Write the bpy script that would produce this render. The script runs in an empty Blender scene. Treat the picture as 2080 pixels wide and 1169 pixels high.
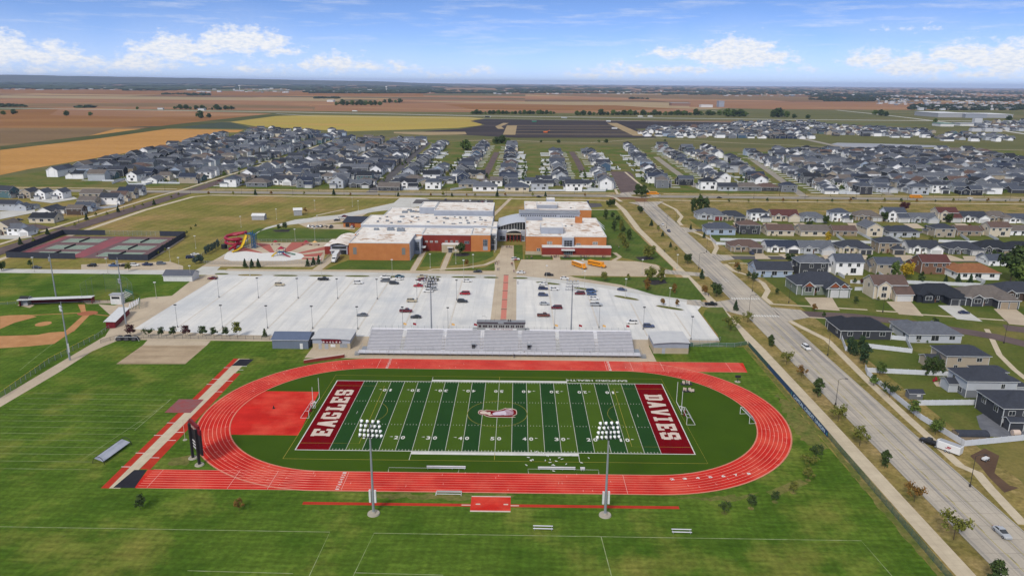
import bpy, bmesh, math, random
from mathutils import Vector, Matrix, noise
from mathutils.geometry import tessellate_polygon
R = math.radians
SC = bpy.context.scene
COL = SC.collection
# ---------------------------------------------------------------- camera
CP = Vector((5.441, -208.27, 97.78)); YAW, PIT, ROL, FL = -0.0061345, 0.2705, 0.008685, 1502.1
_f = Vector((math.sin(YAW)*math.cos(PIT), math.cos(YAW)*math.cos(PIT), -math.sin(PIT)))
_r = Vector((math.cos(YAW), -math.sin(YAW), 0)); _u = _r.cross(_f)
CR = _r*math.cos(ROL)+_u*math.sin(ROL); CU = -_r*math.sin(ROL)+_u*math.cos(ROL); CF = _f
cam = bpy.data.cameras.new('camera'); cam.sensor_width = 36; cam.lens = 36*FL/2080
cam.clip_start = 1; cam.clip_end = 200000
co = bpy.data.objects.new('camera', cam); COL.objects.link(co)
co.matrix_world = Matrix(((CR.x, CU.x, -CF.x, CP.x), (CR.y, CU.y, -CF.y, CP.y), (CR.z, CU.z, -CF.z, CP.z), (0, 0, 0, 1)))
SC.camera = co
def G(px, py, z=0):
    """ground point (surveyed from the photograph)"""
    d = CF+CR*((px-1040)/FL)-CU*((py-584.5)/FL)
    t = (z-CP.z)/d.z
    return (CP.x+t*d.x, CP.y+t*d.y)
# ---------------------------------------------------------------- light
SUN_EL, SUN_AZ = 40, 204          # azimuth clockwise from +Y: behind the camera, to its left
EXPO = 0.62
w = bpy.data.worlds.new('World'); SC.world = w; w.use_nodes = True
nt = w.node_tree; nt.nodes.clear(); N = nt.nodes.new; LK = nt.links.new
def val(x):
    n = N('ShaderNodeValue'); n.outputs[0].default_value = x; return n.outputs[0]
def M(op, a, b=None, c=None, clamp=False):
    n = N('ShaderNodeMath'); n.operation = op; n.use_clamp = clamp
    for i, v in enumerate((a, b, c)):
        if v is None: continue
        if isinstance(v, (int, float)): n.inputs[i].default_value = v
        else: LK(v, n.inputs[i])
    return n.outputs[0]
tc = N('ShaderNodeTexCoord'); sp = N('ShaderNodeSeparateXYZ'); LK(tc.outputs['Generated'], sp.inputs[0])
X, Y_, Z = sp.outputs
sk = N('ShaderNodeTexSky'); sk.sky_type = 'NISHITA'; sk.sun_disc = False
sk.sun_elevation = R(SUN_EL); sk.sun_rotation = R(SUN_AZ); sk.air_density = 1.0; sk.dust_density = 0.25; sk.ozone_density = 2.2; sk.altitude = 400
cb = N('ShaderNodeCombineXYZ'); LK(X, cb.inputs[0]); LK(Y_, cb.inputs[1]); LK(M('ADD', M('MULTIPLY', Z, 2.6), 0.09), cb.inputs[2])
LK(cb.outputs[0], sk.inputs[0])
az = M('ARCTAN2', X, Y_); az = M('MULTIPLY', az, 57.2958); el = M('MULTIPLY', M('ARCSINE', Z), 57.2958)
def nz(sx, sy, scale, det=6, rough=.6, off=0.):
    c = N('ShaderNodeCombineXYZ'); LK(M('MULTIPLY', az, sx), c.inputs[0]); LK(M('MULTIPLY', el, sy), c.inputs[1]); c.inputs[2].default_value = off
    n = N('ShaderNodeTexNoise'); n.inputs['Scale'].default_value = scale; n.inputs['Detail'].default_value = det; n.inputs['Roughness'].default_value = rough
    LK(c.outputs[0], n.inputs['Vector']); return n.outputs['Fac']
puff = M('SUBTRACT', nz(1, 1.7, .95, 11, .66), .5); wisp = nz(.13, 1.3, 1.2, 8, .62, 5.)
# cumulus banks: (azimuth, elevation of the flat base, half width, height) in degrees
CL = [(-34.2, 1.5, 3.0, 1.9), (-31.4, 1.3, 3.0, 1.3), (-28.6, .9, 2.4, .9), (-26.0, 1.0, 2.8, 1.2), (-23.9, 1.9, 3.2, 1.5), (-19.6, 2.5, 3.3, 1.7), (-17.3, 1.95, 2.4, .8), (-22.4, 1.3, 2.4, .7), (-32.5, .5, 3.5, .6),
      (-18.4, .75, 2.8, .7), (-13.2, 1.1, 3.2, 1.2), (-9.3, .95, 2.0, .8), (-5.8, .5, 2.2, .45), (-2.9, .75, 1.5, .6), (5.0, .6, 1.8, .7), (7.8, .85, 2.4, 1.0), (10.8, 2.1, 1.4, 1.0), (12.0, 1.0, 2.6, .7),
      (15.6, 1.9, 3.8, 1.9), (18.2, 1.7, 2.2, .9), (19.8, 1.0, 1.8, .5), (24.6, 1.6, 2.4, 1.2), (27.2, 1.2, 2.8, 1.4), (29.8, 1.9, 2.6, 1.4), (32.4, 1.5, 3.0, 1.8), (31, .7, 4.0, .7), (35.4, 1.2, 2.6, 1.2), (26.6, 3.6, 2.0, .35), (40, 1.2, 5, 2.2), (-41, 1.2, 5, 2.), (52, 1.5, 6, 2.2), (-54, 1.4, 6, 2.4)]
F = None; B = None
for a0, e0, hw, hh in CL:
    hw *= 1.15; hh *= .86
    da = M('MULTIPLY', M('SUBTRACT', az, a0), 1/hw); up = M('SUBTRACT', el, e0)
    q = M('SUBTRACT', 1.0, M('MULTIPLY', da, da))
    f = M('SUBTRACT', M('MULTIPLY', q, hh), M('MAXIMUM', up, M('MULTIPLY', up, -1.6)))
    F = f if F is None else M('MAXIMUM', F, f)
cm = M('ADD', F, M('MULTIPLY', puff, 3.6)); cm = M('MULTIPLY', M('SUBTRACT', cm, .02), 1.25, clamp=True)
soft = M('MULTIPLY', M('ADD', F, 1.6), .28, clamp=True)
ci = M('MULTIPLY', M('SUBTRACT', wisp, .50), 3.2, clamp=True)
cir = M('MULTIPLY', ci, M('MULTIPLY', M('SUBTRACT', el, 1.0), .5, clamp=True))
bg1 = N('ShaderNodeBackground'); bg1.inputs['Strength'].default_value = 0.128; 
hs = N('ShaderNodeHueSaturation'); hs.inputs['Saturation'].default_value = 1.18; hs.inputs['Value'].default_value = 1.0; LK(sk.outputs[0], hs.inputs['Color']); tn_ = N('ShaderNodeMix'); tn_.data_type = 'RGBA'; tn_.blend_type = 'MULTIPLY'; tn_.inputs[0].default_value = 1; tn_.inputs[7].default_value = (1.0, .88, .97, 1); LK(hs.outputs[0], tn_.inputs[6]); LK(tn_.outputs[2], bg1.inputs[0])
shade = nz(1, 2.4, 2.3, 6, .6, 3.)
cr = N('ShaderNodeValToRGB'); cr.color_ramp.elements[0].position = .38; cr.color_ramp.elements[0].color = (.76, .82, .92, 1); cr.color_ramp.elements[1].position = .56; cr.color_ramp.elements[1].color = (.97, .96, .95, 1)
LK(shade, cr.inputs[0])
bg2 = N('ShaderNodeBackground'); bg2.inputs['Strength'].default_value = 0.66; LK(cr.outputs[0], bg2.inputs[0])
bg3 = N('ShaderNodeBackground'); bg3.inputs[0].default_value = (.60, .69, .90, 1); bg3.inputs['Strength'].default_value = .60
hx = N('ShaderNodeMixShader'); LK(M('MULTIPLY', M('POWER', 2.718, M('MULTIPLY', M('MAXIMUM', el, 0.0), -.55)), .72), hx.inputs[0]); LK(bg1.outputs[0], hx.inputs[1]); LK(bg3.outputs[0], hx.inputs[2])
mx = N('ShaderNodeMixShader'); fac = M('MAXIMUM', M('MULTIPLY', cm, .92), M('MAXIMUM', M('MULTIPLY', cir, .55), M('MULTIPLY', soft, .20)))
# the broken cloud deck overhead and behind, which keeps the sun soft (starts well above the picture)
deck = M('MULTIPLY', M('MULTIPLY', M('SUBTRACT', el, 11.0), .07, clamp=True), M('MULTIPLY', M('SUBTRACT', nz(.05, .09, 1.0, 5, .55, 9.), .30), 4.0, clamp=True)); fac = M('MAXIMUM', fac, M('MULTIPLY', deck, .9))
LK(fac, mx.inputs[0]); LK(hx.outputs[0], mx.inputs[1]); LK(bg2.outputs[0], mx.inputs[2])
wo = N('ShaderNodeOutputWorld'); LK(mx.outputs[0], wo.inputs[0])
sl = bpy.data.lights.new('sun', 'SUN'); sl.energy = 2.1; sl.angle = R(13); sl.color = (1, .94, .85)
so = bpy.data.objects.new('sun', sl); COL.objects.link(so)
sd = Vector((math.sin(R(SUN_AZ))*math.cos(R(SUN_EL)), math.cos(R(SUN_AZ))*math.cos(R(SUN_EL)), math.sin(R(SUN_EL))))
so.rotation_euler = sd.to_track_quat('Z', 'Y').to_euler()
SC.view_settings.view_transform = 'Standard'; SC.view_settings.look = 'None'; SC.view_settings.exposure = EXPO; SC.view_settings.gamma = 1
SC.cycles.max_bounces = 5; SC.cycles.volume_bounces = 1
# ---------------------------------------------------------------- materials
MATS = {}
def lin(c):
    return tuple(.77*((x/255)/12.92 if x/255 <= .04045 else ((x/255+.055)/1.055)**2.4) for x in c)
def mat(name, col, rough=.85, col2=None, scale=1., metal=0., world=False, fine=None, stretch=(1, 1, 1), c3=None, s3=.02, t3=(.5, .62), rot=0, bump=0, bscale=4., spec=.3, stripes=None, joints=None, alpha=None, streak=None, dist=0, bands=None):
    """procedural material: col/col2 by noise, optional third colour in patches, mow stripes, joints"""
    if name in MATS: return MATS[name]
    m = bpy.data.materials.new(name); m.use_nodes = True; t = m.node_tree; nn = t.nodes.new; lk = t.links.new
    b = t.nodes['Principled BSDF']; b.inputs['Roughness'].default_value = rough; b.inputs['Metallic'].default_value = metal
    b.inputs['Specular IOR Level'].default_value = .04 if world else spec
    MATS[name] = m; m.diffuse_color = (*col, 1)
    def vec(st=(1, 1, 1), rz=0):
        if world: src = nn('ShaderNodeNewGeometry').outputs['Position']
        else: src = nn('ShaderNodeTexCoord').outputs['Object']
        mp = nn('ShaderNodeMapping'); mp.inputs['Scale'].default_value = st; mp.inputs['Rotation'].default_value = (0, 0, R(rz)); lk(src, mp.inputs[0]); return mp.outputs[0]
    def noi(sc, st=(1, 1, 1), det=5, rz=0, ro=.6):
        n = nn('ShaderNodeTexNoise'); n.inputs['Scale'].default_value = sc; n.inputs['Detail'].default_value = det; n.inputs['Roughness'].default_value = ro; n.inputs['Distortion'].default_value = dist
        lk(vec(st, rz), n.inputs['Vector']); return n.outputs['Fac']
    def ramp(f, a, bb, p0=.35, p1=.65):
        r = nn('ShaderNodeMapRange'); r.inputs[1].default_value = p0; r.inputs[2].default_value = p1; r.inputs[3].default_value = a; r.inputs[4].default_value = bb; lk(f, r.inputs[0]); return r.outputs[0]
    def mixc(f, a, c):
        n = nn('ShaderNodeMix'); n.data_type = 'RGBA'; lk(f, n.inputs[0])
        for i, v in ((6, a), (7, c)):
            if isinstance(v, tuple): n.inputs[i].default_value = (*v, 1)
            else: lk(v, n.inputs[i])
        return n.outputs[2]
    def mul(c, f):
        n = nn('ShaderNodeVectorMath'); n.operation = 'SCALE'; lk(c, n.inputs[0]); lk(f, n.inputs[3]); return n.outputs[0]
    cur = mixc(ramp(noi(scale, stretch, rz=rot), 0, 1), col, col2 if col2 else tuple(x*.86 for x in col))
    if c3: cur = mixc(ramp(noi(s3, stretch, 6, rot), 0, 1, *t3), cur, c3)
    if stripes:
        for (wd, ang, amt) in stripes:
            wv = nn('ShaderNodeTexWave'); wv.inputs['Scale'].default_value = .314/wd*1.0; wv.inputs['Distortion'].default_value = 1.4; wv.inputs['Detail'].default_value = 3; wv.inputs['Detail Scale'].default_value = .6
            lk(vec((1, 1, 1), ang), wv.inputs['Vector']); cur = mul(cur, ramp(wv.outputs['Fac'], 1-amt, 1+amt, 0, 1))
    if streak: cur = mixc(ramp(noi(streak[0], streak[1], 6), 0, streak[3], .48, .66), cur, streak[2])
    if joints:
        br = nn('ShaderNodeTexBrick'); br.offset = 0; br.inputs['Scale'].default_value = 1; br.inputs['Brick Width'].default_value = joints[0]; br.inputs['Row Height'].default_value = joints[1]; br.inputs['Mortar Size'].default_value = joints[2]; br.inputs['Mortar Smooth'].default_value = .3
        br.inputs['Color1'].default_value = (1, 1, 1, 1); br.inputs['Color2'].default_value = (joints[4],)*3+(1,); br.inputs['Mortar'].default_value = (joints[3],)*3+(1,); br.inputs['Bias'].default_value = 0
        lk(vec(), br.inputs['Vector'])
        n = nn('ShaderNodeMix'); n.data_type = 'RGBA'; n.blend_type = 'MULTIPLY'; n.inputs[0].default_value = 1; lk(cur, n.inputs[6]); lk(br.outputs['Color'], n.inputs[7]); cur = n.outputs[2]
    if bands:   # worn wheel lanes between the stall rows: (period, offset, colour, amount)
        sx = nn('ShaderNodeSeparateXYZ'); lk(nn('ShaderNodeNewGeometry').outputs['Position'], sx.inputs[0]); q = None
        for op, v in (('SUBTRACT', bands[1]), ('MULTIPLY', 6.28318/bands[0])):
            k = nn('ShaderNodeMath'); k.operation = op; lk(sx.outputs[0] if q is None else q, k.inputs[0]); k.inputs[1].default_value = v; q = k.outputs[0]
        k = nn('ShaderNodeMath'); k.operation = 'COSINE'; lk(q, k.inputs[0]); a = ramp(k.outputs[0], 1, 0, -.55, .1); b3 = ramp(noi(.09, (1.5, .5, 1), 6), .25, 1, .35, .6)
        k = nn('ShaderNodeMath'); k.operation = 'MULTIPLY'; lk(a, k.inputs[0]); lk(b3, k.inputs[1]); k2 = nn('ShaderNodeMath'); k2.operation = 'MULTIPLY'; lk(k.outputs[0], k2.inputs[0]); k2.inputs[1].default_value = bands[3]; cur = mixc(k2.outputs[0], cur, bands[2])
    if fine:
        for fi in (fine if isinstance(fine, list) else [fine]): cur = mul(cur, ramp(noi(fi[0], fi[2] if len(fi) > 2 else (1, 1, 1), det=5, rz=fi[3] if len(fi) > 3 else 0), 1-fi[1], 1+fi[1], .32, .68))
    lk(cur, b.inputs['Base Color'])
    if bump:
        bp = nn('ShaderNodeBump'); bp.inputs['Strength'].default_value = bump; bp.inputs['Distance'].default_value = .15; lk(noi(bscale), bp.inputs['Height']); lk(bp.outputs[0], b.inputs['Normal'])
    return m
def plain(name, rgb, rough=.6, metal=0, **k):
    return mat(name, lin(rgb), rough, metal=metal, **k)
# ---------------------------------------------------------------- mesh builder
class MB:
    def __init__(s): s.v = []; s.f = []; s.m = []
    def face(s, pts, m=0):
        i = len(s.v); s.v += [tuple(p) for p in pts]; s.f.append(tuple(range(i, i+len(pts)))); s.m.append(m); return s
    def box(s, x0, x1, y0, y1, z0, z1, m=0, mt=None):
        i = len(s.v); s.v += [(x0, y0, z0), (x1, y0, z0), (x1, y1, z0), (x0, y1, z0), (x0, y0, z1), (x1, y0, z1), (x1, y1, z1), (x0, y1, z1)]
        for q in ((0, 3, 2, 1), (4, 5, 6, 7), (0, 1, 5, 4), (1, 2, 6, 5), (2, 3, 7, 6), (3, 0, 4, 7)): s.f.append(tuple(i+k for k in q)); s.m.append(m)
        if mt is not None: s.m[-5] = mt
        return s
    def rbox(s, c, sx, sy, sz, rz, m=0):
        a = MB().box(-sx/2, sx/2, -sy/2, sy/2, 0, sz, m); return s.add(a, c, rz)
    def add(s, o, c=(0, 0, 0), rz=0, sc=1):
        i = len(s.v); ca, sa = math.cos(rz)*sc, math.sin(rz)*sc
        s.v += [(x*ca-y*sa+c[0], x*sa+y*ca+c[1], z*sc+c[2]) for x, y, z in o.v]; s.f += [tuple(i+k for k in f) for f in o.f]; s.m += o.m; return s
    def cyl(s, p, q, r0, r1=None, n=8, m=0, cap=True):
        r1 = r0 if r1 is None else r1; p = Vector(p); q = Vector(q); d = (q-p)
        if d.length < 1e-6: return s
        d.normalize(); a = d.orthogonal().normalized(); b = d.cross(a); i = len(s.v)
        for c, r in ((p, r0), (q, r1)):
            for k in range(n):
                t = 2*math.pi*k/n; s.v.append(tuple(c+a*r*math.cos(t)+b*r*math.sin(t)))
        for k in range(n): s.f.append((i+k, i+(k+1) % n, i+n+(k+1) % n, i+n+k)); s.m.append(m)
        if cap: s.f.append(tuple(i+k for k in range(n))[::-1]); s.f.append(tuple(i+n+k for k in range(n))); s.m += [m, m]
        return s
    def tube(s, pts, r, n=6, m=0, half=False):
        pts = [Vector(p) for p in pts]; i = len(s.v); L = len(pts); rng = range(n+1) if half else range(n)
        for k, p in enumerate(pts):
            d = (pts[min(k+1, L-1)]-pts[max(k-1, 0)]).normalized(); a = d.cross(Vector((0, 0, 1)))
            a = a.normalized() if a.length > 1e-3 else Vector((1, 0, 0)); b = a.cross(d)
            for j in rng:
                t = (math.pi+math.pi*j/n) if half else 2*math.pi*j/n; s.v.append(tuple(p+a*r*math.cos(t)+b*r*math.sin(t)))
        w_ = n+1 if half else n
        for k in range(L-1):
            for j in range(n):
                j2 = j+1 if half else (j+1) % n; s.f.append((i+k*w_+j, i+k*w_+j2, i+(k+1)*w_+j2, i+(k+1)*w_+j)); s.m.append(m)
        return s
    def poly(s, pts, z, m=0):
        tr = tessellate_polygon([[Vector((p[0], p[1], 0)) for p in pts]]); i = len(s.v); s.v += [(p[0], p[1], z) for p in pts]
        for a, b, c in tr:
            A, B2, C = pts[a], pts[b], pts[c]
            if (B2[0]-A[0])*(C[1]-A[1])-(B2[1]-A[1])*(C[0]-A[0]) < 0: b, c = c, b
            s.f.append((i+a, i+b, i+c)); s.m.append(m)
        return s
    def prism(s, pts, z0, z1, m=0, mt=None):
        mt = m if mt is None else mt; s.poly(pts, z1, mt); n = len(pts)
        ar = sum(pts[k][0]*pts[(k+1) % n][1]-pts[(k+1) % n][0]*pts[k][1] for k in range(n)); P = pts if ar > 0 else pts[::-1]
        for k in range(n):
            a, b = P[k], P[(k+1) % n]; s.face(((a[0], a[1], z0), (b[0], b[1], z0), (b[0], b[1], z1), (a[0], a[1], z1)), m)
        return s
    def strip(s, pts, wd, z, m=0, closed=False):
        """flat ribbon of width wd along a polyline"""
        P = [Vector((p[0], p[1])) for p in pts]; n = len(P); L = []
        for k in range(n):
            a = P[(k-1) % n] if (closed or k > 0) else P[k]; b = P[(k+1) % n] if (closed or k < n-1) else P[k]
            d = (b-a); d = d.normalized() if d.length > 0 else Vector((1, 0)); nn_ = Vector((-d.y, d.x))*wd/2
            L.append(((P[k]+nn_), (P[k]-nn_)))
        for k in range(n if closed else n-1):
            a, b = L[k], L[(k+1) % n]; s.face(((a[1].x, a[1].y, z), (b[1].x, b[1].y, z), (b[0].x, b[0].y, z), (a[0].x, a[0].y, z)), m)
        return s
    def mesh(s, name, mats):
        me = bpy.data.meshes.new(name); me.from_pydata(s.v, [], s.f)
        for x in (mats if isinstance(mats, (list, tuple)) else [mats]): me.materials.append(x)
        if any(s.m): me.polygons.foreach_set('material_index', s.m)
        me.update(); return me
def link(name, me, parent=None, loc=(0, 0, 0), rz=0):
    o = bpy.data.objects.new(name, me); COL.objects.link(o)
    if parent is not None: o.parent = parent
    o.location = loc; o.rotation_euler = (0, 0, rz); return o
def tag(o, label, cat, group=None, kind=None):
    o['label'] = label; o['category'] = cat
    if group: o['group'] = group
    if kind: o['kind'] = kind
    return o
def thing(name, label, cat, loc=(0, 0, 0), rz=0, group=None):
    if len(loc) == 2: loc = (*loc, 0)
    return tag(link(name, None, None, loc, rz), label, cat, group)
def part(name, mb, mats, parent): return link(name, mb.mesh(name, mats), parent)
def struct(name, mb, mats):
    o = link(name, mb.mesh(name, mats)); o['kind'] = 'structure'; return o
def sheet(name, pts, m, z): return struct(name, MB().poly(pts, z), m)
def gp(*pts): return [G(*p) for p in pts]
KIDS = {}
def clone(root, label=None, loc=None, rz=None, group=None, mats=None):
    """copy a thing with its parts and sub-parts; mats = {old material: new material}"""
    def one(o, par):
        c = o.copy(); COL.objects.link(c)
        if par is not None: c.parent = par
        if mats and c.data is not None:
            for s_ in c.material_slots:
                if s_.material and s_.material.name in mats: nm = mats[s_.material.name]; s_.link = 'OBJECT'; s_.material = nm
        for ch in KIDS.get(o.name, ()): one(ch, c)
        return c
    c = one(root, None)
    if label: c['label'] = label
    if group: c['group'] = group
    if loc is not None: c.location = loc if len(loc) == 3 else (*loc, 0)
    if rz is not None: c.rotation_euler = (0, 0, rz)
    return c
def freeze(root):
    """remember the children of a prototype so that it can be cloned"""
    for ch in root.children: KIDS.setdefault(root.name, []).append(ch); freeze(ch)
    return root
_on = 'zeroth first second third fourth fifth sixth seventh eighth ninth tenth eleventh twelfth thirteenth fourteenth fifteenth sixteenth seventeenth eighteenth nineteenth'.split()
_tn = ['', '', 'twent', 'thirt', 'fort', 'fift', 'sixt', 'sevent', 'eight', 'ninet']
def nth(n):
    if n < 20: return _on[n]
    return _tn[n//10]+'ieth' if n % 10 == 0 else _tn[n//10]+'y-'+_on[n % 10]
rnd = random.Random(7)
# ================================================================ SETTING
ZL = lambda k: .014*k
WG = dict(world=True)
m_sport = mat('sports_grass', lin((68, 95, 28)), .95, lin((92, 114, 40)), .07, c3=lin((128, 124, 60)), s3=.035, t3=(.53, .74), stripes=[(1.9, 93, .07), (2.3, 4, .06), (5.5, 62, .05)], fine=[(1.1, .2), (.3, .15, (1, 3.5, 1), 12), (.16, .12, (.35, 2.2, 1), -8)], bump=.4, **WG)
m_far_lawn = mat('far_lawn', lin((112, 112, 52)), .95, lin((136, 126, 68)), .03, c3=lin((156, 130, 84)), s3=.02, t3=(.47, .66), stripes=[(7, 5, .06)], fine=[(.6, .18), (.09, .14, (1, 2.5, 1), 10)], **WG)
m_dry = mat('dry_grass', lin((110, 106, 54)), .95, lin((146, 128, 78)), .09, c3=lin((150, 130, 88)), s3=.05, t3=(.48, .66), fine=[(.8, .25), (.2, .16)], bump=.4, **WG)
m_yard = mat('yard_grass', lin((76, 92, 38)), .95, lin((104, 106, 54)), .03, c3=lin((126, 116, 66)), s3=.02, t3=(.52, .66), fine=(.8, .16), bump=.3, **WG)
m_nyard = mat('north_yard_grass', lin((96, 104, 52)), .95, lin((120, 110, 66)), .04, c3=lin((84, 100, 42)), s3=.03, t3=(.48, .6), fine=(.8, .16), **WG)
m_green = mat('lush_grass', lin((70, 92, 38)), .95, lin((90, 106, 46)), .06, c3=lin((108, 110, 60)), s3=.05, t3=(.5, .7), fine=(.8, .14), stripes=[(2.4, 20, .05)], **WG)
m_conc = mat('lot_concrete', lin((216, 214, 208)), .9, lin((228, 225, 218)), .05, c3=lin((202, 204, 204)), s3=.03, t3=(.5, .7), streak=(.35, (1.0, .07, 1), lin((190, 190, 190)), .5), bands=(18.5, -133.3, lin((192, 194, 196)), .4), joints=(4.6, 4.6, .05, .78, .955), fine=(1.5, .05), **WG)
m_worn = mat('worn_trackside_soil', lin((124, 116, 68)), .95, lin((92, 104, 48)), .25, fine=(.8, .25), **WG)
m_lane = mat('drive_concrete', lin((205, 203, 196)), .9, lin((190, 188, 180)), .08, joints=(4.5, 4.5, .06, .8, .96), fine=(1., .05), **WG)
m_tan = mat('tan_concrete', lin((198, 182, 158)), .9, lin((184, 168, 146)), .08, joints=(3.6, 3.6, .06, .82, .96), fine=(1.2, .06), **WG)
m_road = mat('road_concrete', lin((192, 181, 164)), .9, lin((178, 170, 156)), .06, streak=(.5, (1.2, .02, 1), lin((132, 130, 130)), .9), joints=(4.8, 5.2, .1, .72, .93), fine=(1.5, .06), **WG)
m_roadx = mat('road_concrete_east_west', lin((164, 156, 143)), .9, lin((150, 143, 131)), .06, streak=(.5, (.02, 1.2, 1), lin((128, 124, 118)), .6), joints=(5.2, 4.8, .07, .82, .95), fine=(1.5, .06), **WG)
m_walk = mat('pavement', lin((206, 192, 166)), .9, lin((192, 178, 154)), .3, joints=(1.8, 1.8, .06, .85, .96), **WG)
m_purple = mat('quartzite_asphalt', lin((112, 97, 94)), .9, lin((98, 86, 84)), .1, joints=(60, 9, .1, 1.25, .97), fine=(1.2, .08), **WG)
m_asph = mat('asphalt', lin((86, 84, 86)), .9, lin((100, 97, 97)), .08, fine=(1.2, .08), **WG)
m_red = mat('red_track', lin((208, 48, 38)), .8, lin((188, 40, 32)), .16, c3=lin((214, 78, 60)), s3=.07, t3=(.46, .64), fine=[(2, .08), (.3, .09, (.3, 2, 1))], **WG)
m_red2 = mat('faded_red_runway', lin((186, 62, 44)), .85, lin((170, 52, 38)), .3, fine=(2, .08), **WG)
m_turfL = mat('turf_light', lin((72, 96, 30)), .95, lin((66, 90, 26)), .08, fine=(3, .08), **WG)
m_turfD = mat('turf_dark', lin((36, 68, 32)), .95, lin((40, 74, 34)), .08, fine=(3, .08), **WG)
m_turfM = mat('turf_mid', lin((58, 82, 20)), .95, lin((64, 88, 22)), .08, fine=(3, .08), **WG)
m_crim = mat('crimson_turf', lin((118, 6, 18)), .95, lin((104, 6, 14)), .1, fine=(3, .06), **WG)
m_white = mat('white_marking', lin((222, 220, 212)), .85, lin((205, 203, 196)), .4, **WG)
m_chalk = mat('faded_chalk', lin((168, 176, 138)), .9, lin((128, 144, 88)), .4, **WG)
m_cream = mat('cream_marking', lin((216, 198, 184)), .9, lin((200, 180, 166)), .4, **WG)
m_yel = mat('yellow_marking', lin((170, 154, 60)), .9, lin((156, 148, 76)), .4, **WG)
m_dirt = mat('infield_dirt', lin((190, 142, 98)), .95, lin((176, 128, 86)), .2, fine=(1, .06), **WG)
m_rdirt = mat('red_clay', lin((168, 108, 80)), .95, lin((156, 96, 70)), .3, **WG)
m_mat = mat('black_exchange_mat', lin((44, 44, 50)), .9, lin((54, 54, 60)), .2, **WG)
m_beige = mat('exposed_aggregate', lin((184, 164, 136)), .95, lin((168, 148, 122)), .15, streak=(.3, (.08, 1, 1), lin((130, 112, 90)), .6), fine=(1.2, .08), **WG)
m_mulch = mat('dark_mulch', lin((58, 56, 58)), .95, lin((70, 66, 66)), .5, **WG)
def field(name, a, b, c=None, st=(.25, 1, 1), sc=.02, rows=None):
    return mat(name, lin(a), .95, lin(b), sc, stretch=st, c3=lin(c) if c else None, s3=.006, t3=(.5, .68), fine=(.15, .10), stripes=rows, **WG)
f_tan = field('ripe_bean_field', (190, 142, 80), (178, 132, 72), (196, 150, 92), rows=[(9, 88, .03)])
f_brown = field('brown_corn_field', (146, 104, 62), (134, 94, 56), (156, 116, 72), sc=.008, rows=[(40, 88, .06)])
f_brown2 = field('grey_brown_corn_field', (132, 108, 78), (122, 100, 72), (142, 118, 84), sc=.008)
f_rust = field('rust_bean_field', (154, 114, 84), (142, 106, 76), (174, 136, 98), sc=.006, rows=[(60, 90, .05)])
f_yel = field('yellow_bean_field', (178, 156, 80), (160, 146, 70), (186, 152, 84), sc=.006)
f_dk = field('dark_plot', (76, 84, 72), (66, 76, 62), sc=.02)
f_soil = field('black_soil', (58, 54, 56), (72, 66, 66), (86, 78, 74), sc=.02)
f_ditch = field('ditch_grass', (84, 88, 52), (74, 80, 48), (106, 100, 66), sc=.03)
f_pale = field('pale_stubble', (170, 150, 116), (158, 138, 104), sc=.01)
f_past = field('pasture_grass', (108, 106, 68), (96, 98, 60), (128, 116, 80), sc=.008)

# --- base sheet to the horizon: a patchwork of farm fields
def far_mat():
    m = bpy.data.materials.new('farmland'); m.use_nodes = True; t = m.node_tree; nn = t.nodes.new; lk = t.links.new
    b = t.nodes['Principled BSDF']; b.inputs['Roughness'].default_value = 1; b.inputs['Specular IOR Level'].default_value = .1
    g = nn('ShaderNodeNewGeometry'); mp = nn('ShaderNodeMapping'); mp.inputs['Rotation'].default_value = (0, 0, R(.6)); lk(g.outputs['Position'], mp.inputs[0])
    sn = nn('ShaderNodeVectorMath'); sn.operation = 'SNAP'; sn.inputs[1].default_value = (805, 402, 1e9); lk(mp.outputs[0], sn.inputs[0])
    wn = nn('ShaderNodeTexWhiteNoise'); wn.noise_dimensions = '2D'; lk(sn.outputs[0], wn.inputs[0])
    r = nn('ShaderNodeValToRGB'); cols = [(128, 96, 68), (150, 112, 78), (112, 98, 70), (160, 118, 84), (96, 100, 62), (134, 104, 76), (168, 140, 100), (116, 92, 66)]
    r.color_ramp.interpolation = 'CONSTANT'
    for i, c in enumerate(cols):
        e = r.color_ramp.elements[i] if i < 2 else r.color_ramp.elements.new(i/len(cols))
        e.position = i/len(cols); e.color = (*lin(c), 1)
    lk(wn.outputs[0], r.inputs[0])
    no = nn('ShaderNodeTexNoise'); no.inputs['Scale'].default_value = .004; no.inputs['Detail'].default_value = 6; lk(mp.outputs[0], no.inputs[0])
    mr = nn('ShaderNodeMapRange'); mr.inputs[3].default_value = .82; mr.inputs[4].default_value = 1.16; mr.inputs[1].default_value = .3; mr.inputs[2].default_value = .7; lk(no.outputs[0], mr.inputs[0])
    s = nn('ShaderNodeVectorMath'); s.operation = 'SCALE'; lk(r.outputs[0], s.inputs[0]); lk(mr.outputs[0], s.inputs[3]); lk(s.outputs[0], b.inputs['Base Color']); return m
m_farm = far_mat()
g = MB(); xs = [-60000, -20000, -6000, -2000, 2000, 6000, 20000, 60000]; ys = [-900, 2000, 6000, 20000, 60000]
for i in range(len(xs)-1):
    for j in range(len(ys)-1): g.face(((xs[i], ys[j], 0), (xs[i+1], ys[j], 0), (xs[i+1], ys[j+1], 0), (xs[i], ys[j+1], 0)))
struct('ground', g, m_farm)
def rect(x0, y0, x1, y1): return [(x0, y0), (x1, y0), (x1, y1), (x0, y1)]
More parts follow.
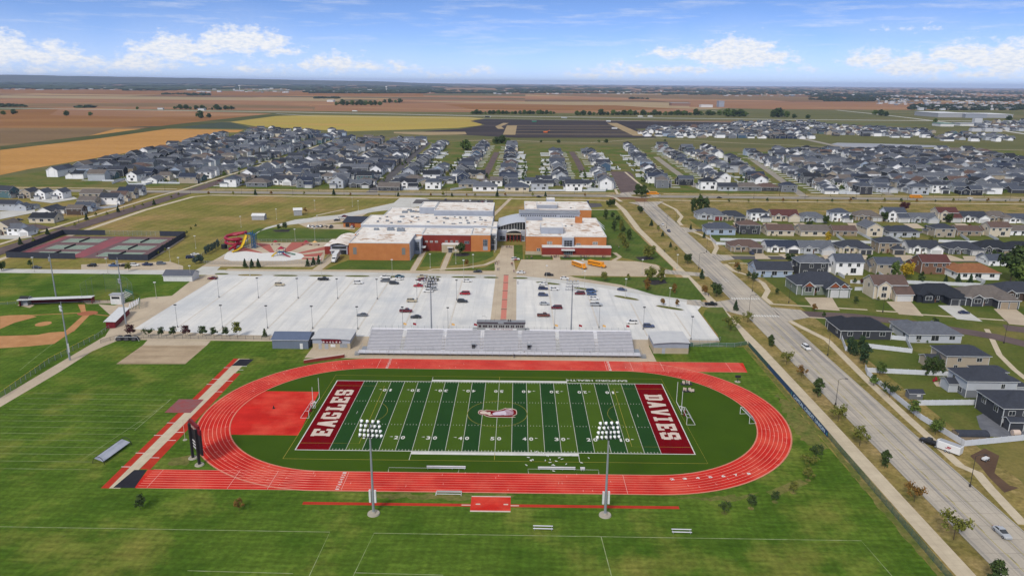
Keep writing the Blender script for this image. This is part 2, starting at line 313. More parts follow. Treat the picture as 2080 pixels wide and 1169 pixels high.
# --- farm fields, drawn on the plain where the photograph shows them
sheet('pasture', gp((0, 246), (0, 222), (2080, 222), (2080, 258), (1640, 246), (1000, 244)), f_past, .02)
sheet('neighbourhood_ground', [(-700, 466), (-760, 1143), (-720, 1700), (2300, 1750), (1500, 466)], f_past, .05)
sheet('crop_field', gp((0, 300), (0, 258), (345, 258), (530, 232), (360, 250), (200, 275)), f_brown2, .07)
sheet('crop_field', gp((0, 260), (0, 224), (120, 220), (560, 231), (346, 259)), f_brown, .09)
sheet('crop_field', gp((0, 200), (220, 198), (620, 206), (640, 226), (0, 218)), f_rust, .03)
sheet('crop_field', gp((0, 211), (300, 209), (560, 214), (640, 217), (640, 221), (300, 217), (0, 217)), f_brown2, .1); sheet('crop_field', gp((120, 222), (350, 225), (560, 231), (500, 236), (300, 238), (100, 234)), f_rust, .12); sheet('crop_field', gp((900, 212), (1250, 214), (1380, 222), (1200, 226), (960, 222)), f_brown, .1)
sheet('crop_field', gp((0, 194), (700, 200), (700, 206), (0, 199)), f_pale, .06)
sheet('crop_field', gp((640, 226), (630, 210), (1100, 208), (1420, 220), (1420, 232), (960, 228)), f_rust, .06)
sheet('crop_field', gp((830, 206), (1300, 207), (1560, 214), (1450, 222), (1100, 212)), f_pale, .08)
sheet('crop_field', gp((1400, 206), (1880, 210), (1960, 224), (1560, 222), (1400, 218)), f_rust, .1)
sheet('crop_field', gp((0, 178), (300, 184), (860, 189), (860, 196), (400, 193), (0, 189)), f_brown, .06)
sheet('crop_field', gp((1000, 190), (1500, 194), (1900, 204), (1860, 208), (1300, 200)), f_brown2, .06)
sheet('dark_plot', gp((245, 258), (345, 256), (420, 247), (470, 249), (520, 262)), f_dk, .12)
sheet('crop_field', gp((0, 356), (0, 302), (150, 284), (235, 262), (360, 262), (495, 264), (455, 280), (300, 304), (62, 343)), f_tan, .14)
sheet('ditch', gp((0, 305), (0, 297), (200, 274), (345, 254), (560, 230), (590, 232), (470, 246), (346, 261), (205, 281)), f_ditch, .16)
sheet('crop_field', gp((468, 248), (560, 236), (640, 234), (950, 238), (985, 241), (960, 244), (985, 249), (975, 255), (930, 260), (780, 265), (700, 267), (600, 261), (520, 257)), f_yel, .17)
sheet('building_plots', gp((860, 267), (935, 262), (985, 254), (955, 246), (985, 242), (1100, 244), (1500, 249), (1560, 254), (1290, 262), (1335, 280), (1050, 280), (900, 272)), f_soil, .19)
sheet('gravel_strip', gp((800, 268), (945, 268), (948, 273), (870, 275), (800, 271)), f_pale, .21)
pk = MB()
for i, yy in enumerate((255, 260.5, 266, 272.5)): pk.strip(gp((1040+i*-3, yy), (1250+i*14, yy+.6)), 7, .23)
pk.strip(gp((1040, 255), (1034, 274)), 24, .25); pk.strip(gp((1243, 250), (1300, 276)), 26, .26); pk.strip(gp((1028, 250), (1012, 257), (1018, 262)), 14, .24)
struct('gravel_road', pk, f_pale)
hw = MB(); hw.strip(gp((-900, 214), (0, 220), (600, 228), (1000, 236), (1600, 243), (2080, 247), (2500, 252)), 24, .2); hw.strip(gp((560, 231), (640, 236), (1000, 241), (1250, 245), (1560, 250)), 9, .22)
hw.strip(gp((1700, 224), (1780, 232), (1850, 240), (1930, 250), (2000, 260), (2080, 272), (2200, 290)), 14, .24); hw.strip(gp((1250, 226), (1420, 222), (1520, 234)), 10, .23)
struct('highway', hw, m_lane)
sheet('pond', gp((1684, 294), (1700, 290), (1790, 292), (1915, 296), (1930, 299), (1800, 300), (1700, 299)), plain('pond_water', (158, 158, 160), .5), .12)
sheet('pond', gp((928, 294), (985, 294), (990, 305), (925, 306)), plain('pond_water', (158, 158, 160), .5), .12)
pa = MB(); pa.strip(gp((880, 290), (1000, 284), (1100, 288), (1200, 290), (1330, 281), (1500, 291), (1700, 299), (2080, 305)), 4, .13); struct('path', pa, m_walk)
# --- neighbourhood lawns
sheet('lawn', [(-540, 466), (-515, 600), (-530, 850), (-560, 1250), (-380, 1260), (-300, 1150), (-160, 1110), (150, 1000), (260, 900), (520, 960), (900, 1000), (1300, 960), (1300, 466)], m_nyard, .16)
sheet('lawn', [(122, 20), (122, 440), (1000, 440), (1000, -250), (122, -250)], m_yard, .016)
sheet('dry_verge', [(118, -250), (136, -250), (136, 60), (134, 440), (118, 440)], m_dry, .03)
sheet('dry_verge', [(122, 344), (1100, 344), (1100, 452), (122, 452)], m_dry, .04)
sheet('dry_verge', [(-1000, 464), (-1000, 482), (1300, 482), (1300, 464)], m_dry, .2)
sheet('dry_verge', [(92, -250), (108, -250), (108, 440), (90, 440), (86, 300), (95, 190), (95, 100)], m_dry, .03)
sheet('campus_lawn', [(-700, -300), (95, -300), (95, 100), (88, 190), (88, 460), (-700, 460)], m_far_lawn, .014)
def jag(P, amp, st=1.6, sd=0):
    out = []
    for k in range(len(P)):
        a, b = Vector((*P[k], 0)), Vector((*P[(k+1) % len(P)], 0)); n_ = max(1, int((b-a).length/st))
        for j in range(n_): q = a.lerp(b, j/n_); v = noise.noise(Vector((q.x*.35, q.y*.35, sd)))+.5*noise.noise(Vector((q.x*1.1, q.y*1.1, sd+5))); out.append((q.x+amp*v, q.y+amp*v*.8))
    return out
sheet('worn_strip', jag([(92.4, -200), (94.9, -200), (95.3, 0), (95.2, 62), (94, 62), (93.8, 0)], 1.0), m_worn, .036); sheet('worn_strip', jag([(87, -14), (90, -22), (93.5, -20), (94.3, 10), (91.6, 18), (89, 6)], 2.6, 1., 3), m_worn, .039); [sheet('worn_strip', jag(q, 1.8, 1., i), m_worn, .037+.001*i) for i, q in enumerate(([(44, -46.6), (60, -45.6), (66, -44), (60, -48)], [(68, -43.5), (79, -37), (80, -39.5), (70, -45.5)], [(-30, -46.4), (6, -46.2), (4, -48.6), (-28, -48.8)], [(-86, -34), (-80, -33), (-82, -28), (-87, -30)]))]
sheet('sports_lawn', [(-320, -300), (93.5, -300), (93.5, 62), (-110, 66), (-154, 66), (-154, 90), (-160, 168), (-320, 168)], m_sport, .028)
sheet('lawn', [(58, 208), (58, 384), (85, 384), (86, 300), (92, 190), (90, 181), (84, 197), (74, 205), (66, 214)], m_green, .034)
sheet('lawn', gp((500, 474), (525, 463), (690, 462), (730, 476), (700, 492), (530, 490)), m_green, .03)
# --- west and north roads
rd = MB(); rd.strip([(-298, 60), (-297, 250), (-292, 480), (-292, 800), (-300, 1110)], 13, .22)
struct('road', rd, m_purple)
rd = MB(); rd.strip([(-1100, 458), (100, 457), (1300, 455)], 15, .24)
struct('road', rd, m_roadx)
wk = MB(); wk.strip([(-284, 100), (-284, 360), (-276, 430), (-266, 440), (-100, 436), (60, 435), (88, 430), (91, 380), (90, 300), (96, 150), (99, 60), (99.4, 0), (99.6, -250)], 4.2, .045)
wk.strip([(-312, 100), (-307, 430), (-303, 470), (-302, 800), (-311, 1100)], 3.4, .26); wk.strip([(-1000, 474), (-310, 474)], 3, .26); wk.strip([(-280, 474), (95, 473)], 3, .26); wk.strip([(140, 472), (1300, 470)], 3, .26)
wk.strip([(130, 436), (200, 434), (1300, 430)], 3, .06)
wk.strip(gp((1345, 412), (1372, 425), (1385, 440), (1378, 450), (1385, 458)), 2.6, .05); wk.strip(gp((1388, 464), (1420, 475), (1450, 490), (1456, 503), (1450, 515), (1462, 522)), 2.6, .05)
wk.strip(gp((1472, 536), (1490, 550), (1525, 560), (1550, 575), (1560, 590), (1552, 604), (1566, 616)), 2.6, .05)
wk.strip(gp((1583, 640), (1620, 660), (1680, 690), (1720, 730), (1760, 770), (1840, 845), (1950, 945), (1985, 960), (2010, 990), (2080, 1065)), 2.6, .05)
wk.strip(gp((1562, 617), (1762, 629)), 1.6, .05); wk.strip(gp((1604, 641), (1705, 648)), 1.6, .05); wk.strip(gp((1780, 631), (1835, 634), (1850, 637), (2080, 653)), 1.6, .05); wk.strip(gp((1880, 666), (1940, 672), (1990, 676)), 1.5, .05)
wk.strip(gp((2004, 668), (2016, 690), (2030, 720), (2060, 750), (2085, 770)), 2., .055)
wk.strip(gp((1455, 518), (1700, 521)), 1.6, .05); wk.strip(gp((1480, 534), (1560, 536)), 1.6, .05)
wk.strip(gp((1232, 398), (1250, 402), (1262, 410)), 3, .27); wk.strip(gp((1255, 395), (1232, 352)), 2.4, .27); wk.strip(gp((1322, 392), (1296, 372), (1270, 350)), 2.4, .27)
wk.strip([(88, 384), (60, 381)], 2.2, .05); wk.strip(gp((645, 437), (700, 425)), 2, .05)
struct('pavement', wk, m_walk)
# --- the wide road on the right with kerbs, and the roundabout
m_kerb = plain('kerb_concrete', (176, 170, 158), .9)
rb = MB(); rb.box(107, 121.6, -260, 425, -.2, .075); 
for px in ((1300, 396, 19),):
    c = G(px[0], px[1]); rb.prism([(c[0]+px[2]*math.cos(k*.26), c[1]+px[2]*.95*math.sin(k*.26)) for k in range(24)], -.1, .29)
rb.poly([(100, 420), (107, 405), (107.2, 380), (121.4, 380), (122, 405), (132, 428)], .27)
struct('main_road', rb, m_road)
kb = MB()
for x, segs in ((106.7, ((-260, 100), (128, 178), (192, 400))), (121.6, ((-260, 96), (116, 205), (228, 290), (312, 400)))):
    for a, b in segs: kb.box(x, x+.3, a, b, 0, .2)
struct('kerb', kb, m_kerb)
mk = MB(); yy = -250
while yy < 90:
    mk.box(112.6, 112.72, yy, yy+3, .07, .085) if yy % 12 < 2 else None; yy += 1
for x in (112.35, 116.1): mk.box(x, x+.12, -250, 95, .07, .084)
struct('road_marking', mk, m_yel)
mk = MB()
for yc in (102.5, 129.5):
    for k in range(12): mk.box(107.6+k*1.15, 108.2+k*1.15, yc-1.2, yc+1.2, .07, .088)
for k in range(7): mk.box(112.6+(k % 2)*1.6, 113.6+(k % 2)*1.6, 160+k*1.1, 160.5+k*1.1, .07, .088)
for k in range(8): mk.box(110+k*1.3, 110.7+k*1.3, 404, 406.4, .27, .285)
struct('road_marking', mk, m_white)
sd_ = MB()
sd_.strip([(121, 107), (135, 106), (155, 103), (178, 93), (200, 78), (212, 62), (214, 30), (212, -30)], 8.5, .078)
sd_.prism([(213+15*math.cos(k*.3), 50+17*math.sin(k*.3)) for k in range(21)], 0, .084)
sd_.strip(gp((2040, 665), (2100, 672), (2300, 690)), 9, .08)
struct('side_street', sd_, m_purple)
sd_ = MB(); sd_.strip([(121, 215), (150, 216), (250, 215), (420, 212)], 8, .078); sd_.strip([(121, 299), (160, 300), (480, 300)], 8, .078); struct('side_street', sd_, m_asph)
# corner aprons of the junctions
ap = MB(); ap.poly([(121.4, 95), (134, 101), (134, 112), (121.4, 116)], .09); ap.poly([(121.4, 206), (132, 211), (132, 219.5), (121.4, 226)], .09); ap.poly([(121.4, 291), (130, 295), (130, 304), (121.4, 311)], .09)
ap.poly([(107.2, 128), (95, 122), (86, 127), (84, 119), (96, 113), (107.2, 101)], .066); ap.poly([(107.2, 178), (96, 181), (84, 186), (84, 176), (107.2, 170)], .066); struct('road', ap, m_road)
# --- streets of the northern neighbourhoods
ns = MB(); ns.strip([(-128, 466), (-131, 600), (-139, 830), (-144, 1040)], 10, .24); struct('street', ns, m_asph)
ns = MB(); ns.strip([(-32, 520), (-28, 700), (-25, 880)], 8, .24); ns.strip([(80, 640), (83, 760), (85, 900)], 8, .24); ns.strip([(110, 465), (112, 500)], 6, .24); ns.strip([(121, 465), (124, 500)], 6, .24)
ns.poly([(101, 470), (121, 470), (134, 620), (134, 650), (112, 650), (110, 620)], .25); struct('street', ns, m_purple)
ns = MB()
for a, b, c in (((182, 520), (190, 700), (197, 830)), ((266, 462), (296, 640), (322, 800)), ((352, 480), (372, 650), (398, 880)), ((470, 520), (500, 700), (520, 940)), ((600, 600), (640, 900), (650, 960))): ns.strip([a, b, c], 8, .24)
ns.strip([(182, 520), (262, 516)], 8, .245); ns.strip(gp((1740, 306), (1640, 284), (1600, 276)), 14, .22); ns.strip([(-480, 560), (-500, 760), (-520, 1100)], 7, .24); ns.strip([(-388, 520), (-400, 760), (-420, 1150)], 7, .24); ns.strip([(-210, 500), (-212, 760), (-214, 1060)], 7, .24)
ns.strip([(-340, 262), (-400, 262)], 9, .1)
struct('street', ns, m_roadx)
sheet('street', gp((0, 458), (75, 455), (100, 461), (135, 461), (118, 466), (60, 466), (0, 475)), m_purple, .235)
sheet('driveway', gp((0, 430), (70, 424), (72, 432), (20, 442), (0, 446)), m_lane, .25); sheet('driveway', gp((0, 478), (60, 476), (65, 482), (40, 486), (0, 486)), m_lane, .25)
sheet('driveway', gp((60, 404), (150, 400), (158, 404), (105, 413), (64, 408)), m_lane, .25)
# roundabout island
ri = MB(); c = G(1302, 398); ri.prism([(c[0]+9*math.cos(k*.35), c[1]+8*math.sin(k*.35)) for k in range(18)], 0, .42); struct('roundabout_island', ri, m_dry)
# --- campus drives and lots
sheet('drive', [(-330, 150), (-330, 171), (-300, 171.5), (-205, 172), (-150, 174), (-86, 173), (-7, 169.5), (4, 169.5), (38, 158), (66, 143), (92, 125.5), (92, 118), (66, 135), (38, 152), (4, 162), (-150, 163.5), (-330, 163.5)], m_lane, .044)
sheet('drive', gp((396, 549), (450, 520), (500, 488), (540, 462), (600, 446), (690, 436), (800, 412), (812, 402), (852, 402), (868, 404), (900, 414), (850, 420), (760, 430), (690, 444), (625, 452), (560, 460), (525, 470), (480, 505), (470, 520), (440, 549)), m_lane, .05)
sheet('car_park', gp((660, 455), (720, 448), (760, 425), (700, 436), (640, 440), (600, 452), (628, 464), (720, 466), (724, 455)), m_tan, .046)
sheet('car_park', [(-82, 404), (-82, 426), (-15, 428), (-15, 404)], m_asph, .07); sheet('car_park', [(55, 400), (55, 418), (76, 414), (76, 398), (60, 388)], m_asph, .07)
sheet('car_park', [(-150, 70.5), (-150, 158), (-158.5, 158), (-147, 166), (4, 163.5), (31.5, 164.6), (55.4, 151), (76.8, 134), (93, 122), (87, 110), (86.5, 69), (-101, 69)], m_conc, .036)
lw = MB(); lw.poly([(-168, 100), (-150, 92), (-148.6, 160), (-152, 166), (-160, 160), (-156, 120)], .04); lw.poly([(-156, 63), (86, 63), (86, 69.5), (-110, 70), (-150, 76), (-150, 92), (-168, 100), (-158, 72)], .041)
lw.poly([(-158.5, -8), (-154, -8), (-152.5, 30), (-152.6, 50), (-149, 63), (-157, 66)], .043); lw.poly([(-72, 45.6), (-72, 63.5), (-54, 63.5), (-54, 45.6)], .045); lw.poly([(51, 45.6), (51, 64), (57, 64), (57, 45.6)], .045); lw.poly([(-54, 45.6), (-54, 63.2), (51, 63.2), (51, 45.6)], .046)
lw.poly([(-150, 172.5), (-150, 177), (-40, 177), (-6, 178), (5, 178), (32, 170), (66, 148), (92, 129), (92, 125), (66, 143), (38, 158), (4, 169.5), (-7, 169.5), (-86, 173)], .05)
lw.poly([(-5.5, 63.4), (5.5, 63.4), (5.5, 170), (-5.5, 170)], .055); lw.poly([(-6, 177), (5, 177), (4, 200), (3.4, 243), (-4, 243), (-5.6, 200), (-9, 190)], .058)
lw.poly([(5, 177), (32, 170), (84, 169.3), (85.6, 187.6), (84, 196), (74, 203.6), (60, 205), (8, 205.5)], .053)
lw.strip([(-42, 178), (-40, 180), (-24, 184), (-12, 192), (-6, 204), (-4, 220)], 2.6, .062); lw.strip([(-50.4, 176), (-50.2, 224)], 3, .063); lw.strip([(-34.6, 178), (-34.6, 222)], 3, .064); lw.strip([(60, 203), (66, 215), (64, 226)], 2.4, .06); lw.strip([(28.5, 203), (28.5, 220)], 4, .06); lw.strip([(-102, 176), (-100, 214)], 5, .06)
lw.strip(gp((300, 528), (330, 512), (372, 484)), 2.2, .055)
lw.strip([(-20, 300), (0, 440)], 3, .06)
struct('plaza', lw, m_tan)
sheet('pool_deck', [(-166, 181), (-166, 190), (-163, 215), (-160, 243), (-109, 248), (-107, 214), (-103, 193), (-106, 183)], m_tan, .06)
rw = MB()
for a in ((-150, 206, -164, 214, -162, 232), (-128, 214, -148, 240, -158, 243), (-118, 218, -124, 247, -136, 246), (-112, 214, -109, 226, -110, 238), (-112, 206, -108, 208, -109, 218), (-112, 200, -105, 198, -106, 204)): rw.poly([(-132, 205), (a[2], a[3]), (a[4], a[5])], .075+.001*len(rw.f))
struct('pool_deck_stripes', rw, plain('red_deck_paint', (176, 98, 84), .9))
sheet('pool_basin', gp((456, 520), (462, 512), (500, 510), (530, 514), (560, 513), (590, 511), (612, 515), (618, 520), (612, 526), (580, 530), (470, 530), (455, 526)), plain('white_pool_paint', (226, 224, 218), .8), .09)
bs = MB(); yb = 64
while yb < 163: bs.box(-1.2, 1.2, yb, yb+13.4, .05, .066, 0); bs.box(-1.3, 1.3, yb+13.6, yb+14.6, .05, .07, 1); yb += 15.2
struct('brick_strip', bs, [plain('coral_brick', (206, 128, 110), .9), plain('maroon_brick', (112, 50, 48), .9)])
# stalls and islands of the car park
st = MB(); ROWX = [-133.3, -114.8, -96.3, -77.8, -59.3, -40.8, -22.3, 21.4, 39.9, 58.4, 75.8]
for rx in ROWX:
    top = 157 if rx < 10 else 157-(rx-14)*.82
    st.box(rx-.08, rx+.08, 76, top, .04, .05); y0 = 77
    while y0 < top: st.box(rx-5.2, rx-.1, y0-.05, y0+.05, .04, .052); st.box(rx+.1, rx+5.2, y0-.05, y0+.05, .04, .052); y0 += 2.75
for s_, xx in ((1, 5.8), (-1, -5.8)):
    y0 = 77
    while y0 < 158: st.box(min(xx, xx+5*s_), max(xx, xx+5*s_), y0-.05, y0+.05, .04, .052); y0 += 2.75
struct('parking_marking', st, plain('worn_white_paint', (222, 221, 214), .9))
cj = MB()
for rx in ROWX: cj.box(rx-.28, rx+.28, 74, (158 if rx < 10 else 157-(rx-14)*.82), .04, .046)
struct('drain_strip', cj, mat('rusty_joint', lin((204, 194, 180)), .9, lin((188, 174, 156)), .3, **WG))
IS = [(-133.3, 163.6, 0), (-114.8, 163.4, 0), (-96.4, 163.8, 0), (-77.4, 163.8, 0), (-59.2, 163.6, 0), (-40.2, 164, 0), (-22, 164, 0), (-7.8, 163.8, 0), (7.4, 163.2, 0), (21.4, 153.5, -.35), (39.5, 143, -.5), (57.6, 128.5, -.6), (75, 113, -.55), (-149, 165.5, 0)]
for i, (x, y, a) in enumerate(IS):
    L = 6.6 if abs(x) > 10 else 4; L = 3.6 if x < -140 else L
    mb = MB(); pts = []
    for k in range(24):
        t = k*math.pi/12; ex = L*math.cos(t); ey = 1.7*math.copysign(abs(math.sin(t))**.7, math.sin(t)); pts.append((x+ex*math.cos(a)-ey*math.sin(a), y+ex*math.sin(a)+ey*math.cos(a)))
    mb.prism(pts, .03, .17, 0, 0); inn = [(x+(p[0]-x)*.93, y+(p[1]-y)*.88) for p in pts]; mb.poly(inn, .19, 1)
    struct('planting_island', mb, [m_kerb, m_yard if i not in (0,) else m_dry])
for pts in ([(-48, 185), (-47.6, 221), (-37, 221), (-36.9, 187)], [(-32.4, 188.5), (-31.9, 221.5), (-22, 224), (-9, 228), (-8, 214), (-12, 204), (-20, 194)], [(-36, 179), (-12, 186), (-7, 196), (-6.2, 180)], [(-98, 178), (-90, 200), (-55, 200), (-52.4, 220), (-52.4, 179)], [(3.9, 206), (9, 206), (9, 245), (3.6, 245)], [(10, 206), (26, 206), (26, 218), (10, 218)], [(31, 206), (59, 206), (59, 216), (31, 219)]): sheet('lawn', pts, m_green, .066)
sheet('lawn', gp((1160, 562), (1345, 563), (1398, 564), (1435, 609), (1400, 609), (1330, 599), (1260, 578)), m_green, .07)
sheet('lawn', gp((1432, 630), (1442, 624), (1468, 624), (1520, 700), (1400, 702), (1462, 694), (1458, 680), (1428, 640)), m_green, .067)
sheet('flower_bed', [( -27+5*math.cos(k*.42), 216+4.4*math.sin(k*.42)) for k in range(15)], m_mulch, .08)
sheet('flower_bed', gp((1305, 570), (1350, 568), (1356, 575), (1330, 579), (1310, 576)), m_mulch, .08); sheet('flower_bed', gp((1290, 522), (1322, 520), (1330, 526), (1300, 529)), m_mulch, .08); sheet('flower_bed', gp((552, 467), (590, 466), (586, 471), (560, 471)), m_mulch, .08)
# --- beige pad, jump runway, shot pads west of the track
sheet('aggregate_pad', gp((236, 739), (376, 739), (420, 701), (290, 701)), m_beige, .05); sheet('aggregate_pad', gp((290, 701), (420, 701), (428, 692), (300, 690)), m_tan, .05)
jr = MB(); jr.poly([(-95.9, -45.5), (-92.4, -45.5), (-91.6, 44), (-96.5, 44)], .052, 1); jr.poly([(-92.2, -36), (-89.4, -36), (-89.8, 30), (-92.0, 30)], .053, 0); jr.poly([(-97.2, -45.5), (-95.2, -45.5), (-95.6, 44), (-97.4, 44)], .056, 0)
struct('jump_runway', jr, [m_red2, m_walk])
jm = MB()
for k, y in enumerate([-35, -30, -27.5, -20, -17, -15, -9, 14, 20, 23, 24.5, 33, 35, 36.5]): jm.box(-92.4 if k % 2 else -97.6, -90 if k % 2 else -95.2, y, y+.25, .05, .07)
struct('runway_marking', jm, m_white)
sheet('sand_pit_cover', [(-101.5, -2), (-93.5, -2), (-93.5, 8), (-101.5, 8)], mat('pit_cover', lin((150, 78, 78)), .9, lin((132, 96, 96)), .5, **WG), .075)
sheet('exchange_mat', [(-94.3, -45.2), (-88.9, -45.2), (-90.2, -36.4), (-93.4, -36.4)], m_mat, .08); sheet('exchange_mat', [(-95.6, 37), (-90.4, 37), (-89.8, 43.5), (-95, 43.5)], m_mat, .08)
sr = MB(); sr.box(-45.4, 45, -51.7, -50.5, .03, .055, 0); sr.box(-5, 4.6, -53.4, -47.4, .03, .075, 1); sr.box(-5, 4.6, -53.9, -53.4, .03, .08, 2); sr.box(-5, 4.6, -47.4, -47, .03, .08, 2)
for x in (-3.8, 2.9): sr.box(x, x+1.1, -50.9, -50.4, .075, .085, 2)
sr.box(-7.2, -5, -51.3, -50.9, .055, .07, 2); sr.box(4.6, 6.6, -51.3, -50.9, .055, .07, 2); struct('throwing_pad', sr, [m_red2, m_red, m_cream])
# --- practice field chalk lines
ck = MB()
for k in range(13): yy = -36.5+k*3.98; xr = -105+(yy+36)*.02; ck.strip([(-150, yy), (xr, yy)], .12, .06)
ck.strip([(-104.6, -14), (-104, 8)], .15, .062); ck.strip([(-110, -32), (-104, 4)], .1, .064)
for a in ([(-1000/8, -62.2), (-36, -62.8), (-36.5, -80)], [(-28, -84), (-26, -63), (83, -63.6), (84.5, -84)], [(-118, -62.5), (-132, -84)], [(-62, -77), (-40, -77.5)], [(-27.5, -77), (-9, -77.4)], [(25, -63.4), (26, -84)], [(-170, -62), (-118, -62.3)]): ck.strip(a, .17, .066)
struct('chalk_line', ck, m_chalk)
# --- baseball diamond
BB = MB(); BB.poly(gp((0, 642), (20, 640), (60, 639), (75, 643), (30, 655), (0, 668)), .05); BB.poly(gp((-40, 668), (-40, 706), (0, 707), (60, 703), (110, 698), (130, 684), (150, 672), (150, 666), (132, 673), (100, 675), (75, 680), (0, 682)), .051)
BB.poly(gp((132, 673), (150, 673), (182, 640), (172, 637)), .056); BB.strip(gp((60, 640), (170, 635)), .8, .057)
c = G(88, 657.5); BB.poly([(c[0]+3*math.cos(k*.4), c[1]+3.2*math.sin(k*.4)) for k in range(16)], .058); BB.strip(gp((192, 638), (245, 644)), .8, .053); BB.poly(gp((158, 618), (172, 618), (175, 634), (165, 634)), .054)
struct('infield', BB, m_dirt); hc = G(178, 636); sheet('parking_strip', gp((165, 537), (345, 531), (372, 540), (372, 549), (165, 548)), m_tan, .043); sheet('home_plate_circle', [(hc[0]+4.2*math.cos(k*.3), hc[1]+3.4*math.sin(k*.3)) for k in range(21)], m_rdirt, .066)
sheet('grandstand_apron', gp((200, 618), (232, 620), (300, 604), (355, 600), (345, 612), (290, 640), (250, 680), (215, 680), (235, 650)), m_tan, .043)
sheet('grandstand_apron', gp((168, 610), (240, 610), (240, 616), (176, 617)), m_tan, .046); sheet('bullpen_dirt', gp((35, 620), (50, 612), (70, 620), (60, 625)), m_tan, .05)
fl = MB(); fl.strip(gp((107, 698), (60, 735), (40, 752)), .15, .06); struct('foul_line', fl, m_chalk)
# --- tennis
tf = MB(); c0 = [(-280.5, 199.5), (-202.5, 197), (-211, 258.5), (-286.5, 258.5)]; tf.poly(c0, .05, 0)
tf.poly([(-250, 198.8), (-241, 198.5), (-243, 258), (-253, 258)], .058, 1); tf.poly([(-284, 199.6), (-278, 199.5), (-282, 258), (-286, 258)], .057, 1)
def court(x, y):
    tf.box(x-11.9, x+11.9, y-5.5, y+5.5, .05, .066, 2)
    for q in ((x-11.9, x+11.9, y-5.5, y-5.42), (x-11.9, x+11.9, y+5.42, y+5.5), (x-11.9, x-11.82, y-5.5, y+5.5), (x+11.82, x+11.9, y-5.5, y+5.5), (x-6.4, x-6.3, y-4.1, y+4.1), (x+6.3, x+6.4, y-4.1, y+4.1), (x-6.4, x+6.4, y-.05, y+.05), (x-11.9, x+11.9, y-4.15, y-4.1), (x-11.9, x+11.9, y+4.1, y+4.15)): tf.box(*q, .06, .071+.0004*(len(tf.f) % 7), 3)
CRT = [(-262, 208), (-264, 226), (-266, 245), (-224, 208), (-226, 226), (-228, 245)]
for x, y in CRT: court(x, y)
struct('tennis_courts', tf, [plain('maroon_court', (112, 86, 86), .9), mat('red_court', lin((150, 78, 84)), .9, lin((130, 76, 80)), .1), plain('green_court', (134, 150, 134), .9), m_white])
# --- hills on the left horizon
hl = MB(); prev = None
for k in range(110):
    az_ = -52+k*.55; t = max(0, min(1, (-8-az_)/28)); d0 = 24000; h = (84 if az_ < -10 else max(-14, 84-(az_+10)*8))+(108*t**.8)*(1+.12*noise.noise(Vector((k*.35, 1, 0)))+.16*noise.noise(Vector((k*1.3, 4, 0))))
    a = R(az_); p = [(d0*math.sin(a)*s_, d0*math.cos(a)*s_, z) for s_, z in ((.86, -14), (.93, h*.55), (1, h), (1.3, -14))]
    if prev:
        for j in range(3): hl.face((prev[j], p[j], p[j+1], prev[j+1]))
    prev = p
struct('hills', hl, mat('wooded_hills', lin((52, 62, 48)), 1, lin((84, 82, 60)), .0008, stretch=(1, 2.5, 1), **WG))
# ================================================================ TRACK AND FIELD (flat, painted)
TX, HS, RI, RO = -0.95, 42.85, 36.1, 45.3
def oval(r, n=48):
    P = [(TX+HS+r*math.cos(-math.pi/2+math.pi*k/n), r*math.sin(-math.pi/2+math.pi*k/n)) for k in range(n+1)]
    return P+[(TX-HS+r*math.cos(math.pi/2+math.pi*k/n), r*math.sin(math.pi/2+math.pi*k/n)) for k in range(n+1)]
def ring(mb, r0, r1, z, m=0):
    a, b = oval(r0), oval(r1); n = len(a)
    for k in range(n): j = (k+1) % n; mb.face(((*a[k], z), (*b[k], z), (*b[j], z), (*a[j], z)), m)
sheet('turf', oval(RI+.2), m_turfM, .05)
dz = [(TX-HS-math.sqrt((RI+.1)**2-y*y), y) for y in [-16+31*k/10 for k in range(11)]]
sheet('red_apron', [(-56.6, -16), *[p for p in dz], (-58.6, 15)], m_red, .062)
tr = MB(); ring(tr, RI, RO, .07, 0); tr.poly([(-89, -45.2), (-41, -45.2), (-41, -36.2), (-90, -36.2)], .064, 0); tr.poly([(36, 36), (87.3, 36), (88.4, 45.1), (36, 45.1)], .064, 0)
struct('running_track', tr, m_red)
m_lane_line = mat('faded_pink_line', lin((238, 170, 152)), .9, lin((228, 148, 130)), .3, **WG)
ll = MB()
for k in range(9): r = RI+.06+k*(RO-RI-.12)/8; ring(ll, r-.055, r+.055, .082, 0)
ring(ll, RI-.25, RI-.02, .083, 1); ring(ll, RO+.02, RO+.32, .084, 1)
for k in range(9):
    y = 36.1+k*1.14; ll.box(-88.5, -42, -y-.055, -y+.055, .06, .086, 0); ll.box(38, 87, y-.07, y+.07, .06, .087, 0)
for x in (-86, -66, -56, -37.6): ll.box(x, x+.08, -45.1, -36.2, .06, .09, 2)
for x in (39.2, 47, 58, 82): ll.box(x, x+.09, 36.2, 45.1, .06, .09, 2)
for x in (33.5,): ll.box(x, x+.09, -45.2, -36.1, .06, .09, 2)
for x in (-43.8, 37.8): ll.box(x, x+.09, 36.1, 45.2, .06, .09, 2)
rr = random.Random(3)
for k in range(90):
    ang = rr.uniform(0, 2*math.pi); r = RI+.5+1.14*rr.randrange(8)+.05
    sx = HS if math.cos(ang) > 0 else -HS; cx_, cy_ = TX+sx+r*math.cos(ang), r*math.sin(ang)
    ll.strip([(cx_, cy_), (cx_+.9*math.cos(ang), cy_+.9*math.sin(ang))], .1, .088+.0002*k, 2)
for k in range(28):
    x = rr.uniform(-40, 36); y = rr.choice((-1, 1))*(RI+.3+1.14*rr.randrange(8)); ll.box(x, x+.08, y, y+.8, .06, .0885+.0002*k, 2)
struct('lane_line', ll, [m_lane_line, mat('track_kerb_line', lin((206, 130, 104)), .9), mat('track_mark', lin((236, 190, 176)), .9)])
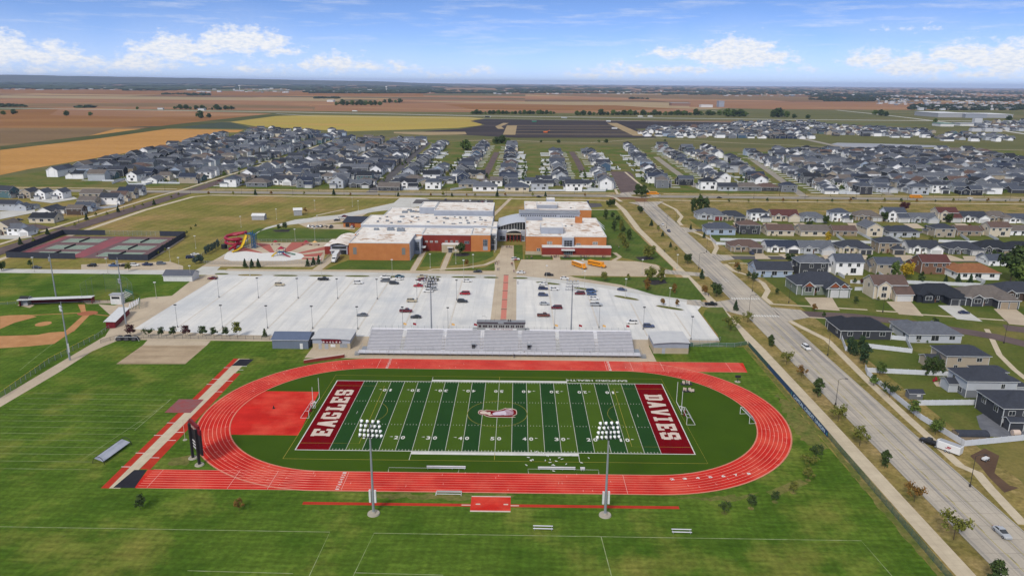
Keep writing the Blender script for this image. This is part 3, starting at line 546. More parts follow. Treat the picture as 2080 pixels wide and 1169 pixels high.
def font(txt, h, w, bold=.0, z=0):
    """flat lettering: MB in the xy plane, centred, of height h and width w"""
    cu = bpy.data.curves.new('lettering', 'FONT'); cu.body = txt; cu.align_x = 'LEFT'; cu.offset = bold; cu.resolution_u = 3
    o = bpy.data.objects.new('lettering', cu); COL.objects.link(o); bpy.context.view_layer.update()
    me = o.evaluated_get(bpy.context.evaluated_depsgraph_get()).to_mesh(); V = [tuple(v.co) for v in me.vertices]; Fc = [tuple(p.vertices) for p in me.polygons]
    o.to_mesh_clear(); bpy.data.objects.remove(o); bpy.data.curves.remove(cu)
    x0, x1 = min(v[0] for v in V), max(v[0] for v in V); y0, y1 = min(v[1] for v in V), max(v[1] for v in V)
    mb = MB(); mb.v = [((v[0]-(x0+x1)/2)*w/(x1-x0), (v[1]-(y0+y1)/2)*h/(y1-y0), z) for v in V]; mb.f = Fc; mb.m = [0]*len(Fc); return mb
# yard bands
YD = .9144; WH = 24.385
fb = MB()
for k in range(20):
    d = abs((k+.5)-10); dark = (d > 9) or (7 < d < 8) or (5 < d < 6) or (3 < d < 4) or (1 < d < 2)
    fb.box((k*5-50)*YD, (k*5-45)*YD, -WH, WH, .05, .074, 1 if dark else 0)
for s_ in (-1, 1): fb.box(min(50*s_, 60*s_)*YD, max(50*s_, 60*s_)*YD, -WH, WH, .05, .0745, 2)
struct('yard_band', fb, [m_turfL, m_turfD, m_crim])
fm = MB(); z = .08
for k in range(21): fm.box((k*5-50)*YD-.055, (k*5-50)*YD+.055, -WH, WH, .07, z+.0003*(k % 3))
for k in range(1, 100):
    if k % 5 == 0: continue
    x = (k-50)*YD
    for y0, y1 in ((-WH+.1, -WH+.9), (WH-.9, WH-.1), (-8.5, -7.9), (7.9, 8.5)): fm.box(x-.05, x+.05, y0, y1, .07, z)
fm.box(-60*YD-.25, 60*YD+.25, -WH-.28, -WH, .07, z+.002); fm.box(-60*YD-.25, 60*YD+.25, WH, WH+.28, .07, z+.002)
for s_ in (-1, 1): fm.box(s_*60.1*YD-.14, s_*60.1*YD+.14, -WH, WH, .07, z+.001)
fm.box(-22.9, 22.9, -WH-1.9, -WH-.5, .07, z+.004); fm.box(-22.9, 22.9, WH+.5, WH+1.7, .07, z+.004)
for x in (-22.9, 22.9):
    fm.box(x-.07, x+.07, -WH-5.2, -WH-.3, .07, z+.003); fm.box(x-.07, x+.07, WH+.3, WH+4, .07, z+.003)
for s_ in (-1, 1): fm.box(s_*43-.06, s_*43+.06, -1.2, .6, .07, z)
struct('field_marking', fm, m_white)
yl = MB(); Q = gp((588, 935), (703, 759), (1336, 767), (1418, 944)); q = [(-56.8, -29.6), (-56.6, 29.3), (55.6, 29.0), (57.2, -29.6)]
yl.strip(q+[q[0]], .14, .0905)
yl.strip([(17*0+9.15*math.cos(k*.15), 9.15*math.sin(k*.15)) for k in range(42)], .12, .092, closed=True)
yl.strip([(0, WH+.5), (0, 29)], .12, .091); yl.strip([(0, -29), (0, -WH-.5)], .12, .091)
for s_ in (-1, 1):
    yl.strip([(s_*60*YD, -20.5), (s_*38.2, -20.5), (s_*38.2, 20.3), (s_*60*YD, 20.3)], .12, .0935)
    yl.strip([(s_*(43-9.15*math.cos(t)), 9.15*math.sin(t)) for t in [-.95+.1*k for k in range(20)]], .1, .0945)
struct('soccer_line', yl, m_yel)
nb = MB()
for yd, t in ((-40, '10'), (-30, '20'), (-20, '30'), (-10, '40'), (0, '50'), (10, '40'), (20, '30'), (30, '20'), (40, '10')):
    for s_ in (-1, 1):
        y = -16.6 if s_ < 0 else 16.9
        for k, ch in enumerate(t):
            f1 = font(ch, 2.0, 1.15 if ch != '1' else .62, .03); nb.add(f1, ((yd*YD)+(k*2-1)*.95*(-s_), y, .1), 0 if s_ < 0 else math.pi)
        if yd:
            d = 2.1*(1 if yd > 0 else -1); nb.face(((yd*YD+d, y+.75, .1), (yd*YD+d, y+.25, .1), (yd*YD+d+(.9 if yd > 0 else -.9), y+.5, .1)) if yd < 0 else ((yd*YD+d, y+.25, .1), (yd*YD+d, y+.75, .1), (yd*YD+d+.9, y+.5, .1)))
for x, r in ((-40.2, 1), (39.0, 1)):
    for k in range(8): nb.add(font(str(k+1), .95, .6, .03), (x, RI+.6+1.14*k, .1), math.pi/2)
for k in range(8): nb.add(font(str(k+1), .95, .6, .03), (-38.6+0, -RI-.6-1.14*k, .1), math.pi/2)
nb.add(font('SANFORD HEALTH', 1.5, 20.5, .02), (33.4, 26.9, .1), math.pi)
for k in range(7):
    c_ = gp((1365+k*26, 973-k*1.0-(k*k)*.15))[0]; nb.add(font(str(k+2), .9, 1.1, .05), (c_[0], c_[1], .1), .3)
struct('field_number', nb, m_white)
# end zone slab letters, 1 x 1 units
GL = {'E': [(.06, 0, .40, 1), (.0, .80, 1, 1), (0, 0, 1, .2), (.4, .38, .72, .62), (.74, .66, 1, .8), (.74, .2, 1, .34)], 'G': [(0, .14, .34, .86), (.08, .8, .92, 1), (.66, .64, 1, .88), (.08, 0, .92, .2), (.66, .1, 1, .46), (.5, .36, .66, .5)],
      'L': [(.1, .15, .45, 1), (0, .84, .6, 1), (0, 0, 1, .2), (.7, .2, 1, .46)], 'S': [(.08, .8, .92, 1), (0, .56, .34, .9), (.08, .4, .92, .6), (.66, .1, 1, .46), (.08, 0, .92, .2), (.68, .64, 1, .86), (0, .14, .32, .34)],
      'D': [(.08, .1, .42, .9), (0, .8, .86, 1), (0, 0, .86, .2), (.64, .1, 1, .9)], 'I': [(.3, .1, .7, .9), (.1, .82, .9, 1), (.1, 0, .9, .18)],
      'A': [[(0, 0), (.34, 1), (.66, 1), (1, 0), (.68, 0), (.62, .2), (.38, .2), (.32, 0)]], 'V': [[(0, 1), (.34, 0), (.66, 0), (1, 1), (.66, 1), (.5, .42), (.34, 1)]]}
def slab(word, ys, wd, hh, xc, rz, mb):
    for ch, yc in zip(word, ys):
        for k, q_ in enumerate(GL[ch]):
            P = [(q_[0], q_[1]), (q_[2], q_[1]), (q_[2], q_[3]), (q_[0], q_[3])] if isinstance(q_, tuple) else q_
            W_ = wd*(.75 if ch == 'I' else 1); P = [((a-.5)*W_, (b-.5)*hh) for a, b in P]; ca, sa = math.cos(rz), math.sin(rz)
            mb.poly([(xc+a*ca-b*sa, yc+a*sa+b*ca) for a, b in P], .084+.0022*k)
le = MB()
ya = [G(x, y)[1] for x, y in ((653, 878), (663, 860), (671, 844), (680, 827), (688, 812), (697, 797))]; slab('EAGLES', ya, 4.6, 5.6, -50.3, math.pi/2, le)
yb_ = [G(x, y)[1] for x, y in ((1326, 807), (1332, 822), (1340, 837), (1346, 851), (1353, 867), (1361, 885))]; slab('DAVIES', yb_, 4.6, 5.6, 50.3, -math.pi/2, le)
struct('end_zone_lettering', le, m_cream)
# midfield emblem
def ZP(l): return [G(940+x*140/2046, 800+y*80/1169) for x, y in l]
em = MB(); o1 = [(450, 540), (480, 490), (560, 468), (640, 490), (700, 465), (860, 488), (1040, 495), (1180, 450), (1265, 415), (1290, 430), (1470, 428), (1590, 470), (1612, 550), (1600, 610), (1480, 660), (1580, 690), (1380, 700), (820, 690), (700, 665), (620, 620), (520, 612), (460, 580)]
cc = (1040, 575); sh = lambda L_, f: [(cc[0]+(x-cc[0])*f, cc[1]+(y-cc[1])*(f-.1)) for x, y in L_]
em.poly(ZP(o1), .104, 0); em.poly(ZP(sh(o1, .965)), .107, 1)
em.poly(ZP([(500, 530), (600, 500), (680, 515), (820, 540), (860, 600), (900, 635), (800, 640), (700, 600), (560, 590), (505, 565)]), .110, 0)
em.poly(ZP([(870, 575), (960, 540), (1100, 515), (1240, 500), (1290, 560), (1280, 620), (1100, 632), (900, 630)]), .112, 2)
for a, b in (((1180, 505), (1440, 455)), ((1210, 530), (1475, 490)), ((1230, 560), (1500, 528)), ((1230, 590), (1500, 570)), ((1220, 618), (1480, 610))): em.poly(ZP([(a[0], a[1]), (b[0], b[1]-11), (b[0]+12, b[1]+6), (a[0]+20, a[1]+17)]), .114, 2)
em.poly(ZP([(840, 560), (900, 545), (880, 575), (900, 615), (850, 605), (800, 600)]), .116, 1); em.poly(ZP([(700, 530), (760, 533), (770, 545), (710, 545)]), .118, 1)
struct('midfield_emblem', em, [m_cream, m_crim, mat('pale_feather_paint', lin((212, 196, 208)), .9)])
# dugout boxes painted beside the track
bx = MB()
for a, b in (((790, 949), (933, 951)), ((1072, 952), (1216, 954))):
    A_, B_ = G(*a), G(*b); bx.strip([(A_[0]+.2, A_[1]-2.4), A_, B_, (B_[0]-.2, B_[1]-2.4)], .12, .078)
struct('bench_box_line', bx, m_white)

# ================================================================ STADIUM OBJECTS
alu = mat('aluminium', (.62, .615, .63), .5, (.56, .555, .57), .8, metal=.1); alu2 = mat('foot_board', (.44, .435, .45), .6, (.39, .385, .40), .8, metal=.1)
steel = mat('galvanised_steel', (.30, .32, .34), .55, (.26, .28, .30), 1.5, metal=.4); dark = plain('dark_metal', (40, 40, 44), .6); wht = plain('white_paint', (224, 224, 222), .5); glass = mat('dark_glass', (.012, .015, .02), .12, (.03, .035, .04), .4, spec=.6)
gry = plain('light_grey_metal', (170, 172, 176), .6); maroon = plain('maroon_paint', (120, 22, 34), .6); conc = plain('bare_concrete', (176, 168, 152), .9)
bl = thing('bleachers', 'long grey aluminium grandstand between the red track and the car park', 'bleachers', (0, 0, 0))
AX = [G(x, 671, 6)[0] for x in (752,)]+[G(x, 690, 4.5)[0] for x in (822, 904, 979, 1053, 1128, 1205)]+[G(1283, 672, 6)[0]]
XS = [-50.2, -37.2, -21.8, -7.4, 7.0, 21.2, 35.8, 49.6]; NR = 14
for i in range(7):
    mb = MB(); x0, x1 = XS[i]+(.7 if i else 0), XS[i+1]-(.7 if i < 6 else 0)
    for k in range(NR):
        y, z = 51+k*.76, 1.55+k*.31; mb.box(x0, x1, y, y+.74, z-.06, z, 1); mb.box(x0, x1, y+.72, y+.76, z, z+.3, 1); mb.box(x0, x1, y+.40, y+.68, z+.40, z+.45, 0)
    part('seating_section', mb, [alu, alu2], bl)
for i in range(1, 7):
    mb = MB(); x = XS[i]
    for k in range(NR): y, z = 51+k*.76, 1.55+k*.31; mb.box(x-.68, x+.68, y, y+.74, z-.05, z+.01); mb.box(x-.68, x+.68, y, y+.36, z, z+.16)
    for k in range(0, NR, 2): mb.cyl((x, 51.3+k*.76, 1.6+k*.31), (x, 51.3+k*.76, 2.5+k*.31), .035, n=5)
    part('aisle_steps', mb, wht if i in (1, 5) else alu, bl)
mb = MB(); mb.box(-53, 51.6, 48.4, 51, 1.2, 1.32); mb.box(-50.2, 49.6, 61.7, 63.2, 5.6, 5.72); mb.box(-50.2, 49.6, 62.9, 63, 5.7, 6.0); part('walkway', mb, alu, bl)
mb = MB()
for x in [-52.6+i*2.6 for i in range(41)]:
    mb.cyl((x, 48.5, 0), (x, 48.5, 2.35), .045, n=5)
for zz in (1.6, 1.95, 2.35): mb.box(-53, 51.6, 48.47, 48.53, zz-.03, zz+.03)
mb.box(-53, 51.6, 48.44, 48.5, 1.0, 1.32); part('front_railing', mb, gry, bl)
mb = MB()
for x in [-50+i*2.5 for i in range(40)]:
    mb.box(x-.05, x+.05, 63.1, 63.2, 0, 7.1)
    for zz in (2.,): mb.cyl((x, 52.5, 0), (x, 52.5, 1.5), .07, n=5)
for zz in (6.1, 6.45, 6.8): mb.box(-50.2, 49.6, 63.12, 63.16, zz, zz+.03)
part('back_railing', mb, steel, bl)
for sx, xe in ((-1, -50.2), (1, 49.6)):
    mb = MB()
    for zz in (.5, .95): mb.face(((xe, 51, 1.5+zz), (xe, 61.7, 5.9+zz), (xe, 61.7, 5.96+zz), (xe, 51, 1.56+zz)))
    for k in range(0, NR+1, 2): mb.cyl((xe, 51+k*.76, 0), (xe, 51+k*.76, 2.6+k*.31), .05, n=5)
    mb.box(min(xe+sx*.5, xe+sx*2.6), max(xe+sx*.5, xe+sx*2.6), 49, 57, .55, .65)
    for k in range(6): mb.box(min(xe+sx*2.4, xe+sx*4.2), max(xe+sx*2.4, xe+sx*4.2), 48.6+k*.3, 48.9+k*.3, .2*k, .2*k+.1)
    for yy in (49, 52, 55): mb.cyl((xe+sx*2.6, yy, 0), (xe+sx*2.6, yy, 1.9), .05, n=5)
    mb.box(xe+sx*2.57, xe+sx*2.63, 49, 57, 1.8, 1.9); part('side_ramp', mb, steel, bl)
for k in range(16):
    x = -48+k*6.4; part('under_frame', MB().box(x, x+.12, 53, 62.6, 0.0, .1).cyl((x+.06, 62.5, 0), (x+.06, 62.5, 5.6), .1, n=5).cyl((x+.06, 56.5, 0), (x+.06, 62.5, 5.3), .06, n=5), dark, bl)
for x in (-10.4, 10.4, ):
    mb = MB(); mb.box(x-.6, x+.6, 52.2, 53.4, 1.6, 3.5, 0); mb.box(x-.75, x+.75, 52, 53.6, 3.5, 3.58, 1); [mb.cyl((x+a, 52.1, 3.5), (x+a, 52.1, 4.9), .04, n=5, m=1) for a in (-.6, .6)]
    part('camera_platform', mb, [dark, steel], bl)
for x in (-40.6, -31.0, -26.4, -3.9, 2.4, 12.2, 21.5, 30.2, 33, 35.6, 44.2):
    mb = MB(); mb.box(x-1, x+1, 50.9, 50.96, 2.5, 2.56); [mb.cyl((x+a, 50.93, 1.3), (x+a, 50.93, 2.55), .035, n=5) for a in (-1, 1)]; mb.box(x-1, x+1, 51.9, 51.95, 2.7, 2.76); [mb.cyl((x+a, 51.93, 1.3), (x+a, 51.93, 2.75), .035, n=5) for a in (-1, 1)]
    part('wheelchair_bay_rail', mb, gry, bl)
# press box
pb = thing('press_box', 'grey press box with dark windows on top of the grandstand', 'press box', (-.3, 63.6, 5.74))
wl = mat('press_box_siding', lin((150, 152, 150)), .7, lin((140, 142, 140)), 1.5)
mb = MB(); mb.box(-9.2, 9.2, -1.6, 1.6, 0, 2.9, 0); mb.box(-11, -9.25, -1.2, 1.4, -.1, .1, 0); mb.box(9.25, 11, -1.2, 1.4, -.1, .1, 0); mb.box(-9.25, 9.25, -1.75, -1.62, 0, .25, 1); part('wall', mb, [wl, alu], pb)
part('roof', MB().box(-9.4, 9.4, -1.9, 1.9, 2.9, 3.25, 0).box(-9.4, -1.2, -2., -1.9, 2.9, 3.5, 1).box(1, 9.4, -2., -1.9, 2.9, 3.5, 1), [plain('roof_membrane', (140, 142, 146), .8), plain('dark_fascia', (78, 70, 76), .7)], pb)
wx = [-8.4, -7.9, -6.8, -6.2, -5.6, -4.5, -3.8, -2.5, -1.8, -.5, .2, .9, 2.1, 2.8, 4, 4.7, 6.0, 6.7, 7.6, 8.3]
for x in wx: o = link('window', None or MB().box(-.24, .24, -.06, 0, -.45, .45, 0).mesh('window', glass), pb, (x, -1.6, 1.75))
sg = part('banner', MB().box(-6, 6, -1.83, -1.76, .35, .95), wht, pb); t = font('HOME OF THE EAGLES', .42, 8.8, .02)
t.v = [(x+.1, -1.85, y+.65) for x, y, z in t.v]; link('lettering', t.mesh('lettering', maroon), sg)
[part('antenna', MB().cyl((x, 0, 3.2), (x, 0, 4.3), .03, n=5), dark, pb) for x in (-4, -2.6)]; part('camera_arm', MB().tube([(-6, 0, 3.2), (-5.8, 0, 5), (-6.6, 0, 5.4), (-7.4, 0, 5.2)], .04), dark, pb); [part('loudspeaker', MB().box(x, x+.3, -.2, .2, 3.2, 4.1), dark, pb) for x in (2.6, 3.4)]
# flags on the back railing
fmar = plain('maroon_flag_cloth', (150, 14, 34), .8); fora = plain('pale_orange_flag_cloth', (226, 180, 110), .8)
for (px, c_, nm) in ((837, fmar, 'maroon'), (962, fmar, 'maroon'), (1176, fmar, 'maroon'), (1272, fmar, 'maroon'), (817, fora, 'pale orange'), (916, fora, 'pale orange'), (1127, fora, 'pale orange'), (1224, fora, 'pale orange')):
    x = G(px, 672, 5.8)[0]; i_ = [837, 962, 1176, 1272].index(px) if nm == 'maroon' else [817, 916, 1127, 1224].index(px)
    f_ = thing('flag', f'{nm} flag on the grandstand back rail, {["leftmost", "second from left", "second from right", "rightmost"][i_]} of its colour', 'flag', (x, 63.3, 5.6), 0, f'{nm} flags on the grandstand')
    part('pole', MB().cyl((0, 0, 0), (0, 0, 2.6), .035, n=6), steel, f_); mb = MB(); n_ = 6
    for k in range(n_):
        a, b = k/n_, (k+1)/n_; za, zb = .12*math.sin(a*5), .12*math.sin(b*5); mb.face(((a*1.25, za, 1.7-a*.15), (b*1.25, zb, 1.7-b*.15), (b*1.25, zb, 2.55-b*.25), (a*1.25, za, 2.55-a*.25)))
    part('cloth', mb, c_, f_)
# stadium lights
lampm = mat('lamp_reflector', (.8, .8, .78), .3, (.7, .7, .7), 2)
def light_tower(label, loc, h, rows, wd, slope=.0, box=True, group='tall stadium light towers', base=True, rz=0):
    t_ = thing('stadium_light', label, 'light tower', loc, rz, group)
    part('pole', MB().cyl((0, 0, 0), (0, 0, h-3.6), .34, .2, 10), steel, t_)
    if base: part('footing', MB().cyl((0, 0, 0), (0, 0, .35), 1.5, 1.4, 16, 0).cyl((0, 0, .3), (0, 0, .7), .6, .5, 10, 0), conc, t_)
    if box: part('ballast_box', MB().box(-.85, -.4, -.35, .1, 3.2, 6.4).box(.4, .85, -.35, .1, 3.2, 6.4), wht, t_)
    mb = MB(); mb.cyl((0, 0, h-4), (0, 0, h), .16, .12, 8)
    for k, n_ in enumerate(rows): z_ = h-3.2+(len(rows)-1-k)*1.15; W_ = wd*(.78+.22*k/max(1, len(rows)-1)); mb.box(-W_/2, W_/2, -.08, .08, z_-.08, z_+.08)
    part('crossarm', mb, dark if rows[0] > 3 else steel, t_)
    for k, n_ in enumerate(rows):
        z_ = h-3.2+(len(rows)-1-k)*1.15; W_ = wd*(.78+.22*k/max(1, len(rows)-1))
        for j in range(n_):
            x_ = -W_/2+W_*j/(n_-1); l_ = link('lamp', LAMP if box else LAMP2, t_, (x_, 0, z_))
    return t_
lm = MB(); lm.cyl((0, .05, .1), (0, .62, .28), .16, .38, 10, 0); lm.cyl((0, -.2, .02), (0, .08, .1), .14, .16, 8, 1); LAMP = lm.mesh('lamp', [lampm, steel]); LAMP2 = lm.mesh('lamp', [plain('grey_lamp_hood', (170, 172, 176), .6), steel])
light_tower('tall floodlight tower left of centre, on the lawn just below the track', G(759, 1043), 23.0, (4, 5, 6, 6), 5.0, rz=-.1)
light_tower('tall floodlight tower right of centre, on the lawn just below the track', G(1229, 1046), 23.0, (4, 5, 6, 6), 5.0, rz=.1)
light_tower('floodlight tower rising behind the grandstand, left of the press box', (-27.6, 66), 25.4, (4, 5, 6, 6), 5, base=False, box=False, rz=math.pi)
light_tower('floodlight tower rising behind the grandstand, right of the press box', (27, 66), 24.4, (4, 5, 6, 6), 5, base=False, box=False, rz=math.pi)
for px, h, lb in (((142, 731), 22, 'slender floodlight mast beside the outfield fence and path'), ((256, 658), 21, 'slender floodlight mast behind the red dugout'), ((114, 603), 20.5, 'slender floodlight mast behind the long white dugout'), ((248, 598), 18, 'slender floodlight mast near the batting screen')):
    light_tower(lb, G(*px), h, (3, 3), 2.6, box=px[0] == 142, group='floodlight masts around the ball field', base=False, rz=2.2)
# goal posts and soccer goals
def net(mb, pts, n, m): # simple crossing cords on a quad
    a, b, c_, d = [Vector(p) for p in pts]
    for k in range(1, n):
        t = k/n; p, q = a.lerp(b, t), d.lerp(c_, t); mb.cyl(p, q, .02, n=3, m=m, cap=False); p, q = a.lerp(d, t), b.lerp(c_, t); mb.cyl(p, q, .02, n=3, m=m, cap=False)
def soccer_goal(label, loc, rz, w=7.3, h=2.4, d=2.2, grp=None):
    t_ = thing('soccer_goal', label, 'goal', loc, rz, grp); r = .085; mb = MB()
    for s_ in (-1, 1): mb.cyl((s_*w/2, 0, 0), (s_*w/2, 0, h), r); mb.cyl((s_*w/2, 0, h), (s_*w/2, d*.4, h), .05); mb.cyl((s_*w/2, d*.4, h), (s_*w/2, d, .05), .05); mb.cyl((s_*w/2, 0, .05), (s_*w/2, d, .05), .06)
    mb.cyl((-w/2, 0, h), (w/2, 0, h), r); mb.cyl((-w/2, d, .05), (w/2, d, .05), .06); mb.cyl((-w/2, d*.4, h), (w/2, d*.4, h), .04); part('frame', mb, wht, t_)
    nn = MB(); net(nn, ((-w/2, d*.4, h), (w/2, d*.4, h), (w/2, d, .05), (-w/2, d, .05)), 14, 0); part('net', nn, plain('grey_net_cord', (150, 156, 150), .9), t_); return t_
def goal_post(label, px, s_):
    t_ = thing('goal_post', label, 'goal post', px, 0, 'white football goal posts'); mb = MB()
    mb.tube([(s_*1.9, 0, 0), (s_*1.9, 0, 2), (s_*1.6, 0, 2.8), (s_*.8, 0, 3.1), (0, 0, 3.1)], .12, 8); part('gooseneck', mb, wht, t_)
    part('crossbar', MB().cyl((0, -3.6, 3.1), (0, 3.6, 3.1), .1), wht, t_)
    for y in (-3.55, 3.55): part('upright', MB().cyl((0, y, 3.1), (0, y, 9.6), .08), wht, t_)
    part('base_pad', MB().cyl((s_*1.9, 0, 0), (s_*1.9, 0, 1.8), .32, n=12), maroon, t_)
goal_post('white football goal post behind the EAGLES end zone', (-55.4, 0), -1); goal_post('white football goal post behind the DAVIES end zone', (55.4, 0), 1)
soccer_goal('white soccer goal under the football posts at the EAGLES end', (-56.6, -1), math.pi/2, 7.3, 2.4, 2.6); soccer_goal('white soccer goal under the football posts at the DAVIES end', (56.6, -2.6), -math.pi/2, 7.3, 2.4, 2.6)
g_ = G(1519, 850); soccer_goal('white soccer goal standing on the inside lanes of the right bend', (g_[0]-1, g_[1]), -math.pi/2+.12, 6.8, 2.3, 2.2)
g_ = G(911, 1006); soccer_goal('soccer goal lying flat on the grass above the red jump pad', g_, 0, 6.2, .5, 2.2)
for j, (px, lb) in enumerate((((843, 1004), ''),)): pass
# team benches on the sideline and spectator benches on the lawn
def bench(label, loc, L, rz, tiers, grp, name='team_bench', back=True):
    t_ = thing(name, label, 'bench', loc, rz, grp)
    for k in range(tiers): part('seat', MB().box(-L/2, L/2, k*.7-.15, k*.7+.15, .42+.25*k, .47+.25*k), alu, t_)
    if back: part('backrest', MB().box(-L/2, L/2, .22, .26, .6, .95), alu, t_)
    n_ = max(2, int(L/2.4))
    for k in range(n_):
        x = -L/2+.3+(L-.6)*k/(n_-1); part('leg', MB().box(x-.04, x+.04, -.15, (tiers-1)*.7+.15, 0, .42), steel, t_)
for (x0, x1, y, lb) in ((-17.6, -7.4, -34.2, 'long metal team bench by the near sideline, left of midfield'), (11.6, 21.4, -34, 'long metal team bench by the near sideline, right of midfield')): bench(lb, ((x0+x1)/2, y), x1-x0, 0, 1, 'team benches on the near sideline')
bench('short white bench just right of the right-hand team bench', (23.3, -34.2), 1.2, 0, 2, None, 'team_bench')
for px, lb in (((1103, 1076), 'small aluminium spectator bench on the near lawn, right of the jump pad'), ((1385, 1083), 'small aluminium spectator bench on the near lawn, farther right')): bench(lb, G(*px), 4.5, -.02, 2, 'spectator benches on the near lawn', 'spectator_bench', False)
# scoreboard seen edge-on
sb = thing('scoreboard', 'tall black and maroon scoreboard seen nearly edge-on beside the left bend', 'scoreboard', (-79.3, -31.6), math.radians(-48)+0)
for x, in ((-2.4,), (2.4,)): part('post', MB().box(x-.35, x+.35, -.3, .3, 0, 10.2), dark, sb); part('footing', MB().cyl((x, 0, 0), (x, 0, .3), 1.25, 1.1, 16), conc, sb)
mb = MB(); mb.box(-4.2, 4.2, .32, .8, 3.2, 9.0, 0); pn = part('panel', mb, [dark], sb)
mb = MB(); mb.box(-4.3, 4.3, .3, .85, 9.02, 10.4, 0); mb.prism([(-3.2, .3), (3.2, .3), (3.2, .85), (-3.2, .85)], 10.4, 11.2, 0); hd = part('header', mb, maroon, sb)
for yy, sgn in ((.865, 1), (.285, -1)):
    t = font('EAGLES', .8, 4.6, .03); t.v = [(-x*sgn, yy, y+9.7) for x, y, z in t.v]; link('lettering', t.mesh('lettering', m_cream), hd)
mb = MB()
for k, zz in enumerate((3.6, 4.5, 5.4, 6.3)): mb.box(-3.9, 3.9, .82, .86, zz, zz+.5, 0)
for k, zz in enumerate((3.6, 4.5, 5.4)): mb.box(-1.9, 1.9, .26, .3, zz, zz+.42, 0)
part('sponsor_strip', mb, wht, sb)
# practice-field shelter, pole, carts
sh_ = thing('training_sled_shelter', 'long low grey covered frame with curved black hoops on the practice field', 'shelter', G(229, 921), math.radians(82))
part('canopy', MB().face(((-5.6, -1.3, .8), (5.6, -1.3, .8), (5.6, 1.0, 1.5), (-5.6, 1.0, 1.5))).face(((-5.6, 1.0, 1.5), (5.6, 1.0, 1.5), (5.6, 1.4, 1.3), (-5.6, 1.4, 1.3))).box(-5.6, 5.6, -1.35, -1.3, .7, .8), mat('grey_canopy', lin((176, 180, 190)), .6, lin((160, 164, 176)), .5), sh_)
for x in (-5.6, 5.6): part('hoop', MB().tube([(x, 1.7*math.cos(t), 2.1*math.sin(t)) for t in [math.pi*k/10 for k in range(11)]], .07), dark, sh_)
part('top_bar', MB().cyl((-5.6, .6, 2.0), (5.6, .6, 2.0), .06), dark, sh_)
fp = thing('flag_pole', 'thin pale pole with round base left of the scoreboard', 'pole', G(376, 893)); part('pole', MB().cyl((0, 0, 0), (0, 0, 6.5), .07, .04), m_cream, fp); part('footing', MB().cyl((0, 0, 0), (0, 0, .12), .6, n=14), conc, fp)
for k, (px, lb) in enumerate((((1394, 780), 'cluster of folded chairs and gear, upper one inside the right bend'), ((1398, 794), 'cluster of folded chairs and gear, lower one inside the right bend'))):
    t_ = thing('equipment_cart', lb, 'cart', G(*px)); mb = MB(); r2 = random.Random(k)
    for j in range(7): mb.rbox((r2.uniform(-1.6, 1.6), r2.uniform(-.7, .7), .25), .9, .25, .8, r2.uniform(0, 3))
    part('chairs', mb, m_cream, t_); part('frame', MB().box(-1.9, 1.9, -1, 1, .1, .25), dark, t_)
t_ = thing('judge_stand', 'small dark podium on the grass beyond the far straight', 'podium', G(1498, 775)); part('post', MB().cyl((0, 0, 0), (0, 0, 1.6), .1), dark, t_); part('desk', MB().box(-.9, .9, -.3, .3, 1.6, 2.3), dark, t_); part('footing', MB().cyl((0, 0, 0), (0, 0, .1), 1, n=12), conc, t_)
t_ = thing('traffic_cone', 'dark little traffic cone on the red apron', 'marker', G(556, 829)); part('cone', MB().cyl((0, 0, .1), (0, 0, 1.1), .3, .05), dark, t_); part('base', MB().box(-.4, .4, -.4, .4, 0, .1), dark, t_)
# birds and litter-like gulls near the right numbers
gl = MB(); gl.add(MB().face(((-.5, 0, .1), (0, -.15, 0), (.5, 0, .1), (0, .25, 0)))); GM = MB().tube([(-.3, 0, .14), (0, 0, .2), (.28, 0, .2)], .1, 5).face(((-.55, 0, .25), (0, -.16, .22), (0, .2, .22))).face(((.55, 0, .25), (0, .2, .22), (0, -.16, .22))).mesh('gull', mat('white_feathers', lin((226, 226, 220)), .9))
r2 = random.Random(11)
for k in range(24):
    px = (r2.gauss(1110, 26), r2.gauss(932, 12)); c_ = G(*px)
    o = link('gull', GM, None, (c_[0], c_[1], .1), r2.uniform(0, 6)); tag(o, 'white gull in the flock near the right-hand team bench', 'bird', 'gulls resting on the turf')
# ================================================================ SCHOOL
def brick(name, a, b): return mat(name, lin(a), .9, lin(b), .25, joints=(1.2, .4, .012, .9, .96), fine=(3, .05))
b_or = brick('orange_brick', (200, 130, 76), (188, 118, 66)); b_rd = brick('red_brick', (140, 56, 44), (128, 48, 38)); b_bg = brick('beige_block', (188, 174, 148), (176, 162, 136))
m_mtl = mat('grey_metal_panel', lin((166, 172, 184)), .6, lin((156, 162, 174)), .4, joints=(2.4, 1.2, .02, .88, .98))
m_roof = mat('white_roof_membrane', lin((244, 240, 232)), .85, lin((228, 220, 210)), .06, c3=lin((178, 148, 122)), s3=.11, t3=(.54, .64), streak=(.12, (1, .6, 1), lin((206, 186, 168)), .5), joints=(12, 30, .12, .86, .97), dist=1.5, **WG)
m_cop = plain('white_coping', (222, 222, 220), .6)
sch = thing('school_building', 'large school of orange and red brick with stained white flat roofs', 'school', (0, 0, 0))
def block(x0, x1, y0, y1, z0, h, wm, name='wall', par=.5, cop=True, roofm=m_roof):
    w_ = part(name, MB().box(x0, x1, y0, y1, z0, h), wm, sch)
    r_ = part('roof', MB().box(x0+.3, x1-.3, y0+.3, y1-.3, h, h+.06, 0), roofm, sch)
    if cop:
        mb = MB(); mb.box(x0-.06, x1+.06, y0-.06, y0+.34, h, h+par); mb.box(x0-.06, x1+.06, y1-.34, y1+.06, h, h+par); mb.box(x0-.06, x0+.34, y0+.34, y1-.34, h, h+par); mb.box(x1-.34, x1+.06, y0+.34, y1-.34, h, h+par)
        c_ = link('parapet', mb.mesh('parapet', m_cop), r_)
    return w_
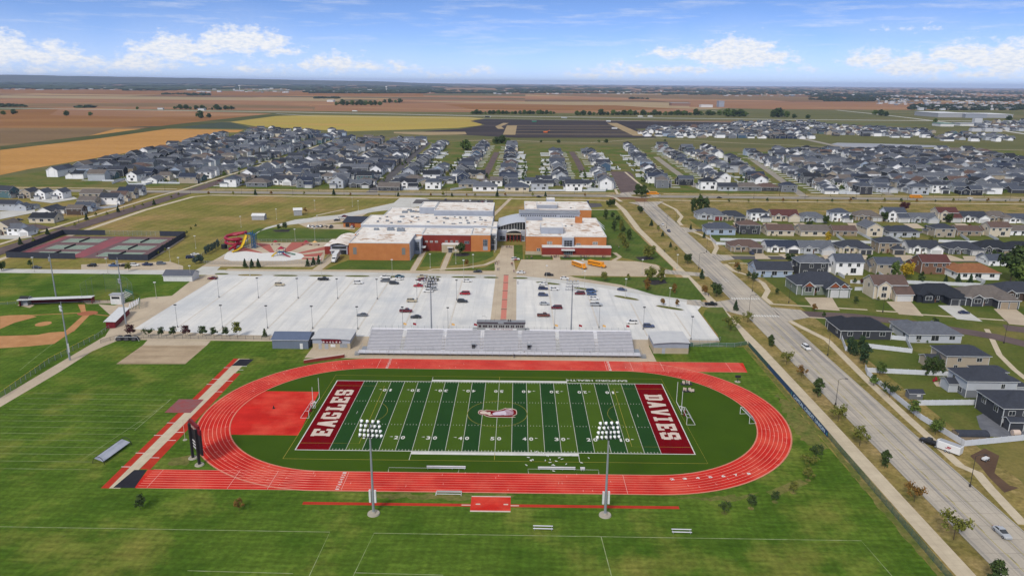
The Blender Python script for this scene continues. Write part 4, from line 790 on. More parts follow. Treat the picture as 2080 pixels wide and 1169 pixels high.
def win(x0, x1, z0, z1, y, side='s', bars=(2, 2), fr=m_mtl, name='window', gl_=glass):
    """window with mullions on a wall facing -y ('s') or +x ('e')"""
    mb = MB(); t_ = .12
    def bx(a, b, c, d, p0, p1, m):
        if side == 's': mb.box(a, b, y-p1, y-p0, c, d, m)
        else: mb.box(y+p0, y+p1, a, b, c, d, m)
    bx(x0, x1, z0, z1, -.05, .05, 1)
    for k in range(bars[0]+1): xx = x0+(x1-x0-t_)*k/bars[0]; bx(xx, xx+t_, z0, z1, .051, .11, 0)
    for k in range(bars[1]+1): zz = z0+(z1-z0-t_)*k/bars[1]; bx(x0, x1, zz, zz+t_, .052, .115, 0)
    return part(name, mb, [fr, gl_], sch)
block(-89.5, -55.2, 200, 226, 0, 9.9, b_or); block(-91.6, -51.5, 226.05, 246, 0, 9.8, b_or)
part('side_cladding', MB().box(-55.15, -54.9, 200.2, 225.6, 0, 9.8), m_mtl, sch)
block(-51.4, -22, 225.6, 246, 0, 9.7, b_rd); block(-21.95, -10.4, 225.1, 246, 0, 10, b_or, par=.7); block(-10.3, -6.8, 230.5, 246, 0, 9.8, m_mtl)
block(-54.8, -51.0, 217, 225.5, 0, 8.6, m_mtl); win(-54.3, -51.9, 2.2, 7.4, 217, bars=(3, 5)); 
part('canopy', MB().box(-51, -48.6, 219, 223, 3.3, 3.8), wht, sch)
lou = plain('grey_louver', (124, 124, 120), .7)
for x in (-87.2, -59.6): part('louver', MB().box(x, x+2.0, 199.93, 200.1, 3.4, 7.4), lou, sch)
for x in (-49.6, -46.6, -43.6): win(x, x+1.7, 5.2, 6.3, 225.6, bars=(1, 2), fr=wht, gl_=lou)
for x in (-37.6, -34.4, -31.3): win(x, x+1.6, 5.3, 6.5, 225.6, bars=(2, 1), fr=wht)
win(-26, -23.1, 4.6, 6.2, 225.6, bars=(3, 2)); win(-14.8, -12, 3.4, 7.4, 225.1, bars=(3, 4)); part('louver', MB().box(-14.8, -12, 225, 225.2, .9, 3.2), m_mtl, sch)
win(-10.1, -7.4, 3.5, 9.0, 230.5, bars=(3, 4)); win(-10.1, -8, .3, 2.8, 230.5, bars=(2, 2))
block(-39.2, -28.9, 221.4, 225.5, 0, 4.8, b_bg, par=.3); win(-35.3, -33, .05, 2.9, 221.4, bars=(3, 1), name='entrance_door'); part('canopy', MB().box(-35.8, -32.4, 219.6, 221.3, 3.2, 3.6), wht, sch)
block(-92, -10.2, 246.1, 279, 0, 11.6, m_mtl); block(-13, -7, 246.1, 262, 0, 11, m_mtl)
block(-84, -50.2, 279.1, 312, 0, 11.2, m_mtl); block(-50, -10.6, 280.5, 314, 0, 15.2, m_mtl); block(-61, -50.3, 290, 312.5, 0, 15.6, m_mtl)
# right wing
block(10.8, 58, 218, 279, 0, 11, b_or); part('base_course', MB().box(10.6, 20, 217.88, 217.98, 0, 2.2), b_bg, sch)
block(20.2, 60.6, 213.8, 217.9, 0, 5.4, b_rd, par=.7); part('base_course', MB().box(20.1, 60.7, 213.68, 213.78, 0, 1.1), b_bg, sch)
block(32, 38.8, 215.8, 217.95, 0, 10.9, m_mtl); block(19.6, 33, 226, 240, 11.1, 14.8, m_mtl)
win(33, 37.9, 5.2, 9.4, 215.8, bars=(3, 3)); win(33, 38, .1, 3.6, 213.75, bars=(4, 2), name='entrance_door'); part('canopy', MB().box(31.4, 39.2, 211.4, 213.7, 4.1, 4.6), wht, sch)
win(23.2, 26.2, 6.4, 8.2, 218, bars=(2, 2), fr=wht, gl_=lou); win(40.4, 43, 5.9, 7.2, 218, bars=(4, 1), fr=wht); win(50, 53, 6.4, 8.2, 218, bars=(2, 2), fr=wht, gl_=lou); win(17.2, 19.4, 2.2, 4, 218, bars=(2, 2), fr=wht)
block(10.7, 58.2, 313, 349, 0, 11, b_or); block(10.8, 47, 283.5, 312.8, 0, 10.6, m_mtl, cop=False)
block(19.6, 34, 318, 332, 11.1, 13.6, m_mtl); block(27, 33, 332.1, 340, 11.1, 15.4, m_mtl)
part('clerestory', MB().box(7, 47, 279.1, 286, 10.8, 14.2, 0).face(((6.6, 278.4, 14.2), (47.6, 278.4, 14.2), (47.6, 287, 15.2), (6.6, 287, 15.2)), 1).face(((6.6, 278.4, 14.2), (6.6, 287, 15.2), (47.6, 287, 15.2), (47.6, 278.4, 14.2)), 1), [m_mtl, plain('silver_roof_sheet', (196, 200, 206), .5)], sch)
for k in range(16): win(8+k*1.5, 8.9+k*1.5, 12, 13.3, 279.05, bars=(1, 1))
for k in range(10): win(34+k*1.2, 34.8+k*1.2, 11.8, 12.9, 279.05, bars=(1, 1))
part('stair_tower', MB().box(43, 47.4, 262, 266, 11.1, 14.6), b_or, sch); part('roof_screen', MB().box(11.4, 22, 270, 270.4, 11.1, 13.8), m_mtl, sch); part('roof_screen', MB().box(11.4, 21, 306, 306.4, 10.7, 12.6), m_mtl, sch)
# glazed atrium with curved roof, and the entrance between the wings
mb = MB(); NS = 10
def arc(k): t = k/NS; return (-7+17.7*t, 8.6+3.4*math.sin(t*math.pi*.55))
for k in range(NS):
    (a, za), (b, zb) = arc(k), arc(k+1); mb.face(((a, 260, za), (b, 260, zb), (b, 291, zb), (a, 291, za))); mb.face(((a, 260, za-.4), (b, 260, zb-.4), (b, 260, zb), (a, 260, za)))
part('curved_roof', mb, plain('silver_roof_sheet', (196, 200, 206), .5), sch)
mb = MB()
for k in range(NS): (a, za), (b, zb) = arc(k), arc(k+1); mb.face(((a, 261, 6.6), (b, 261, 6.6), (b, 261, zb-.3), (a, 261, za-.3)), 1); mb.box(a, a+.15, 260.8, 260.95, 6.6, za-.3, 0)
mb.box(-6.8, 10.7, 260.85, 261.1, 6.2, 6.6, 0); part('glazing', mb, [wht, glass], sch)
part('wall', MB().box(-6.7, -1.2, 256, 290, 0, 6.2, 0).box(8, 10.7, 256, 290, 0, 6.2, 0).box(-1.1, 7.9, 262.2, 290, 0, 6.1, 0), [m_mtl], sch)
win(-5.6, -2, .8, 3.4, 256, bars=(2, 2)); win(8.4, 10.4, .8, 3.6, 256, bars=(2, 2))
part('porch_roof', MB().prism([(-1.4, 254.4), (8.1, 254.4), (8.1, 262), (-1.4, 262)], 4.6, 5.2, 0), b_bg, sch)
mb = MB()
for k in range(8):
    a, b = -1.2+k*1.15, -.05+k*1.15; za, zb = 5.3+1.7*math.sin(.3+k*.3), 5.3+1.7*math.sin(.3+(k+1)*.3); mb.face(((a, 255.4, za), (b, 255.4, zb), (b, 262, zb), (a, 262, za)), 0); mb.face(((a, 255.9, 5.2), (b, 255.9, 5.2), (b, 255.9, zb-.2), (a, 255.9, za-.2)), 1)
part('porch_vault', mb, [wht, glass], sch)
for k in range(5): win(-.9+k*1.75, .55+k*1.75, .1, 2.9, 262.1, bars=(2, 1), name='entrance_door', fr=wht)
for x in (-1.0, 1.2, 3.4, 5.6, 7.7): part('porch_pillar', MB().box(x-.25, x+.25, 254.6, 255.1, 0, 4.6), b_rd, sch)
# rooftop machinery
acm = plain('air_unit_grey', (132, 140, 150), .6); ru = random.Random(5)
def unit(x, y, z, a, b, h):
    mb = MB().box(x-a/2, x+a/2, y-b/2, y+b/2, z, z+h, 0); [mb.cyl((x-a/4+k*a/2, y, z+h), (x-a/4+k*a/2, y, z+h+.15), min(a, b)*.2, n=10, m=1) for k in (0, 1)]; part('air_unit', mb, [acm, dark], sch)
unit(-72, 238, 9.9, 4.2, 2.4, 1.6); unit(-65.5, 236, 9.9, 4.6, 2.6, 1.8); unit(-81, 239, 9.9, 3, 2, 1)
for k in range(30): unit(ru.uniform(-84, -14), ru.uniform(250, 275), 11.7, ru.uniform(1, 2.4), 1.2, ru.uniform(.4, .9))
for k in range(7): unit(ru.uniform(-74, -58), ru.uniform(284, 308) if k > 2 else 296, 11.3, ru.uniform(1.4, 3.4), 1.8, ru.uniform(.6, 1.2))
for x, y in ((36, 250), (40, 252), (44, 320), (15, 300)): unit(x, y, 11.1, 1.2, 1, .5)
mb = MB()
for x, y, z, n_ in ((-30, 265, 11.7, 0), (-68, 262, 11.7, 0), (24, 262, 11.1, 0), (48, 335, 11.1, 0), (-76, 215, 9.98, 0), (-30, 300, 15.3, 0)):
    mb.cyl((x, y, z), (x, y, z+.5), .35, n=8)
part('roof_vent', mb, wht, sch)
# eaves sculpture at the far right corner of the roof
part('corner_fin', MB().face(((57.8, 268, 11.6), (60.5, 256, 9.6), (61, 248, 9.2), (58.4, 252, 11.2))).face(((57.8, 272, 11.8), (61.4, 262, 9.4), (61.8, 258, 9.2), (58.8, 262, 11.2))), wht, sch)
# pool house (low annex with curved roofs)
ph = thing('pool_house', 'low white-roofed pool annex with red brick ends beside the orange gym', 'building', (0, 0, 0))
part('wall', MB().box(-107, -103.6, 214, 217.5, 0, 4.2, 0).box(-93.4, -89.7, 213, 217, 0, 4.2, 0).box(-103.5, -93.5, 214, 240, 0, 5.6, 1), [b_rd, m_mtl], ph)
mb = MB()
for k in range(8):
    a, b = k/8, (k+1)/8; mb.face(((-104.2+a*11, 212.5, 5.6+1.3*math.sin(a*3.14)), (-104.2+b*11, 212.5, 5.6+1.3*math.sin(b*3.14)), (-104.2+b*11, 244, 5.6+1.3*math.sin(b*3.14)), (-104.2+a*11, 244, 5.6+1.3*math.sin(a*3.14))))
mb.box(-108, -103.6, 216, 236, 4.3, 4.5); part('roof', mb, m_roof, ph)
part('window', MB().box(-102.6, -94.4, 213.85, 214, 3.4, 4.8), glass, ph); part('door', MB().box(-97.4, -94.4, 213.8, 214, 0, 2.6), glass, ph); part('canopy', MB().box(-103.4, -97.8, 211.4, 213.8, 2.6, 3.1), wht, ph)
# dark-roofed garage building west of the school
gr_ = thing('service_building', 'service building with a dark shingle roof at the school west lot', 'building', (-106, 306, 0), .02)
part('wall', MB().box(-9.5, 11, -8, 8, 0, 3.6), b_or, gr_); part('roof', MB().face(((-10.3, -9, 3.5), (12, -9, 3.5), (9, 0, 6.4), (-8, 0, 6.4))).face(((12, 9, 3.5), (-10.3, 9, 3.5), (-8, 0, 6.4), (9, 0, 6.4))).face(((-10.3, 9, 3.5), (-10.3, -9, 3.5), (-8, 0, 6.4))).face(((12, -9, 3.5), (12, 9, 3.5), (9, 0, 6.4))), plain('dark_shingle', (50, 56, 70), .9), gr_)
for x in (-8, -4.4): part('garage_door', MB().box(x, x+2.8, -8.06, -7.9, 0, 2.6), dark if x < -5 else b_rd, gr_)
g2 = thing('storage_building', 'small blue-grey roofed building behind the service building', 'building', (-84, 322, 0), .02)
part('wall', MB().box(-8, 8, -5, 5, 0, 3.2), m_mtl, g2); part('roof', MB().face(((-8.6, -5.6, 3.2), (8.6, -5.6, 3.2), (8, 0, 5), (-8, 0, 5))).face(((8.6, 5.6, 3.2), (-8.6, 5.6, 3.2), (-8, 0, 5), (8, 0, 5))), plain('slate_metal_roof', (84, 96, 116), .7), g2)
# ================================================================ SMALL BUILDINGS
def gable(label, name, loc, rz, w_, d_, h, rh, wm, rm, cat='shed', ov=.4, axis='x', doors=()):
    t_ = thing(name, label, cat, loc, rz); mb = MB().box(-w_/2, w_/2, -d_/2, d_/2, 0, h)
    if axis == 'x':
        for s_ in (-1, 1): mb.face(((s_*w_/2, -d_/2, h), (s_*w_/2, d_/2, h), (s_*w_/2, 0, h+rh)))
    part('wall', mb, wm, t_); k = rh/(d_/2); e = h-ov*k; W_ = w_/2+ov; D_ = d_/2+ov
    rb_ = MB(); th = .16
    for s_ in (-1, 1): rb_.face(((-W_, s_*D_, e), (W_, s_*D_, e), (W_, 0, h+rh+.02), (-W_, 0, h+rh+.02))); rb_.face(((-W_, s_*D_, e+th), (W_, s_*D_, e+th), (W_, 0, h+rh+.02+th), (-W_, 0, h+rh+.02+th))); rb_.face(((-W_, s_*D_, e), (W_, s_*D_, e), (W_, s_*D_, e+th), (-W_, s_*D_, e+th)), 1)
    for q in (-1, 1):
        for s_ in (-1, 1): rb_.face(((q*W_, s_*D_, e), (q*W_, 0, h+rh+.02), (q*W_, 0, h+rh+.02+th), (q*W_, s_*D_, e+th)), 1)
    part('roof', rb_, [rm, wht], t_)
    for (x, ww, hh, mm) in doors: part('door', MB().box(x-ww/2, x+ww/2, -d_/2-.06, -d_/2+.05, 0, hh), mm, t_)
    return t_
rib = lambda n_, c_: mat(n_, lin(c_), .6, tuple(x*.9 for x in lin(c_)), .5, joints=(.6, 50, .05, .85, 1))
slate = rib('slate_metal_siding', (112, 122, 138)); blu = rib('blue_grey_metal_roof', (92, 104, 128))
gable('slate grey metal shed with a blue-grey gable roof', 'metal_shed', (-79.9, 59.6), 0, 13.6, 9.4, 3.6, 1.5, slate, blu, doors=((4.2, 1.1, 2.2, wht),))
gable('white-walled shed with a grey shingle roof above the car park corner', 'storage_shed', (G(360, 571)[0]+.5, G(360, 571)[1]+4), 0, 14.5, 8.5, 3, 1.9, wht, plain('grey_shingle', (92, 96, 106), .9))
gable('small light grey metal shed on the dry field, nearer of two', 'field_shed', (G(524, 447)[0], G(524, 447)[1]+3), 0, 9, 5.5, 3.2, 1.2, gry, wht)
gable('small light grey metal shed on the dry field, farther of two', 'field_shed', (G(603, 438)[0], G(603, 438)[1]+3), .3, 6, 5.5, 4.2, 1.2, gry, wht)
def vault(label, name, x0, x1, y0, y1, h, rise, aw=None):
    t_ = thing(name, label, 'building', ((x0+x1)/2, (y0+y1)/2, 0)); w_, d_ = x1-x0, y1-y0
    part('base_wall', MB().box(-w_/2, w_/2, -d_/2, d_/2, 0, 2.3), b_bg, t_); n_ = 8; mb = MB(); rf = MB()
    P = [(-w_/2+w_*k/n_, h+rise*math.sin(math.pi*(.18+.5*k/n_) if x0 > 0 else math.pi*(.32+.5*k/n_))) for k in range(n_+1)]
    for k in range(n_):
        (a, za), (b, zb) = P[k], P[k+1]
        for s_ in (-1, 1): mb.face(((a, s_*d_/2, 2.31), (b, s_*d_/2, 2.31), (b, s_*d_/2, zb), (a, s_*d_/2, za)))
        rf.face(((a*1.05, -d_/2-.7, za+.1), (b*1.05, -d_/2-.7, zb+.1), (b*1.05, d_/2+.7, zb+.1), (a*1.05, d_/2+.7, za+.1))); rf.face(((a*1.05, -d_/2-.7, za-.08), (b*1.05, -d_/2-.7, zb-.08), (b*1.05, -d_/2-.7, zb+.1), (a*1.05, -d_/2-.7, za+.1)), 1)
    for s_, k in ((-1, 0), (1, n_)): mb.face(((s_*w_/2, -d_/2, 2.31), (s_*w_/2, d_/2, 2.31), (s_*w_/2, d_/2, P[k][1]), (s_*w_/2, -d_/2, P[k][1])))
    part('metal_wall', mb, m_mtl, t_); part('roof', rf, [mat('pale_metal_roof', lin((198, 198, 196)), .6, lin((188, 188, 188)), .3), gry], t_); return t_
cs = vault('concession stand with curved pale roof and maroon EAGLES awning', 'concession_stand', -71.4, -57.2, 55, 66, 3.4, 1.0)
ag = part('awning', MB().box(-3.6, 3.4, -5.9, -5.6, 3.5, 3.9, 0), maroon, cs)
for k, ch in enumerate('EAGLES'):
    x = -3.2+k*1.2; b_ = link('letter_panel', MB().box(x-.02, x+1.02, -5.86, -5.62, 2.5, 3.45).mesh('letter_panel', maroon if k % 2 else maroon), ag); t = font(ch, .66, .6, .04); t.v = [(a+x+.5, -5.89, b+2.98) for a, b, c_ in t.v]; link('lettering', t.mesh('lettering', wht), b_)
part('door', MB().box(-4.9, -3.7, -5.57, -5.45, 0, 2.2), gry, cs); part('door', MB().box(-2.6, -1.2, -5.57, -5.45, 0, 2.2), gry, cs); part('poster', MB().box(-.3, 1.5, -5.57, -5.45, .9, 2.0), wht, cs); part('serving_shutter', MB().box(3.2, 6, -5.57, -5.45, .7, 2.2), steel, cs)
rbd = vault('block building with curved white metal roof right of the grandstand', 'ticket_building', 57.3, 70.4, 54, 66, 3.4, 1.3); part('door', MB().box(-3.4, -2.2, -6.08, -5.95, 0, 2.2), gry, rbd)
rw_ = thing('brick_terrace_wall', 'low curved red brick wall with pale cap beside the track', 'wall', (0, 0, 0)); P = gp((617, 738), (650, 733), (680, 729), (699, 726)); P0 = gp((617, 738), (637, 716))
part('wall', MB().strip(P, .01, 0).add(MB().prism(P+[(x+.1, y+.5) for x, y in P[::-1]], 0, 1.2)), b_rd, rw_); part('cap', MB().prism([(x, y-.05) for x, y in P]+[(x+.1, y+.6) for x, y in P[::-1]], 1.21, 1.35), m_cream, rw_)
# dugouts, stands and batting screen of the ball field
def dugout(label, a, b, rz, L, d_, h, wm, open_=True):
    c_ = ((a[0]+b[0])/2, (a[1]+b[1])/2); t_ = thing('dugout', label, 'dugout', c_, rz)
    part('wall', MB().box(-L/2, L/2, -d_/2, -d_/2+.2, 0, h).box(-L/2, -L/2+.2, -d_/2+.2, d_/2, 0, h).box(L/2-.2, L/2, -d_/2+.2, d_/2, 0, h), wm, t_)
    part('roof', MB().face(((-L/2-.4, -d_/2-.4, h), (L/2+.4, -d_/2-.4, h), (L/2+.4, d_/2+.6, h+.4), (-L/2-.4, d_/2+.6, h+.4))).box(-L/2-.4, L/2+.4, d_/2+.6, d_/2+.7, h+.1, h+.42), wht, t_); part('bench', MB().box(-L/2+.5, L/2-.5, -d_/2+.6, -d_/2+1, .4, .5), alu, t_); return t_
A_, B_ = G(222, 670), G(258, 634); dugout('red dugout with a white roof beside the car park corner', A_, B_, math.atan2(B_[1]-A_[1], B_[0]-A_[0])-0, 20, 3.4, 2.7, maroon)
A_, B_ = G(64, 619), G(170, 615); dugout('long dugout with a white roof and dark open front behind third base', A_, B_, math.atan2(B_[1]-A_[1], B_[0]-A_[0])+math.pi, 30, 3.6, 2.8, maroon)
gable('tiny pale hut with dark roof at the end of the long dugout', 'scorer_hut', G(54, 618), 0, 3.4, 3.4, 2.9, .9, gry, dark)
def mini_stand(label, loc, rz, L, n_, m=alu):
    t_ = thing('ball_field_stand', label, 'stand', loc, rz)
    for k in range(n_): part('seat', MB().box(-L/2, L/2, k*.75, k*.75+.35, .5+.4*k, .56+.4*k), m, t_); 
    mb = MB()
    for x in (-L/2, 0, L/2): mb.cyl((x, 0, .1), (x, n_*.75, .4*n_), .06); mb.cyl((x, n_*.75, 0), (x, n_*.75, .4*n_+1.2), .05)
    mb.box(-L/2, L/2, n_*.75, n_*.75+.05, .4*n_+.2, .4*n_+1.1); part('frame', mb, plain('green_paint', (60, 120, 104), .7), t_)
mini_stand('small aluminium stand with green frame behind home plate', G(262, 624), -1.15, 10, 6); mini_stand('second small aluminium stand beside the white scorer booth', G(247, 606), -.7, 8, 5)
bt = thing('scorer_booth', 'white raised scorer booth behind home plate', 'booth', G(240, 616)); part('wall', MB().box(-2.4, 2.4, -1.5, 1.5, .0, 4.4), wht, bt); part('roof', MB().box(-2.8, 2.8, -1.9, 1.9, 4.4, 4.6), gry, bt); part('window', MB().box(-1.8, 1.8, -1.56, -1.4, 2.6, 3.6), glass, bt)
mesh_m = None
def chain(name, rgb, alpha):
    m = bpy.data.materials.new(name); m.use_nodes = True; t = m.node_tree; b = t.nodes['Principled BSDF']; b.inputs['Base Color'].default_value = (*lin(rgb), 1); b.inputs['Roughness'].default_value = .6
    tr_ = t.nodes.new('ShaderNodeBsdfTransparent'); mx_ = t.nodes.new('ShaderNodeMixShader'); mx_.inputs[0].default_value = alpha; t.links.new(tr_.outputs[0], mx_.inputs[1]); t.links.new(b.outputs[0], mx_.inputs[2]); t.links.new(mx_.outputs[0], t.nodes['Material Output'].inputs[0]); return m
mesh_g = chain('grey_chain_link', (120, 122, 118), .28); mesh_gn = chain('green_chain_link', (78, 112, 96), .6); mesh_n = chain('netting', (90, 104, 96), .16); screen = plain('dark_wind_screen', (58, 62, 74), .9)
def fence(label, pts, h, meshm, postm, step=3., name='fence', topm=None, slats=None, group=None, pw=.05):
    t_ = thing(name, label, 'fence', (0, 0, 0)); fm_, pm, tm = MB(), MB(), MB()
    for (a, b) in zip(pts[:-1], pts[1:]):
        a, b = Vector((*a, 0)), Vector((*b, 0)); L = (b-a).length; n_ = max(1, int(L/step)); fm_.face(((a.x, a.y, .03), (b.x, b.y, .03), (b.x, b.y, h), (a.x, a.y, h)))
        for k in range(n_): p = a.lerp(b, k/n_); pm.cyl(p, (p.x, p.y, h+.05), pw, n=5)
        tm.cyl((a.x, a.y, h), (b.x, b.y, h), pw*.8, n=5)
    pm.cyl((*pts[-1], 0), (*pts[-1], h), pw, n=5)
    part('mesh_panel', fm_, meshm, t_); po = part('posts_row', pm, postm, t_); po['kind'] = 'stuff'; po.name = 'fence_post'; part('top_rail', tm, topm or postm, t_); return t_
ypipe = plain('yellow_pipe', (214, 190, 40), .6)
fence('outfield chain fence with a yellow top pipe along the left path', gp((0, 809), (100, 738), (193, 689)), 2.1, mesh_g, steel, topm=ypipe, pw=.07)
fence('chain fence joining the path corner to the red dugout', gp((193, 689), (200, 684), (222, 668)), 1.6, mesh_g, steel)
fence('low chain fence with dark posts between practice field and car park', [(-154, 58.5), (-150, 64.8), (-88, 64.8)], 1.5, mesh_g, dark)
fence('low chain fence behind the block building, ending at the bins', [(71, 66.5), (84, 66.5), (86.6, 69.4)], 1.6, mesh_g, steel)
fence('yellow rail fence piece left of the long dugout', gp((0, 619), (47, 616)), 1.4, mesh_g, steel, topm=ypipe)
fence('green mesh fence along the pavement, from the bend to the near lawn corner', [(95.8, 64), (96, 5), (95.4, -40), (95, -80), (94.6, -140)], 1.8, mesh_gn, plain('green_post', (70, 100, 86), .7))
fence('short green mesh fence closing the grass corner beyond the far straight', [(71, 62), (90, 62), (95.6, 64.5)], 1.7, mesh_gn, steel)
fence('tall curved batting net of the ball field', gp((168, 616), (190, 600), (215, 592), (240, 594), (262, 602), (272, 614)), 9, mesh_n, plain('net_mast', (110, 124, 120), .7), step=6)
fence('chain fence between the long dugout and home plate', gp((170, 617), (236, 615)), 1.6, mesh_g, maroon)
# banner on the fence
bn = thing('fence_banner', 'long navy banner reading CAPITAL CREDIT UNION on the green fence', 'banner', (0, 0, 0)); p0, p1 = Vector((*G(1597, 803), 0)), Vector((*G(1676, 890), 0))
part('navy_screen', MB().face(((95.86, 63, .1), (95.9, p0.y+.3, .1), (95.9, p0.y+.3, 1.8), (95.86, 63, 1.8))), plain('navy_fabric', (46, 76, 112), .85), bn); y1_ = G(1672, 888)[1]; y0_ = p0.y
part('printed_screen', MB().face(((95.72, y0_, .1), (95.6, y1_, .1), (95.6, y1_, 1.95), (95.72, y0_, 1.95))), plain('printed_navy', (40, 70, 110), .85), bn)
t = font('CAPITAL CREDIT UNION', 1.15, (y0_-y1_)*.86, .03); mb = MB(); mb.v = [(95.55, (y0_+y1_)/2-x, y+1.03) for x, y, z in t.v]; mb.f = t.f; mb.m = t.m; part('lettering', mb, plain('pale_blue_print', (206, 226, 240), .8), bn)
part('teal_tab', MB().face(((95.56, y0_-.3, .5), (95.56, y0_-.8, .5), (95.56, y0_-.8, 1.7), (95.56, y0_-.3, 1.7))).face(((95.52, y1_+.3, .5), (95.52, y1_+.9, .5), (95.52, y1_+.9, 1.2), (95.52, y1_+.3, 1.2))), plain('teal_print', (70, 160, 160), .8), bn)
# tennis enclosure
tl = [(-283.5, 197.5), (-243, 195.5)], [(-243+19, 194.8), (-201.2, 194)], [(-201.2, 194), (-209, 260.5)], [(-209, 260.5), (-226, 261)], [(-289.5, 262), (-283.5, 197.5)], [(-262, 262), (-289.5, 262)]
for i, (a, b) in enumerate(tl):
    fence(['dark windscreen fence, left part of the courts near side', 'dark windscreen fence, right part of the courts near side', 'dark windscreen fence on the right side of the tennis courts', 'dark windscreen fence, right part of the courts far side', 'dark windscreen fence on the left side of the tennis courts', 'dark windscreen fence, left part of the courts far side'][i], [a, b], 3.4, screen, dark, group='tennis fences')
fence('see-through fence, middle of the courts far side', [(-226, 261), (-262, 262)], 3.2, mesh_g, gry); 
for (x, y), lb in zip(CRT, ('near left', 'middle left', 'far left', 'near right', 'middle right', 'far right')):
    t_ = thing('tennis_net', f'dark tennis net on the {lb} court', 'net', (x, y)); part('mesh_panel', MB().box(-.03, .03, -5.8, 5.8, 0, 1.0), dark, t_); [part('post', MB().cyl((0, s_*5.8, 0), (0, s_*5.8, 1.1), .06), dark, t_) for s_ in (-1, 1)]
# water park
fence('pale railing round the pool, near side', gp((405, 533), (420, 536), (520, 539), (658, 534), (670, 520)), 1.8, mesh_g, gry, step=2); fence('railing round the pool, left side', gp((405, 533), (410, 520), (455, 490)), 1.8, mesh_g, gry); fence('railing round the pool, far side', [(-158, 246), (-106, 249)], 1.8, mesh_g, gry)
wt = thing('water_slide', 'water slide tower with red spiral tubes, yellow slide and blue steps', 'water slide', (-156.5, 229.5, 0)); rdt = plain('red_slide_plastic', (158, 30, 54), .4); ylt = plain('yellow_slide_plastic', (228, 190, 40), .4); blt = plain('blue_steel', (36, 92, 136), .5)
part('tower_frame', MB().box(-1.8, 1.8, -1.8, 1.8, 8.6, 8.9), blt, wt)
mb = MB()
for a in (-1.7, 1.7):
    for b in (-1.7, 1.7): mb.cyl((a, b, 0), (a, b, 10.4), .16)
for k in range(9):
    mb.box(1.9, 4.0, -1.4+.0*k, 1.4, k*1.0+.1, k*1.0+.25); mb.cyl((1.9 if k % 2 else 4, -1.5, k*1.0), (4 if k % 2 else 1.9, -1.5, k*1.0+1.2), .12)
for a in (2, 4): mb.cyl((a, -1.5, 0), (a, -1.5, 9.6), .14); mb.cyl((a, 1.5, 0), (a, 1.5, 9.6), .14)
part('stair_tower', mb, blt, wt)
mb = MB(); mb.tube([(-1.2, 0, 9.8), (-3, -1, 9.2), (-6, -1, 8.6)]+[(-8.5+4.6*math.cos(t), -3+4.2*math.sin(t), 8.4-.42*t) for t in [1.2+.35*k for k in range(38)]]+[(-6, -8, 2.2), (-4.6, -11.5, 1.2)], .85, 8); part('spiral_tube', mb, rdt, wt)
mb = MB(); mb.tube([(-2, 1, 9.2), (-5, 3, 8.6), (-10, 3.4, 8), (-13.6, 0, 7.2), (-12, -4, 6.2), (-8, -5.5, 5.4), (-5, -4, 4.6), (-5.5, -9, 3.2), (-8.2, -12, 1.4)], .75, 8); part('red_flume', mb, rdt, wt)
mb = MB(); mb.tube([(-.4, -1.6, 9), (-.6, -3, 8.9), (-1.2, -6.5, 5), (-1.7, -9.5, 2.6), (-3.4, -12.2, 1.4), (-5.6, -14, .9)], .85, 8, half=True); part('yellow_chute', mb, ylt, wt)
mb = MB(); [mb.cyl((-8.5+4.6*math.cos(t), -3+4.2*math.sin(t), 0), (-8.5+4.6*math.cos(t), -3+4.2*math.sin(t), 7), .14) for t in (.3, 1.5, 2.9, 4.2, 5.3)]; mb.cyl((-1.4, -8, 0), (-1.4, -8, 3), .12); part('support_post', mb, gry, wt)
part('plunge_tank', MB().cyl((-14.5, -3, 0), (-14.5, -3, 2.6), 1.7, n=12), dark, wt)
ps = thing('splash_playset', 'small pool playset with red roofs, green chute and yellow slide', 'playground', G(572, 518)); part('platform', MB().box(-2, 2, -2, 2, 1.8, 2.0), blt, ps); mb = MB(); [mb.cyl((a, b, 0), (a, b, 4), .12) for a in (-1.9, 1.9) for b in (-1.9, 1.9)]; part('frame', mb, blt, ps)
part('roof', MB().cyl((0, 0, 4), (0, 0, 5.4), 2.6, .05, 4), rdt, ps); part('green_chute', MB().tube([(2, 0, 2.2), (5, .3, 1.4), (8, .4, .6)], .5, 6, half=True), plain('green_plastic', (40, 110, 80), .5), ps); part('yellow_slide', MB().tube([(-1.8, -1, 2.2), (-3.4, -2.4, 1.4), (-4, -5, .5)], .55, 6, half=True), ylt, ps); part('red_slide', MB().tube([(1, -2, 2.2), (3.5, -4, 1.2), (6.5, -5.2, .5)], .5, 6, half=True), rdt, ps)
for px, lb in (((622, 497), 'folded red parasol with loungers, left on the pool deck'), ((640, 498), 'folded orange parasol with loungers, right on the pool deck'), ((560, 497), 'red parasol and loungers at the far pool railing')):
    t_ = thing('pool_parasol', lb, 'parasol', G(*px)); part('canopy', MB().cyl((0, 0, 2), (0, 0, 2.9), 1.6, .1, 8), fora if 'orange' in lb else rdt, t_); part('pole', MB().cyl((0, 0, 0), (0, 0, 2.1), .06), gry, t_); part('lounger', MB().box(-2.6, -1.9, -1, .9, .3, .45).box(1.9, 2.6, -1, .9, .3, .45), maroon, t_)
